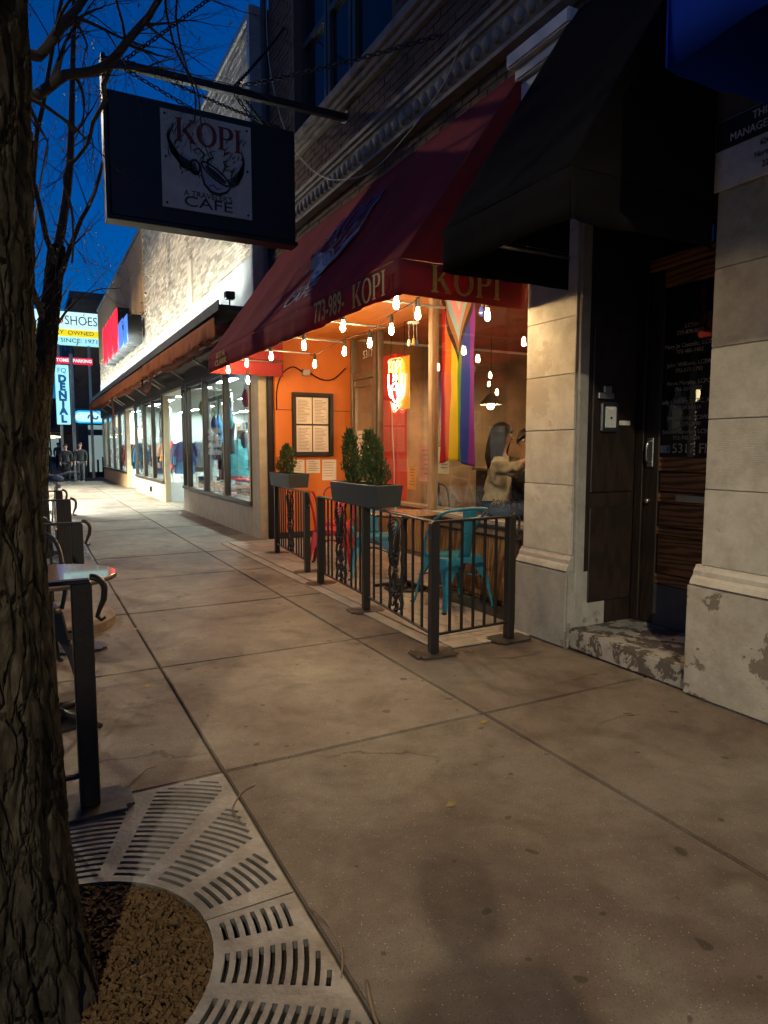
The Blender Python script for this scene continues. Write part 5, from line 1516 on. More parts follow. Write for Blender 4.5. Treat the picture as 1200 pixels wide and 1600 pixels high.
# ================================================================ metal chairs, stools, tables
def metal_chair(m, lab, loc, rot, group, arms=True):
    K = thing('metal_chair', lab, 'chair', (0, 0, 0), group)
    hw = .185; sh = .44
    # seat pan with rounded corners and turned-down rim
    def rsq(h, r, z, n=5):
        out = []
        for cx, cy, a0 in ((h - r, h - r, 0), (-h + r, h - r, 90), (-h + r, -h + r, 180), (h - r, -h + r, 270)):
            for i in range(n + 1):
                a = R(a0 + 90 * i / n); out.append((cx + r * math.cos(a), cy + r * math.sin(a), z))
        return out
    rings = [rsq(.155, .05, sh - .006), rsq(.172, .055, sh), rsq(.186, .06, sh - .004), rsq(.192, .06, sh - .018), rsq(.192, .06, sh - .05), rsq(.186, .056, sh - .05)]
    mb = MB(); n = len(rings[0]); vs = [p for r_ in rings for p in r_]
    fs = [tuple(range(n))] + [(i * n + k, i * n + (k + 1) % n, (i + 1) * n + (k + 1) % n, (i + 1) * n + k) for i in range(len(rings) - 1) for k in range(n)]
    mb.add(vs, fs); autosmooth(mb.build('seat', m, K), 50)
    # sheet legs: angled, wide at the top, narrow at the foot
    for sx, sy in ((1, 1), (-1, 1), (1, -1), (-1, -1)):
        mb = MB(); N_ = 10; vs = []; fs = []
        for i in range(N_ + 1):
            t = i / N_; z = (sh - .03) * (1 - t) + .012 * t
            splay = .062 * t
            cx, cy = sx * (.190 + splay), sy * (.190 + splay)
            w = .030 + .155 * (1 - t) ** 3.2
            b = .012
            vs += [(cx - sx * w, cy, z), (cx - sx * b, cy, z), (cx, cy - sy * b, z), (cx, cy - sy * w, z),
                   (cx - sx * w, cy - sy * .004, z), (cx - sx * b - sx * .002, cy - sy * .004, z), (cx - sx * .004, cy - sy * b - sy * .002, z), (cx - sx * .004, cy - sy * w, z)]
        for i in range(N_):
            a, b = i * 8, (i + 1) * 8
            for k in range(3):
                fs.append((a + k, a + k + 1, b + k + 1, b + k)); fs.append((a + 4 + k, b + 4 + k, b + 5 + k, a + 5 + k))
            fs.append((a, b, b + 4, a + 4)); fs.append((a + 3, a + 7, b + 7, b + 3))
        fs.append((0, 4, 5, 1)); 
        mb.add(vs, fs); lg = autosmooth(mb.build('leg', m, K), 35)
        MB().box(sx * .252 - .014, sx * .252 + .014, sy * .252 - .014, sy * .252 + .014, 0, .016).build('rubber_foot', M['rubber'], lg)
    # brace under the seat
    mb = MB()
    for s_ in (1, -1):
        mb.tube([(.215 * s_, .215, .25), (0, 0, .30), (-.215 * s_, -.215, .25)], .007, 6)
    mb.build('cross_brace', m, K, smooth=True)
    # hooped back rail that runs forward into arms; +Y is the back of the chair
    if arms:
        pts = [(.195, -.13, sh - .02), (.225, -.10, sh + .10), (.235, .0, sh + .24), (.232, .10, sh + .33), (.205, .19, sh + .38), (.14, .245, sh + .40), (.05, .262, sh + .405), (-.05, .262, sh + .405), (-.14, .245, sh + .40), (-.205, .19, sh + .38), (-.232, .10, sh + .33), (-.235, .0, sh + .24), (-.225, -.10, sh + .10), (-.195, -.13, sh - .02)]
    else:
        pts = [(.185, .15, sh - .02), (.192, .18, sh + .2), (.185, .21, sh + .34), (.13, .235, sh + .40), (0, .245, sh + .41), (-.13, .235, sh + .40), (-.185, .21, sh + .34), (-.192, .18, sh + .2), (-.185, .15, sh - .02)]
    MB().tube(smooth_path(pts, 5), .0125, 8).build('back_rail', m, K, smooth=True)
    # splat, curved in section
    mb = MB(); vs = []; fs = []; N_ = 12; Wn = 6
    for i in range(N_ + 1):
        t = i / N_; z = sh - .012 + .42 * t; w = .060 + .022 * t - .012 * math.sin(t * math.pi)
        yb = .150 + .105 * t ** .85
        for k in range(Wn + 1):
            u = k / Wn * 2 - 1
            vs.append((u * w, yb + .012 * (1 - u * u), z))
    for i in range(N_):
        for k in range(Wn):
            a = i * (Wn + 1) + k; fs.append((a, a + 1, a + Wn + 2, a + Wn + 1))
    mb.add(vs, fs); solid(mb.build('backrest', m, K, smooth=True), .004)
    MB().box(-.03, .03, .268, .2695, sh + .315, sh + .325).build('handle_slot', M['rubber'], K)
    K.location = loc; K.rotation_euler = (0, 0, R(rot))
    return K
CG = 'teal metal chairs at the patio table'
metal_chair(M['teal'], 'near teal metal armchair with its back to the side railing', (3.16, 4.72, .014), 180, CG)
metal_chair(M['teal'], 'far teal metal armchair on the other side of the round table', (3.16, 6.22, .014), -25, CG)
def stool(x, y, lab, rot=10):
    K = metal_chair(M['red_metal'], lab, (x, y, .014), rot, 'red metal seats by the cafe door', False)
    return K
stool(3.0, 6.95, 'red metal chair by the cafe door behind the planter', 60)
stool(3.36, 7.6, 'second red metal chair close to the alcove window', -30)
def round_table(x, y, r, z, lab, mtop, zb=.014):
    K = thing('round_table', lab, 'table', (x, y, zb))
    MB().lathe([(r - .012, z - .026), (r, z - .018), (r, z - .004), (r - .004, z), (.001, z)], (x, y, zb), 40).build('table_top', mtop, K)
    MB().lathe([(r + .003, z - .020), (r + .003, z - .008)], (x, y, zb), 40).build('edge_band', M['dark_frame'], K)
    MB().lathe([(.19, 0), (.19, .012), (.06, .03), (.032, .07), (.028, z - .08), (.06, z - .03), (.10, z - .027)], (x, y, zb), 18).build('pedestal', M['iron'], K, smooth=False)
    mb = MB()
    for k in range(4):
        a = R(45 + 90 * k); mb.tube([(x, y, zb + .06), (x + .16 * math.cos(a), y + .16 * math.sin(a), zb + .035), (x + .29 * math.cos(a), y + .29 * math.sin(a), zb + .012)], [.022, .018, .014], 6)
    mb.build('foot', M['iron'], K, smooth=True)
    return K
round_table(3.12, 5.50, .33, .73, 'round worn wooden table between the teal chairs', M['tabletop'])
gb = thing('small_glass', 'small clear glass standing on the round patio table', 'glass', (3.28, 5.42, .745))
MB().lathe([(.022, 0), (.026, .05), (.022, .085), (.012, .10), (.012, .13)], (3.28, 5.42, .745), 14).build('body', M['glass'], gb, smooth=True)
round_table(.05, 3.62, .32, .735, 'round kerbside table catching the shop light behind the tree trunk', mat('glossy_tabletop', (.26, .17, .12), .12, 0, (.18, .11, .08), 9, coat=.6), 0)
metal_chair(M['dark_chair'], 'black metal chair behind the kerbside table', (-.08, 4.35, 0), 10, 'black kerbside chairs', True)
metal_chair(M['dark_chair'], 'black metal chair beyond the second kerbside railing', (-.12, 5.9, 0), 180, 'black kerbside chairs', True)
tag(MB().lathe([(.50, 0), (.50, .06), (.47, .085), (.30, .09)], (.06, 5.62, .001), 40).build('stone_pad', M['sillstone']), 'low round brown stone pad under the black chair', 'stone pad')

# bicycle leaning by the farthest kerbside railing
def bicycle(x, y):
    K = thing('bicycle', 'white bicycle with blue saddle parked beyond the railings', 'bicycle', (x, y, 0))
    def wheel(yc):
        w = MB().tube([(x, yc + .33 * math.cos(a), .345 + .33 * math.sin(a)) for a in [i * math.pi / 16 for i in range(32)]], .018, 6, True).build('wheel', M['rubber'], K, smooth=True)
        MB().tube([(x, yc + .305 * math.cos(a), .345 + .305 * math.sin(a)) for a in [i * math.pi / 16 for i in range(32)]], .009, 5, True).build('rim', M['steel'], w)
        mb = MB()
        for i in range(14):
            a = i * math.pi / 7; mb.tube([(x, yc, .345), (x, yc + .3 * math.cos(a), .345 + .3 * math.sin(a))], .002, 4)
        mb.build('spokes', M['steel'], w)
    wheel(y - .5); wheel(y + .52)
    fm = MB(); wht = M['shop_panel']
    bb = (x, y - .05, .30); st = (x, y - .20, .80); hd = (x, y + .34, .84); hb = (x, y + .39, .66)
    for a, b in ((bb, st), (st, hd), (bb, hb), (hd, hb)): fm.tube([a, b], .019, 8)
    for s_ in (-.05, .05):
        fm.tube([(x, y - .05, .30), (x + s_, y - .5, .345)], .011, 6); fm.tube([(x, y - .20, .78), (x + s_, y - .5, .345)], .010, 6)
        fm.tube([(x + s_ * .7, y + .39, .66), (x + s_, y + .52, .345)], .012, 6)
    fm.build('frame', wht, K, smooth=True)
    MB().tube([(x, y - .20, .80), (x, y - .225, .93)], .014, 8).build('seat_post', M['steel'], K)
    sd = MB(); sd.ball((x, y - .28, .965), (.085, .10, .042), 14, 8); sd.ball((x, y - .16, .965), (.04, .13, .032), 12, 8)
    sd.build('saddle', M['denim'], K, smooth=True)
    hbm = MB(); hbm.tube([(x - .28, y + .24, 1.02), (x - .22, y + .34, 1.03), (x, y + .36, .98), (x + .22, y + .34, 1.03), (x + .28, y + .24, 1.02)], .012, 8); hbm.tube([(x, y + .34, .84), (x, y + .36, .98)], .014, 8)
    hbm.build('handlebar', M['steel'], K, smooth=True)
    for s_ in (-1, 1): MB().tube([(x + s_ * .28, y + .24, 1.02), (x + s_ * .29, y + .14, 1.0)], .017, 8).build('grip', M['rubber'], K, smooth=True)
    MB().lathe([(.09, -.004), (.09, .004)], (x + .03, y - .05, .30), 20, 'X').build('chainring', M['steel'], K)
    for s_ in (-1, 1): 
        MB().tube([(x + .04 * s_, y - .05, .30), (x + .07 * s_, y - .05 + .12 * s_, .30 - .1 * s_)], .009, 6).build('crank', M['steel'], K)
        MB().box(x + .07 * s_ - .01, x + .07 * s_ + .09 * s_ + (.01 if s_ > 0 else -.01), y - .09 + .12 * s_, y - .01 + .12 * s_, .29 - .1 * s_, .31 - .1 * s_).build('pedal', M['rubber'], K)
    MB().box(x - .03, x + .03, y - .62, y - .60, .86, .90).build('tail_lamp', M['steel'], K, bevel=.008)
bicycle(.31, 9.75)

# ================================================================ trees
def bark_trunk(path, radii, n=40, amp=.05, k=8, seed=0, flare=None):
    P = smooth_path(path, k); m = len(P); N = noise.noise
    rr = []
    for i in range(m):
        t = i / (m - 1) * (len(radii) - 1); a = int(min(t, len(radii) - 2)); rr.append(radii[a] + (radii[a + 1] - radii[a]) * (t - a))
    mb = MB(); vs = []; fs = []
    for i, p in enumerate(P):
        z = p.z
        for q in range(n):
            a = 2 * math.pi * q / n; ca, sa = math.cos(a), math.sin(a)
            x, y = ca * rr[i], sa * rr[i]
            wx = .03 * N((x * 9, y * 9, z * 5 + seed))
            n1 = N(((x + wx) * 17, (y + wx) * 17, z * 2.1 + seed)); n2 = N((x * 34 + 5, y * 34, z * 7 + seed * 2))
            d = -.020 * max(0, 1 - abs(n1) / .16) - .009 * max(0, 1 - abs(n2) / .2) + .006 * N((x * 70, y * 70, z * 40)) + .02 * N((ca * 1.6, sa * 1.6, z * .9 + seed))
            r = rr[i] * (1 + d * amp / .05 / .17)
            if flare and z < .45: r *= 1 + flare * ((.45 - z) / .45) ** 1.6 * (.6 + .5 * math.cos(a * 5 + seed))
            vs.append((p.x + r * ca, p.y + r * sa, z))
    for i in range(m - 1):
        for q in range(n): fs.append((i * n + q, i * n + (q + 1) % n, (i + 1) * n + (q + 1) % n, (i + 1) * n + q))
    fs.append(tuple((m - 1) * n + q for q in range(n)))
    return mb.add(vs, fs)

def grow(mb, p, d, L, r, depth, rd, tips, gravity=.0, spread=.6, kids=3):
    n = 5; pts = [Vector(p)]; rs = [r]; d = Vector(d).normalized()
    for i in range(n):
        d = (d + Vector((rd.uniform(-1, 1), rd.uniform(-1, 1), rd.uniform(-1, 1))) * .17 + Vector((0, 0, gravity))).normalized()
        pts.append(pts[-1] + d * L / n); rs.append(r * (1 - .55 * (i + 1) / n))
    mb.tube(pts, rs, 5 if r > .012 else 4 if r > .005 else 3)
    if depth == 0:
        tips.append((pts[-1], d)); return
    for k in range(kids):
        i = rd.randint(2, n)
        ax = d.orthogonal().normalized(); ax = Matrix.Rotation(rd.uniform(0, 6.28), 3, d) @ ax
        nd = (d + ax * rd.uniform(spread * .6, spread * 1.4)).normalized()
        grow(mb, pts[i], nd, L * rd.uniform(.55, .85), rs[i] * rd.uniform(.55, .8), depth - 1, rd, tips, gravity, spread, kids)
    grow(mb, pts[-1], d, L * .8, rs[-1] * .9, depth - 1, rd, tips, gravity, spread, kids)

def leaves(tips, rd, n, parent, size=.035):
    mb = MB()
    for i in range(n):
        p, d = rd.choice(tips)
        c = p + Vector((rd.uniform(-.06, .06), rd.uniform(-.06, .06), rd.uniform(-.08, .04)))
        a = Vector((rd.uniform(-1, 1), rd.uniform(-1, 1), rd.uniform(-1.2, .2))).normalized(); b = a.orthogonal().normalized()
        mb.add([c, c + a * size * .5 + b * size * .22, c + a * size, c + a * size * .5 - b * size * .22], [(0, 1, 2, 3)])
    tag(mb.build('leaves', M['leaf'], parent), kind='stuff')

# near tree
rd = random.Random(5)
T1 = thing('street_tree', 'thick rough barked street tree trunk at the left edge', 'tree', (-.13, 1.8, -.05), 'street trees')
bark_trunk([(-.135, 1.8, -.08), (-.14, 1.8, .35), (-.145, 1.8, .9), (-.145, 1.8, 1.5), (-.14, 1.81, 2.2), (-.15, 1.82, 3.0), (-.17, 1.85, 3.8), (-.2, 1.9, 4.6)], [.235, .19, .178, .174, .178, .172, .16, .14], 180, .032, 46, 2, flare=.14).build('trunk', M['bark'], T1, smooth=True)
mb = MB(); tips = []
def limb(pts, r0, r1, depth, kids=2, L=.5, grav=-.02):
    r0 *= .72; r1 *= .72
    P = smooth_path(pts, 4); m = len(P)
    P = [p + Vector((noise.noise((p.x * 5, p.y * 5, 1)), noise.noise((p.y * 5, p.z * 5, 2)), noise.noise((p.z * 5, p.x * 5, 3)))) * .025 for p in P]
    rs = [r0 + (r1 - r0) * i / (m - 1) for i in range(m)]
    mb.tube(P, rs, 7)
    for i in range(3, m, 3):
        d = (P[i] - P[i - 1]).normalized()
        for k in range(kids):
            ax = Matrix.Rotation(rd.uniform(0, 6.28), 3, d) @ d.orthogonal().normalized()
            grow(mb, P[i], d + ax * .9, L * rd.uniform(.6, 1.2), rs[i] * .45, depth, rd, tips, grav, .6, 2)
# limbs leaving the near trunk towards the sidewalk
limb([(-.02, 2.3, 2.55), (.09, 3.0, 2.83), (.20, 3.0, 2.98), (.32, 3.1, 3.2), (.5, 3.2, 3.6)], .030, .018, 2, 2, .32)
limb([(-.03, 2.2, 2.35), (.07, 3.0, 2.68), (.19, 3.0, 2.78), (.33, 3.05, 2.88), (.45, 3.1, 3.05), (.60, 3.3, 3.32), (.85, 3.6, 3.9)], .032, .018, 2, 2, .32)
limb([(.85, 3.6, 3.9), (1.0, 4.4, 4.45), (.95, 4.9, 4.35), (1.0, 5.0, 4.15), (1.09, 5.0, 3.95), (1.15, 5.05, 3.83), (1.14, 5.05, 3.66)], .016, .007, 2, 2, .2)
limb([(1.0, 4.4, 4.45), (1.03, 5.0, 4.28), (1.10, 5.1, 4.05), (1.17, 5.05, 3.85), (1.18, 5.0, 3.62), (1.19, 5.0, 3.52), (1.25, 5.0, 3.38)], .012, .005, 2, 2, .2)
limb([(.38, 3.1, 2.95), (.37, 3.6, 2.95), (.33, 4.0, 2.92), (.24, 4.1, 2.80), (.27, 4.2, 2.62), (.25, 4.3, 2.4)], .016, .008, 2, 2, .26)
for a in (2.4, 3.3, 4.2, 5.2): limb([(-.2, 1.9, 4.3), (-.2 + .9 * math.cos(a), 1.9 + .9 * math.sin(a), 5.2), (-.2 + 1.8 * math.cos(a), 1.9 + 1.8 * math.sin(a), 6.2)], .06, .03, 2, 1, .8)
limb([(-.2, 1.9, 4.5), (.1, 2.6, 5.4), (.4, 3.4, 6.4)], .06, .03, 2, 1, .8)
mb.build('crown', M['branch'], T1, smooth=True)
leaves(tips, rd, 60, T1, .03)

# second tree
rd = random.Random(21)
T2 = thing('street_tree', 'bare street tree with a few yellow leaves behind the near trunk', 'tree', (0.05, 9.5, -.05), 'street trees')
bark_trunk([(.02, 9.5, -.08), (.06, 9.5, .8), (.12, 9.5, 1.6), (.22, 9.45, 2.4), (.33, 9.4, 3.1), (.42, 9.35, 3.8)], [.20, .16, .15, .14, .12, .10], 72, .05, 22, 5, flare=.15).build('trunk', M['bark'], T2, smooth=True)
mb = MB(); tips = []
limb([(.42, 9.35, 3.7), (.58, 9.3, 4.6), (.66, 9.2, 5.6), (.72, 9.0, 6.8)], .085, .03, 3, 1, .7, .01)
limb([(.36, 9.4, 3.2), (.62, 9.0, 3.9), (.85, 8.6, 4.4), (1.0, 8.3, 5.2)], .05, .015, 2, 2, .6, .0)
limb([(.28, 9.4, 2.8), (.05, 9.0, 3.5), (-.1, 8.6, 4.4), (-.1, 8.2, 5.4)], .06, .02, 2, 2, .6, .0)
limb([(.24, 9.45, 2.5), (.5, 9.9, 3.1), (.9, 10.3, 3.5), (1.3, 10.8, 3.7)], .03, .008, 2, 2, .45, .0)
limb([(.2, 9.4, 2.3), (.0, 9.0, 2.7), (.1, 8.7, 2.9), (.35, 8.5, 3.2)], .03, .01, 2, 2, .4, .0)
limb([(.42, 9.35, 3.5), (.2, 8.7, 4.3), (.35, 8.2, 5.2), (.6, 7.7, 6.2)], .05, .02, 2, 2, .6, .0)
mb.build('crown', M['branch'], T2, smooth=True)
leaves(tips, rd, 420, T2, .05)
# tree in the pit behind the viewpoint: its bare branches shade the near slabs
rd = random.Random(44)
T0 = thing('street_tree', 'street tree behind the viewpoint whose branch shadows streak the pavement', 'tree', (-.1, -5.7, -.05), 'street trees')
bark_trunk([(-.1, -5.7, -.05), (-.1, -5.7, 1.2), (-.12, -5.7, 2.4), (-.1, -5.6, 3.4)], [.2, .16, .15, .13], 24, .05, 10, 13).build('trunk', M['bark'], T0, smooth=True)
mb = MB(); tips = []
for (dx, dy, dz) in ((-1.6, -.8, 2.2), (-1.2, .9, 2.4), (.8, 1.2, 2.5), (-2.2, .2, 1.6), (.2, -1.2, 2.8), (1.3, .0, 2.0), (-.4, 1.9, 1.7)):
    limb([(-.1, -5.6, 3.2), (-.1 + dx * .5, -5.6 + dy * .5, 3.3 + dz * .6), (-.1 + dx, -5.6 + dy, 3.3 + dz), (-.1 + dx * 1.5, -5.6 + dy * 1.5, 3.3 + dz * 1.3)], .11, .045, 2, 2, .7, .0)
mb.build('crown', M['branch'], T0, smooth=True)
# third tree farther along the kerb
rd = random.Random(33)
T3 = thing('street_tree', 'slender bare street tree far along the kerb', 'tree', (.0, 17, 0), 'street trees')
bark_trunk([(-.1, 17.2, -.05), (-.05, 17.2, 1.2), (0, 17.2, 2.4), (.05, 17.2, 3.6)], [.17, .13, .11, .09], 24, .05, 10, 9).build('trunk', M['bark'], T3, smooth=True)
mb = MB(); tips = []
limb([(.05, 17.2, 3.5), (.2, 17, 5), (.4, 17, 6.5), (.7, 16.8, 8)], .08, .02, 3, 1, 1.0, .01)
limb([(.02, 17.2, 2.8), (.5, 17, 4), (1.0, 16.6, 5)], .05, .015, 2, 2, .9, .0)
limb([(.0, 17.2, 2.6), (-.5, 17, 4), (-.9, 16.6, 5.2)], .05, .015, 2, 2, .9, .0)
mb.build('crown', M['branch'], T3, smooth=True)
leaves(tips, rd, 260, T3, .06)
# ================================================================ string lights
def bulb_string(anchors, bulbs, label):
    """anchors: cable points; bulbs: world points of bulb tops hung from the cable"""
    K = thing('string_light', label, 'string light', tuple(anchors[0]), 'festoon lights under the red awning')
    MB().tube(smooth_path(anchors, 6), .0042, 5).build('cable', M['cable'], K, smooth=True)
    for (x, y, z) in bulbs:
        MB().lathe([(.012, .075), (.014, .06), (.019, .055), (.019, .0)], (x, y, z + .045), 10).build('socket', M['socket'], K)
        MB().lathe([(.009, .042), (.012, .028), (.018, .0), (.021, -.016), (.018, -.032), (.011, -.043), (.003, -.046)], (x, y, z), 12).build('bulb', M['bulb'], K, smooth=True)
A_b = [(2.34, 8.75, 2.36), (2.38, 8.05, 2.37), (2.48, 8.35, 2.20), (2.42, 7.25, 2.36), (2.46, 6.35, 2.36), (2.36, 5.2, 2.36), (2.32, 4.21, 2.36)]
A_c = [(2.30, 8.98, 2.52), (2.34, 8.75, 2.47), (2.38, 8.05, 2.48), (2.42, 7.25, 2.47), (2.46, 6.35, 2.47), (2.36, 5.2, 2.47), (2.32, 4.21, 2.47), (2.25, 3.92, 2.52)]
bulb_string(A_c, A_b, 'string of warm bulbs along the front of the red awning')
C_b = [(2.65, 4.47, 2.36), (2.79, 5.15, 2.36), (2.96, 5.9, 2.36), (2.98, 6.53, 2.36), (3.11, 7.68, 2.36)]
C_c = [(2.5, 3.92, 2.55), (2.65, 4.47, 2.47), (2.79, 5.15, 2.48), (2.96, 5.9, 2.47), (2.98, 6.53, 2.48), (3.11, 7.68, 2.47), (3.4, 8.6, 2.62), (3.6, 9.38, 2.75)]
bulb_string(C_c, C_b, 'string of warm bulbs crossing the patio towards the menu wall')
bulb_string([(2.4, 3.92, 2.52), (2.58, 3.93, 2.47), (2.9, 4.05, 2.46), (3.18, 4.24, 2.46), (3.3, 4.6, 2.6), (3.35, 5.5, 2.75)], [(2.58, 4.0, 2.43), (3.14, 4.26, 2.36)], 'short string of warm bulbs beside the side valance')
jb = thing('junction_box', 'small metal junction box with loose cables on the orange wall', 'junction box', (3.72, 9.38, 2.45))
MB().box(3.60, 3.72, 9.35, 9.408, 2.40, 2.50).build('box', M['grey_metal'], jb, bevel=.008)
mb = MB()
mb.tube(smooth_path([(3.60, 9.38, 2.46), (3.45, 9.36, 2.52), (3.3, 9.38, 2.42), (3.22, 9.40, 2.2), (3.21, 9.4, 1.9)]), .009, 6)
mb.tube(smooth_path([(3.72, 9.38, 2.45), (3.9, 9.36, 2.36), (4.1, 9.38, 2.38), (4.3, 9.38, 2.55)]), .009, 6)
mb.build('cables', M['cable'], jb, smooth=True)

# ================================================================ flag, neon, hanging charms
vs, fs = [], []
nu, nv = 36, 60
for j in range(nv + 1):
    for i in range(nu + 1):
        u = i / nu; v = j / nv
        y = 5.572 - .575 * u - .03 * math.sin(u * 9 + v * 2) * v * .4
        x = 3.555 + (.012 + .012 * (1 - v)) * math.sin(u * 15 + 1.2 * math.sin(v * 3)) + .01 * noise.noise((u * 5, v * 7, 3))
        z = 1.20 + 1.56 * v + .03 * math.sin(u * 4) * (1 - v)
        vs.append((x, y, z))
for j in range(nv):
    for i in range(nu):
        a = j * (nu + 1) + i; fs.append((a, a + 1, a + nu + 2, a + nu + 1))
FL = thing('pride_flag', 'long rainbow pride flag hanging inside the cafe window', 'flag', (3.6, 5.3, 2.78))
solid(MB().add(vs, fs).build('cloth', flag_mat(), FL, smooth=True), .002)
MB().tube([(3.555, 5.58, 2.768), (3.555, 4.97, 2.768)], .008, 8).build('pole', M['wood_trim'], FL)

NE = thing('neon_sign', 'glowing neon cup sign hanging in the alcove window', 'neon sign', (4.34, 7.9, 2.2))
fr = ((4.345, 8.12, 0), FX, UP)
MB().box(4.385, 4.395, 7.60, 7.90, 1.86, 2.54).build('backing', M['neon_back'], NE, bevel=.004)
def tubes(name, strokes, r, m):
    mb = MB()
    for s_ in strokes:
        mb.tube(smooth_path([(4.36, 8.14 - x, z) for x, z in s_], 4), r, 6)
    return mb.build(name, m, NE, smooth=True)
# KOPI on top, winged cup beneath, all bent glass
K_ = lambda x, z, w, h: [[(x, z), (x, z + h)], [(x + w, z + h), (x + .1 * w, z + h * .5), (x + w, z)]]
tubes('letter_tubes', K_(.03, 2.36, .07, .15) + [[(.13 + .035 + .04 * math.cos(a), 2.42 + .075 * math.sin(a)) for a in [i * .55 for i in range(13)]], [(.25, 2.34), (.25, 2.49), (.31, 2.47), (.31, 2.42), (.25, 2.40)], [(.35, 2.33), (.35, 2.48)]], .0085, M['neon_yellow'])
st_ = [[(.10, 2.16), (.12, 2.05), (.17, 1.98), (.24, 1.97), (.29, 2.03), (.31, 2.16)], [(.10, 2.16), (.16, 2.20), (.24, 2.20), (.31, 2.16), (.24, 2.13), (.16, 2.13), (.10, 2.16)],
       [(.14, 2.24), (.17, 2.28), (.15, 2.32)], [(.22, 2.24), (.25, 2.28), (.22, 2.33)],
       [(.10, 2.10), (.05, 2.16), (.02, 2.24), (.01, 2.34)], [(.10, 2.06), (.05, 2.11), (.03, 2.18), (.01, 2.27)], [(.11, 2.02), (.06, 2.05), (.03, 2.12), (.015, 2.2)],
       [(.31, 2.10), (.35, 2.15), (.38, 2.22), (.39, 2.32)], [(.30, 2.05), (.35, 2.09), (.37, 2.16), (.39, 2.26)], [(.29, 2.01), (.34, 2.04), (.36, 2.10), (.38, 2.18)],
       [(.12, 1.94), (.17, 1.88), (.22, 1.86)], [(.16, 1.94), (.22, 1.90), (.28, 1.94)], [(.20, 1.92), (.19, 1.86)]]
tubes('cup_tubes', st_, .0085, M['neon_white'])
tubes('outline_tubes', [[(.0, 2.5), (.05, 2.53), (.2, 2.53), (.35, 2.52), (.40, 2.48)], [(.08, 1.97), (.14, 1.85), (.2, 1.83), (.27, 1.86)]], .007, M['neon_red'])
mb = MB(); mb.tube([(4.36, 8.06, 2.54), (4.37, 8.06, 2.98)], .003, 4); mb.tube([(4.36, 7.70, 2.54), (4.37, 7.70, 2.98)], .003, 4)
mb.build('hanging_wires', M['cable'], NE)
MB().tube(smooth_path([(4.37, 8.05, 1.87), (4.39, 8.06, 1.5), (4.38, 8.0, 1.1), (4.39, 8.02, .66)]), .007, 6).build('power_lead', M['wire_white'], NE, smooth=True)

charm = thing('wind_chime', 'pale wind chime with glass drops hanging by the window', 'wind chime', (3.3, 5.25, 2.5))
MB().lathe([(.055, 0), (.055, .012)], (3.34, 5.72, 2.545), 16).build('disc', M['white_print'], charm)
for i, (dx, dy, m) in enumerate(((.04, 0, 'sign_blue'), (-.03, .03, 'white_print'), (-.02, -.04, 'gold'))):
    MB().tube([(3.34 + dx, 5.72 + dy, 2.545), (3.34 + dx, 5.72 + dy, 2.40)], .002, 4).build('thread', M['wire_white'], charm)
    MB().ball((3.34 + dx, 5.72 + dy, 2.365), (.018, .018, .035), 8, 6).build('drop', M[m] if m != 'sign_blue' else M['denim'], charm, smooth=True)
MB().tube([(3.34, 5.72, 2.556), (3.34, 5.72, 2.98)], .002, 4).build('cord', M['wire_white'], charm)
gd = thing('glass_drop', 'blue glass drop hanging beside the flag', 'ornament', (3.4, 4.75, 2.45))
MB().ball((3.42, 4.72, 2.49), (.024, .024, .045), 10, 8).build('drop', mat('blue_glass_drop', (.06, .10, .45), .08, 0, (.05, .08, .4), 4, coat=1), gd, smooth=True)
MB().tube([(3.42, 4.72, 2.53), (3.42, 4.72, 2.95)], .002, 4).build('cord', M['wire_white'], gd)

# ================================================================ people
def skin_mesh(name, verts, edges, root=0, sub=2):
    me = bpy.data.meshes.new(name)
    me.from_pydata([v[0] for v in verts], edges, [])
    o = bpy.data.objects.new('tmp', me); COL.objects.link(o)
    md = o.modifiers.new('s', 'SKIN'); md.use_smooth_shade = True; md.branch_smoothing = .6
    ly = me.skin_vertices[0].data if me.skin_vertices else None
    if ly is None:
        bm = bmesh.new(); bm.from_mesh(me); bm.verts.layers.skin.verify(); bm.to_mesh(me); bm.free()
        ly = me.skin_vertices[0].data
    for i, v in enumerate(verts):
        r = v[1]; ly[i].radius = r if isinstance(r, tuple) else (r, r); ly[i].use_root = (i == root)
    sb = o.modifiers.new('u', 'SUBSURF'); sb.levels = sub; sb.render_levels = sub
    dg = bpy.context.evaluated_depsgraph_get()
    out = bpy.data.meshes.new_from_object(o.evaluated_get(dg))
    bpy.data.objects.remove(o); out.name = name
    return out

def wrinkle(me, amp=.012, sc=9):
    me.update()
    for v in me.vertices:
        p = v.co; n = noise.noise((p.x * sc, p.y * sc, p.z * sc * 1.6)) + .5 * noise.noise((p.x * sc * 2.3, p.y * sc * 2.3, p.z * sc * 3))
        v.co = p + v.normal * amp * n
    return me

class Fig:
    def __init__(s): s.v = []; s.e = []
    def add(s, p, r, prev=None):
        s.v.append((tuple(p), r)); i = len(s.v) - 1
        if prev is not None: s.e.append((prev, i))
        return i
    def hand(s, prev, wrist, d, side, up, r=.009):
        """palm and five fingers from the wrist along d"""
        d = Vector(d).normalized(); side = Vector(side).normalized(); up = Vector(up).normalized(); w = Vector(wrist)
        pm = s.add(w + d * .05, (.030, .016), prev)
        kn = s.add(w + d * .085, (.034, .014), pm)
        for k, (o, L) in enumerate(((-.030, .060), (-.010, .075), (.010, .070), (.029, .055))):
            a = s.add(w + d * .10 + side * o, r, kn)
            b = s.add(w + d * (.10 + L * .55) + side * o - up * .010, r * .9, a)
            s.add(w + d * (.10 + L * .9) + side * o - up * .030, r * .75, b)
        t1 = s.add(w + d * .055 - side * .045, r * 1.1, pm); s.add(w + d * .095 - side * .060 - up * .012, r * .9, t1)
    def mesh(s, name, sub=2): return skin_mesh(name, s.v, s.e, 0, sub)

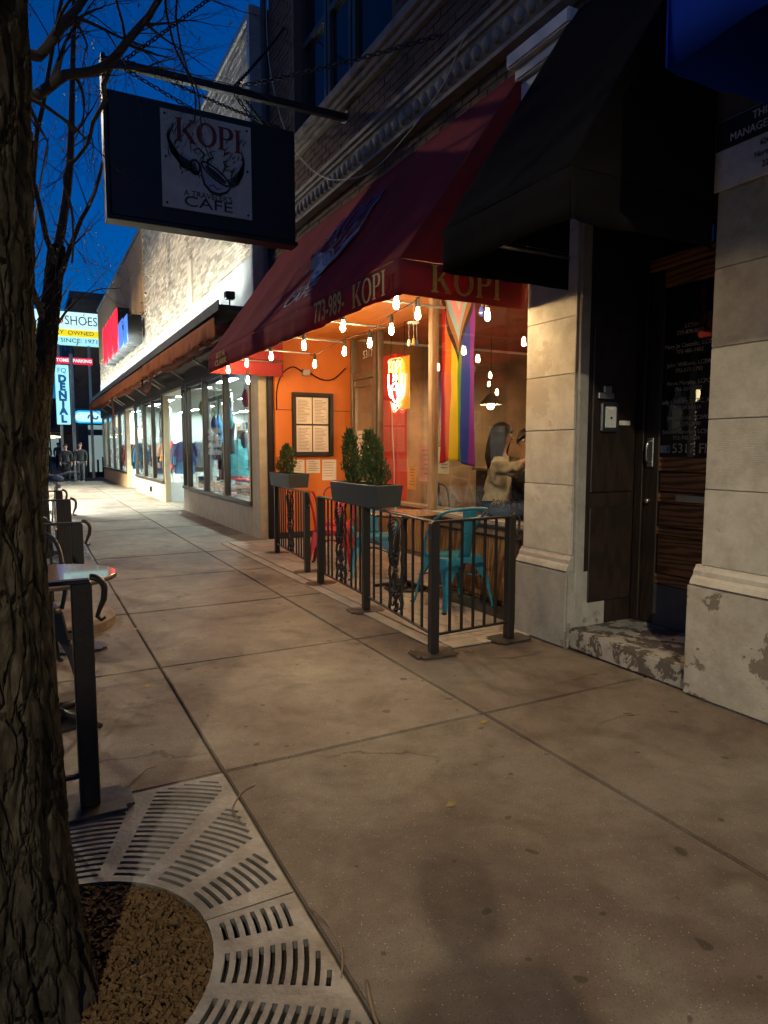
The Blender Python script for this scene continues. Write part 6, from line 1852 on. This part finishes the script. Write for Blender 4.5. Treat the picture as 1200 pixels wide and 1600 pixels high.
def head_extras(K, c, f, hairm, long_hair=False, scale=1.0, body=None):
    """eyes, nose, mouth, ears and hair round head centre c facing f"""
    c = Vector(c); f = Vector(f).normalized(); sd = f.cross(Vector((0, 0, 1))).normalized(); up = sd.cross(f)
    s_ = scale
    for k in (-1, 1):
        p = c + f * .083 * s_ + sd * .032 * k * s_ + up * .008 * s_
        MB().ball(p, .0125 * s_, 8, 6).build('eye', M['white_print'], K, smooth=True)
        MB().ball(p + f * .0085 * s_, .0065 * s_, 8, 6).build('pupil', M['print_black'], K, smooth=True)
        MB().tube([p + up * .022 * s_ - sd * .016 * s_, p + up * .026 * s_ + f * .006 * s_, p + up * .021 * s_ + sd * .016 * s_], .0042 * s_, 5).build('eyebrow', hairm, K)
    MB().tube([c + f * .09 * s_ - up * .052 * s_ - sd * .022 * s_, c + f * .098 * s_ - up * .054 * s_, c + f * .09 * s_ - up * .052 * s_ + sd * .022 * s_], .0055 * s_, 6).build('mouth', M['print_red'], K, smooth=True)
    # hair: cap of the skull plus locks
    vs, fs = [], []
    n, m = 22, 12
    for j in range(m + 1):
        th = math.pi * j / m * (.60 if not long_hair else .66)
        for i in range(n):
            a = 2 * math.pi * i / n
            fr_ = math.cos(a)
            lim = 1.0
            t = th * (1 - (.42 * max(0, fr_) ** 1.3))
            r = .103 * s_ * (1 + .05 * noise.noise((a * 2, th * 5, 3)))
            p = c + (f * math.cos(a) * 1.10 + sd * math.sin(a) * .94) * r * math.sin(t) + up * r * 1.16 * math.cos(t) + up * .012 * s_ - f * .008
            vs.append(p)
    for j in range(m):
        for i in range(n): fs.append((j * n + i, j * n + (i + 1) % n, (j + 1) * n + (i + 1) % n, (j + 1) * n + i))
    hb = MB().add(vs, fs)
    if long_hair:
        for i in range(26):
            a = R(60 + 240 * i / 25)
            p = c + (f * math.cos(a) * 1.0 + sd * math.sin(a) * .95) * .098 * s_ + up * .03
            q = Vector((math.cos(a * 3) * .012, math.sin(a * 2) * .012, 0))
            hb.tube([p, p - up * .10 + q - f * .012, p - up * .22 - f * .03 + q * 1.5, p - up * .33 - f * .03], [.022, .028, .024, .008], 6)
    hb.build('hair', hairm, K, smooth=True)

def head_verts(F_, neck_i, c, f, s_=1.0):
    c = Vector(c); f = Vector(f).normalized()
    j = F_.add(c - Vector((0, 0, .065 * s_)) + f * .018 * s_, (.062 * s_, .070 * s_), neck_i)
    h = F_.add(c + Vector((0, 0, .005)) , (.080 * s_, .094 * s_), j)
    F_.add(c + Vector((0, 0, .065 * s_)) - f * .006, (.072 * s_, .085 * s_), h)
    n1 = F_.add(c + f * .085 * s_ - Vector((0, 0, .012 * s_)), .014 * s_, h)
    F_.add(c + f * .112 * s_ - Vector((0, 0, .030 * s_)), .011 * s_, n1)
    sd = f.cross(Vector((0, 0, 1))).normalized()
    for k in (-1, 1): F_.add(c + sd * .088 * k * s_ - Vector((0, 0, .008)), .016 * s_, h)

def walker(x, y, z, lab, face, coat, trou, hairm, h=1.72, coat_len=.55, stride=.16, shift=0, arm=.10):
    K = thing('person', lab, 'person', (x, y, z), 'people walking on the pavement')
    s_ = h / 1.72; f = Vector((0, face, 0)); g = face
    def P(a, b, c_): return (x + a * s_, y + b * s_ * g, z + c_ * s_)
    F_ = Fig()
    pel = F_.add(P(0, 0, .93), (.14, .11)); wa = F_.add(P(0, .0, 1.10), (.125, .10), pel); chs = F_.add(P(0, .01, 1.30), (.15, .11), wa); nk0 = F_.add(P(0, 0, 1.44), (.07, .065), chs); nk = F_.add(P(0, .01, 1.50), (.05, .05), nk0)
    head_verts(F_, nk, P(0, .03, 1.60), f, s_)
    for k in (-1, 1):
        st = stride * k
        hp = F_.add(P(.09 * k, 0, .88), .085, pel); kn = F_.add(P(.095 * k, st * .6 + .04, .49), .058, hp); an = F_.add(P(.095 * k, st * 1.0 - .02, .09), .042, kn); F_.add(P(.10 * k, st + .13, .035), (.04, .03), an)
        sh = F_.add(P(.18 * k, 0, 1.38), .062, chs); el = F_.add(P(.235 * k, -st * .5, 1.12), .046, sh); wr = F_.add(P(.225 * k, -st * .9 + arm, .88), .030, el)
        F_.hand(wr, P(.225 * k, -st * .9 + arm, .88), (0, .2 * g, -1), (0, 1 * g, 0), (k, 0, 0))
    link('body', F_.mesh('body', 1), M['skin'], K, True)
    # coat
    F_ = Fig()
    hem = F_.add(P(0, 0, 1.42 - coat_len - .06), (.185, .15)); a = F_.add(P(0, 0, .98), (.17, .14), hem); b = F_.add(P(0, 0, 1.14), (.165, .135), a); c_ = F_.add(P(0, .005, 1.32), (.185, .14), b); F_.add(P(0, 0, 1.44), (.095, .085), c_)
    for k in (-1, 1):
        st = stride * k
        sh = F_.add(P(.19 * k, 0, 1.375), .082, c_); el = F_.add(P(.24 * k, -st * .5, 1.12), .064, sh); F_.add(P(.228 * k, -st * .85 + arm * .9, .92), .050, el)
    link('coat', wrinkle(F_.mesh('coat', 2), .014), coat, K, True)
    F_ = Fig(); pl = F_.add(P(0, 0, .93), (.155, .12))
    for k in (-1, 1):
        st = stride * k
        hp = F_.add(P(.09 * k, 0, .86), .098, pl); kn = F_.add(P(.095 * k, st * .6 + .04, .49), .074, hp); F_.add(P(.095 * k, st * 1.0 - .02, .10), .062, kn)
    link('trousers', F_.mesh('trousers', 1), trou, K, True)
    for k in (-1, 1):
        st = stride * k
        MB().ball(P(.10 * k, st + .06, .042), (.045, .13, .045), 10, 6).build('shoe', M['rubber'], K, smooth=True)
    head_extras(K, P(0, .03, 1.60), f, hairm, False, s_)
    return K
walker(1.42, 31.6, -.155, 'left walker in a long black coat on the far pavement', -1, M['black_cloth'], M['black_cloth'], M['hair'], 1.68, .85, .06)
walker(2.0, 31.9, -.155, 'right walker in open dark jacket and grey trousers', -1, M['black_cloth'], M['grey_cloth'], mat('brown_hair', (.08, .05, .03), .6), 1.74, .55, .09)
for i, (x, y, lab) in enumerate(((1.0, 45, 'distant dark figure left of the two walkers'), (1.7, 47, 'distant figure in grey beyond the two walkers'), (.7, 50, 'smallest distant figure near the lit awning'))):
    walker(x, y, -.012, lab, -1 if i else 1, (M['black_cloth'], M['grey_cloth'], M['denim'])[i], M['black_cloth'], M['hair'], 1.7, .6, .1)

# the photographer: only the shadow on the trunk shows
walker(-.10, -.47, .001, 'person standing behind the viewpoint whose shadow falls on the trunk', 1, M['black_cloth'], M['denim'], M['hair'], 1.74, .6, .04, arm=.22)
# couple behind the cafe window
def seated(lab, base, f, top, hairm, long_hair, leg, arm_r, arm_l, hc, sleeve_r=.05):
    """base = seat point; f = facing; hc = head centre"""
    b = Vector(base); f = Vector(f).normalized(); sd = f.cross(Vector((0, 0, 1))).normalized(); U = Vector((0, 0, 1))
    K = thing('person', lab, 'person', tuple(b), 'couple sitting behind the cafe window')
    hc = Vector(hc)
    nkp = hc - U * .145 - (f * .01)
    ch_ = nkp - U * .17
    F_ = Fig(); pel = F_.add(b + U * .10, (.15, .12)); wa = F_.add((b + U * .10).lerp(ch_, .5), (.125, .10), pel); c1 = F_.add(ch_, (.15, .11), wa); n0 = F_.add(nkp - U * .03, (.062, .058), c1); nk = F_.add(nkp + U * .03, .05, n0)
    head_verts(F_, nk, hc, f)
    T_ = Fig(); tp = T_.add(b + U * .07, (.20, .17)); tw = T_.add((b + U * .10).lerp(ch_, .5), (.185, .155), tp); tc_ = T_.add(ch_, (.195, .155), tw); T_.add(nkp - U * .035, (.085, .08), tc_)
    for k, pts in ((1, arm_r), (-1, arm_l)):
        sh = F_.add(ch_ + sd * .17 * k + U * .09, .06, c1); el = F_.add(pts[0], .046, sh); wr = F_.add(pts[1], .030, el)
        d = (Vector(pts[1]) - Vector(pts[0])).normalized()
        F_.hand(wr, pts[1], d, d.cross(U), U)
        s1 = T_.add(ch_ + sd * .18 * k + U * .075, .092, tc_); e1 = T_.add(pts[0], .076, s1); T_.add(Vector(pts[0]).lerp(Vector(pts[1]), .88), .048, e1)
        hp = F_.add(b + sd * .10 * k + U * .09 + f * .04, .085, pel); kn = F_.add(b + sd * .20 * k + f * .36 + U * .14, .06, hp); an = F_.add(b - sd * .06 * k + f * .34 + U * .05, .042, kn); F_.add(b - sd * .14 * k + f * .38 + U * .04, .035, an)
    link('body', F_.mesh('body', 2), M['skin'], K, True)
    link('top', wrinkle(T_.mesh('top', 3), .022, 11), top, K, True)
    L_ = Fig(); lp = L_.add(b + U * .10, (.16, .13))
    for k in (-1, 1):
        hp = L_.add(b + sd * .10 * k + U * .09 + f * .04, .10, lp); kn = L_.add(b + sd * .20 * k + f * .36 + U * .14, .076, hp); L_.add(b - sd * .03 * k + f * .345 + U * .06, .06, kn)
    link('trousers', L_.mesh('trousers', 2), leg, K, True)
    head_extras(K, hc, f, hairm, long_hair)
    return K
seated('dark haired person in cream sweater reaching across, behind cafe glass', (3.88, 5.10, .65), (.55, -.6, 0), M['sweater'], M['hair'], True, M['denim'],
       [(3.88, 4.84, 1.14), (3.85, 4.62, 1.24)], [(4.22, 5.1, 1.15), (4.30, 4.85, 1.02)], (3.92, 5.06, 1.46))
seated('smiling person with short black hair facing out behind cafe glass', (4.38, 5.22, .65), (-.55, -.80, 0), M['black_cloth'], M['hair'], False, M['grey_cloth'],
       [(4.16, 5.0, 1.02), (4.12, 4.78, .95)], [(4.58, 4.95, 1.05), (4.45, 4.75, .98)], (4.22, 5.07, 1.41))
# cafe interior furnishings
round_table(4.35, 4.3, .30, .40, 'low round table on the window platform', M['tabletop'], .64)
for i, (x, y, z, c, lab) in enumerate(((5.6, 4.6, 1.9, (.3, .12, .05), 'warm pendant lamp over the window seats inside the cafe'), (6.6, 6.2, 2.0, (.3, .12, .05), 'warm pendant lamp in the middle of the cafe'), (6.2, 8.3, 2.0, (.3, .12, .05), 'warm pendant lamp behind the neon sign'))):
    L_ = thing('pendant_lamp', lab, 'lamp', (x, y, z), 'cafe pendant lamps')
    MB().lathe([(.03, .16), (.05, .15), (.16, .02), (.165, 0), (.155, 0), (.045, .14)], (x, y, z), 20).build('shade', M['canopy'], L_, smooth=False)
    MB().ball((x, y, z - .02), .05, 12, 8).build('bulb', M['bulb_in'], L_, smooth=True)
    MB().tube([(x, y, z + .16), (x, y, 3.04)], .005, 5).build('cord', M['cable'], L_)
CB = thing('bookcase', 'dark bookcase with bottles against the cafe rear wall', 'bookcase', (8.6, 6.0, 0))
for z in (.1, .6, 1.1, 1.6, 2.1): MB().box(8.55, 8.88, 4.2, 8.6, z, z + .03).build('shelf', M['wood_shadowed'], CB)
for y in (4.2, 5.6, 7.1, 8.57): MB().box(8.55, 8.88, y, y + .03, .01, 2.4).build('upright', M['wood_shadowed'], CB)
k_ = 0
for z in (.63, 1.13, 1.63):
    y = 4.3
    while y < 8.4:
        w = random.uniform(.03, .07)
        if random.random() < .75:
            k_ += 1
            MB().box(8.60, 8.82, y, y + w, z + .001, z + random.uniform(.22, .36)).build('book', cloth_mat(k_ * 7), CB)
        y += w + .006
for i, (y, z, w, h, lab) in enumerate(((4.5, 1.7, .5, .35, 'framed picture on the cafe side wall left'), (5.4, 1.75, .4, .45, 'framed picture on the cafe side wall right'))):
    P_ = thing('framed_picture', lab, 'picture', (y + .6, 3.87, z))
    MB().box(y + .6 - w / 2, y + .6 + w / 2, 3.861, 3.885, z - h / 2, z + h / 2).build('frame', M['wood_shadowed'], P_, bevel=.006)
    MB().box(y + .6 - w / 2 + .04, y + .6 + w / 2 - .04, 3.886, 3.888, z - h / 2 + .04, z + h / 2 - .04).build('print', M['paper'], P_)
# clutter near the glass
SB = thing('jar_shelf', 'low shelf crowded with jars and bottles behind the seated couple', 'shelf', (5.0, 4.7, .64))
for z in (.66, 1.02, 1.38): MB().box(4.95, 5.18, 3.95, 5.5, z, z + .025).build('shelf', M['wood_shadowed'], SB)
for y in (3.95, 5.47): MB().box(4.95, 5.18, y, y + .03, .642, 1.8).build('upright', M['wood_shadowed'], SB)
for i in range(30):
    y = 4.02 + (i % 10) * .148; z = (.686, 1.046, 1.406)[i // 10]; h = random.uniform(.10, .26); r = random.uniform(.03, .05)
    MB().lathe([(r, 0), (r, h * .6), (r * .45, h * .8), (r * .4, h)], (5.06, y, z), 10).build('jar', cloth_mat(i * 3 + 1), SB, smooth=True)
for i, (x, y, z, w, h, lab) in enumerate(((4.38, 6.4, 1.45, .3, .42, 'tan poster taped inside the alcove window left'), (4.38, 6.85, 1.2, .24, .32, 'small pale poster taped low inside the alcove window'), (4.46, 7.4, 1.15, .34, .46, 'pink poster inside the alcove window under the neon sign'), (4.46, 7.75, .95, .22, .3, 'small orange poster beside the neon power lead'))):
    P_ = thing('window_poster', lab, 'poster', (x + .05, y, z), 'posters inside the alcove window')
    MB().box(x + .05, x + .053, y - w / 2, y + w / 2, z - h / 2, z + h / 2).build('sheet', (M['paper'], M['paper'], mat('pink_paper', (.62, .3, .26), .8), mat('orange_paper', (.7, .3, .08), .8))[i], P_)
    mb = MB()
    for k in range(6): mb.box(x + .0485, x + .0495, y - w * .35, y + w * random.uniform(0, .35), z + h * .36 - k * h * .13, z + h * .36 + .012 - k * h * .13)
    mb.build('print_lines', M['paper_ink'], P_)
LS = thing('reflection_panel', 'small cool white glowing panel added inside the cafe, standing for a reflection', 'glowing panel', (8.8, 6.0, 1.5))
MB().box(8.80, 8.85, 7.3, 8.1, 1.35, 1.85).build('face', M['sign_white'], LS, bevel=.01)  # added glow in place of the store across reflected in the cafe glass
for i in range(5):
    a = (.0, .4, .8, 1.2, 1.6)[i]
    B3 = thing('interior_bulb', ('first', 'second', 'third', 'fourth', 'fifth')[i] + ' warm bulb of the row inside the cafe, counted from the street', 'bulb', (4.9 + a * 1.6, 4.3 + a * .9, 2.3), 'row of bulbs inside the cafe')
    MB().tube([(4.9 + a * 1.6, 4.3 + a * .9, 2.36), (4.9 + a * 1.6, 4.3 + a * .9, 3.03)], .004, 5).build('cord', M['cable'], B3)
    MB().ball((4.9 + a * 1.6, 4.3 + a * .9, 2.32), (.028, .028, .04), 10, 7).build('bulb', M['warm_lit'], B3, smooth=True)
ct = thing('cafe_counter', 'dark wooden counter deep inside the cafe', 'counter', (6.6, 7.2, 0))
MB().box(6.3, 6.9, 6.4, 8.8, .01, 1.0).build('body', M['wood_shadowed'], ct, bevel=.01)
MB().box(6.25, 6.95, 6.35, 8.85, 1.001, 1.05).build('top', M['tabletop'], ct, bevel=.008)
for i in range(2):
    y = (5.9, 7.9)[i]
    metal_chair(M['dark_chair'], ('black metal chair inside the cafe beyond the return glass', 'black metal chair inside the cafe near the counter')[i], (5.2, y, .012), 100, 'chairs inside the cafe', False)

# ================================================================ far signs and buildings
FB = thing('far_building', 'dark brick building beyond the alley behind the shoe sign', 'building', (6, 42, 0))
MB().box(2.32, 14, 38.0, 62, -.159, 8.9).build('wall', M['far_brick'], FB)
MB().box(2.2, 14, 37.9, 62, 8.9, 9.2).build('cornice', M['far_dark'], FB)
MB().box(2.25, 3.9, 37.85, 37.99, 2.66, 3.4).build('fascia', M['far_dark'], FB, bevel=.02)
MB().box(2.30, 2.72, 37.8, 37.99, -.158, 2.66).build('dark_pier', M['far_dark'], FB, bevel=.02)
wd = MB().box(2.74, 3.9, 37.88, 37.98, .05, 2.6).build('window', M['dark_frame'], FB)
MB().box(2.80, 3.84, 37.86, 37.879, .12, 2.0).build('pane', M['far_glass_lit'], wd)
MB().box(2.80, 3.84, 37.86, 37.879, 2.3, 2.52).build('pane', M['far_glass_lit'], wd)
for i in range(4): MB().box(2.9 + i * .25, 3.0 + i * .25, 37.84, 37.858, .12, .6 + .15 * (i % 3)).build('display_item', M['far_dark'], wd)
for i in range(3):
    for j in range(3):
        f_ = MB().box(2.30, 2.318, 40 + i * 5, 41.6 + i * 5, 3.6 + j * 1.8, 5.0 + j * 1.8).build('window', M['dark_frame'], FB)
PS = thing('pill_sign', 'glowing blue and white oval sign on the far corner', 'sign', (2.9, 37.8, 2.9))
cap_ = arc(.62, 0, .24, -90, 90, 10) + arc(-.30, 0, .24, 90, 270, 10)
fill_shape('lit_face', [cap_], ((2.75, 37.74, 2.93), (1, 0, 0), UP), .12, M['sign_white'], PS)
MB().tube([(2.75 + a * 1.08 - .02, 37.70, 2.93 + b * 1.12) for a, b in cap_], .05, 6, True).build('glow_rim', M['sign_pill'], PS, smooth=True)
MB().tube(smooth_path([(2.80, 37.66, 2.85), (2.86, 37.66, 3.0), (3.0, 37.66, 3.02), (3.05, 37.66, 2.88), (3.2, 37.66, 2.84), (3.28, 37.66, 2.98)]), .04, 6).build('emblem_stroke', M['ink_blue'], PS)
# shoe shop pylon
SS = thing('shoe_sign', 'large lit white and yellow shoe shop sign across the alley', 'sign', (2.0, 36, 5.5))
MB().box(.55, 3.42, 36.0, 36.35, 7.0, 7.82).build('white_panel', M['sign_white'], SS, bevel=.02)
MB().box(.50, 3.44, 35.98, 36.36, 6.66, 6.99).build('yellow_band', M['sign_yellow'], SS, bevel=.01)
MB().box(1.3, 3.42, 36.0, 36.35, 6.28, 6.65).build('cyan_band', M['sign_cyan'], SS, bevel=.01)
text('lettering', 'SHOES', .60, ((2.55, 35.985, 7.40), (1, 0, 0), UP), M['ink_dark'], SS, sx=.82, depth=.01, bold=-.002)
text('lettering', 'Alamo', .50, ((1.25, 35.985, 7.42), (1, 0, 0), UP), M['ink_red'], SS, sx=.8, depth=.01, bold=.01)
text('lettering', 'FAMILY  OWNED', .26, ((1.95, 35.965, 6.825), (1, 0, 0), UP), M['ink_dark'], SS, sx=1.15, depth=.01)
text('lettering', 'SINCE: 1971', .27, ((2.45, 35.985, 6.465), (1, 0, 0), UP), M['ink_dark'], SS, sx=1.2, depth=.01)
for x in (1.5, 2.85): MB().box(x - .06, x + .06, 36.1, 36.22, -.15, 6.28).build('pole', M['grey_metal'], SS)
CPK = thing('parking_sign', 'red lit customer parking sign below the shoe sign', 'sign', (2.0, 36, 5.4))
MB().box(.9, 2.98, 35.9, 36.09, 5.36, 5.66).build('panel', M['sign_redlit'], CPK, bevel=.01)
text('lettering', 'CUSTOMER PARKING', .20, ((1.98, 35.885, 5.51), (1, 0, 0), UP), M['sign_white'], CPK, sx=1.0, depth=.01, bold=.006)
fill_shape('arrow', [[(.45, 5.51), (.72, 5.68), (.72, 5.57), (.88, 5.57), (.88, 5.45), (.72, 5.45), (.72, 5.34)]], ((0, 35.95, 0), (1, 0, 0), UP), .05, M['sign_redlit'], CPK)
DS = thing('dental_sign', 'tall vertical cyan lit dental sign', 'sign', (1.55, 34, 2.4))
MB().box(1.24, 1.80, 34.0, 34.22, 2.42, 5.08).build('panel', M['sign_cyan'], DS, bevel=.02)
text('lettering', 'FQ', .30, ((1.52, 33.985, 4.83), (1, 0, 0), UP), M['ink_blue'], DS, depth=.01)
for i, c_ in enumerate('DENTAL'): text('lettering', c_, .44, ((1.52, 33.985, 4.45 - i * .36), (1, 0, 0), UP), M['ink_blue'], DS, depth=.01, bold=.03)
MB().tube([(2.35, 38.0, 4.8), (1.75, 34.1, 4.8)], .04, 6).build('arm', M['iron'], DS)
MB().box(1.85, 2.0, 34.05, 34.2, -.15, 5.6).build('pole', M['print_grey'], DS)
DK = thing('dark_sign', 'black sign with white script beside the near trunk', 'sign', (.75, 38, 2.4))
MB().box(.5, 1.02, 38, 38.2, 2.42, 3.4).build('panel', M['black_paint'], DK)
mb = MB()
for k in range(3):
    mb.tube(smooth_path([(.58 + .06 * q, 37.985, 3.15 - k * .26 + .07 * math.sin(q * 2.1 + k)) for q in range(7)]), .022, 5)
mb.build('script', M['sign_white'], DK)
MB().box(1.0, 1.06, 38.05, 38.15, -.02, 3.4).build('pole', M['iron'], DK)
LB = thing('lit_box_sign', 'small bright white box sign beside the near trunk', 'sign', (.75, 38, 1.85))
MB().box(.5, .99, 37.9, 38.2, 1.86, 2.38).build('box', M['warm_lit'], LB, bevel=.02)
# farther shops with warm lights
for i, (y, z, lab) in enumerate(((41, 2.2, 'nearest dark awning with warm lights beyond the alley'), (46, 2.3, 'second dark awning far down the street'), (52, 2.3, 'farthest dark awning down the street'))):
    A_ = thing('far_awning', lab, 'awning', (2.0, y, z), 'awnings far down the street')
    MB().prism([(0, 0), (1.25, 0), (1.25, .9)], ((1.05, y + 4, z), (1, 0, 0), UP), 4).build('canopy', M['far_dark'], A_)
    MB().tube([(1.12, y + .1, z - .03), (1.12, y + 3.9, z - .03)], .04, 6).build('light_tube', M['warm_dim'], A_)
    for k in range(5): MB().ball((1.3 + .12 * k, y + .5 + k * .6, z - .22), .06, 8, 6).build('bulb', M['warm_lit'], A_, smooth=True)
tag(MB().box(1.0, 1.12, 44.5, 44.6, 2.5, 4.2).build('lit_banner', M['warm_dim']), 'tall amber lit banner left of the dental sign', 'banner')
for i, (x, y, w, h, lab) in enumerate(((-6.5, 70, 5, 7.5, 'low dark building far down the left side'), (-9.5, 48, 7, 6.0, 'dark building across the street'), (5.5, 75, 8, 6.0, 'low building at the end of the street'))):
    F2 = thing('far_building', lab, 'building', (x, y, 0))
    MB().box(x - w / 2, x + w / 2, y, y + 12, -.159, h).build('wall', M['far_brick'], F2)
    MB().box(x - w / 2 - .1, x + w / 2 + .1, y - .1, y + 12, h, h + .25).build('cornice', M['far_dark'], F2)
    for q in range(3): MB().box(x - w / 2 + .5 + q * w / 3.2, x - w / 2 + 1.3 + q * w / 3.2, y - .03, y - .001, 3.2, 4.8).build('window', M['far_dark'], F2)
    for q in range(2): MB().box(x - w / 2 + .4 + q * w / 2.2, x - w / 2 + 1.9 + q * w / 2.2, y - .03, y - .001, .5, 2.4).build('shop_window', M['far_glass_lit'], F2)

# facades across the street
for i, (y0, y1, h, lab) in enumerate(((-14, -3, 7.5, 'brick facade across the street behind the viewpoint'), (-2.9, 9, 9.0, 'brick facade across the street opposite the cafe'), (9.1, 22, 7.0, 'brick facade across the street opposite the pale shop'), (22.1, 36, 8.5, 'brick facade across the street opposite the far shop end'))):
    F3 = thing('street_facade', lab, 'building', (-17, (y0 + y1) / 2, 0), 'buildings across the street')
    MB().box(-24, -17, y0, y1, -.159, h).build('wall', M['far_brick'], F3)
    MB().box(-24, -16.8, y0, y1, h, h + .35).build('cornice', M['far_dark'], F3)
    n = int((y1 - y0) / 2.6)
    for q in range(n):
        ya = y0 + .7 + q * (y1 - y0 - .6) / n
        for z in (4.0, ): MB().box(-17.02, -16.98, ya, ya + 1.2, z, z + 1.7).build('window', M['far_dark'], F3)
        MB().box(-17.02, -16.98, ya, ya + 1.8, .6, 2.6).build('shop_window', M['far_glass_lit'] if (q + i) % 3 == 0 else M['glass_sky'], F3)
# ================================================================ street lamps
def acorn_lamp(x, y, lab, h=3.5, power=0, lights=False, col=(1, .8, .45), size=.14, cone=168):
    K = thing('street_lamp', lab, 'street lamp', (x, y, -.01), 'acorn street lamps')
    MB().lathe([(.20, 0), (.20, .08), (.13, .16), (.12, .55), (.07, .65), (.055, .8), (.045, h - .25), (.075, h - .2), (.05, h - .12), (.12, h - .05), (.12, h)], (x, y, -.01), 18).build('post', M['iron'], K, smooth=False)
    MB().lathe([(.11, h), (.17, h + .12), (.20, h + .28), (.18, h + .42), (.10, h + .55)], (x, y, -.01), 16).build('globe', M['acorn'], K, smooth=True)
    MB().lathe([(.19, h + .44), (.12, h + .56), (.03, h + .62), (.02, h + .74)], (x, y, -.01), 16).build('finial', M['iron'], K, smooth=False)
    if lights:
        mb = MB(); rr = random.Random(2)
        for i in range(150):
            a = i * .55; z = .9 + (h - 1.2) * i / 150
            mb.ball((x + .085 * math.cos(a), y + .085 * math.sin(a), z), .016, 5, 4)
        mb.build('fairy_lights', M['warm_lit'], K)
    if power:
        ld = bpy.data.lights.new('lamp_light', 'SPOT'); ld.energy = power; ld.color = col; ld.shadow_soft_size = size
        ld.spot_size = R(cone); ld.spot_blend = .35
        lo = bpy.data.objects.new('lamp_light', ld); COL.objects.link(lo); lo.parent = K; lo.location = (0, 0, h + .95)
    return K
acorn_lamp(-.50, -4.3, 'street lamp on the near kerb behind the viewpoint', 2.5, 450, False, (1.0, .84, .54))
acorn_lamp(-13.6, 16.3, 'street lamp across the road wrapped in fairy lights', 3.0, 0, True)
acorn_lamp(-.95, 20.5, 'street lamp on the kerb in front of the pale shop', 3.9, 11500, False, (.98, 1.0, .84), cone=118)

def tall_light(x, y, hx, hy, h, lab, power, col, cone):
    K = thing('tall_street_light', lab, 'street light', (x, y, 0), 'tall street lights over the road')
    MB().lathe([(.16, 0), (.16, .3), (.09, .5), (.05, h - .3), (.05, h - .1)], (x, y, 0), 14).build('pole', M['grey_metal'], K)
    MB().tube(smooth_path([(x, y, h - .4), (x + (hx - x) * .3, y + (hy - y) * .3, h + .1), (hx, hy, h + .15)]), .035, 8).build('arm', M['grey_metal'], K, smooth=True)
    MB().box(hx - .3, hx + .3, hy - .14, hy + .14, h + .06, h + .2).build('head', M['grey_metal'], K, bevel=.04, seg=2)
    MB().box(hx - .2, hx + .2, hy - .1, hy + .1, h + .04, h + .059).build('lens', M['acorn'], K)
    ld = bpy.data.lights.new('lamp_light', 'SPOT'); ld.energy = power; ld.color = col; ld.shadow_soft_size = .13; ld.spot_size = R(cone); ld.spot_blend = .15
    lo = bpy.data.objects.new('lamp_light', ld); COL.objects.link(lo); lo.parent = K; lo.location = (hx - x, hy - y, h)
tall_light(-1.28, -8.3, -4.7, -8.3, 8.0, 'tall street light over the road behind the viewpoint', 6600, (1.0, .86, .57), 140)
tall_light(-1.28, 16.0, -4.2, 16.0, 8.5, 'unseen tall light added to brighten the pale shop wall and red awning', 2600, (1.0, .84, .62), 152)  # added lamp, lifts the upper shop wall and the red awning
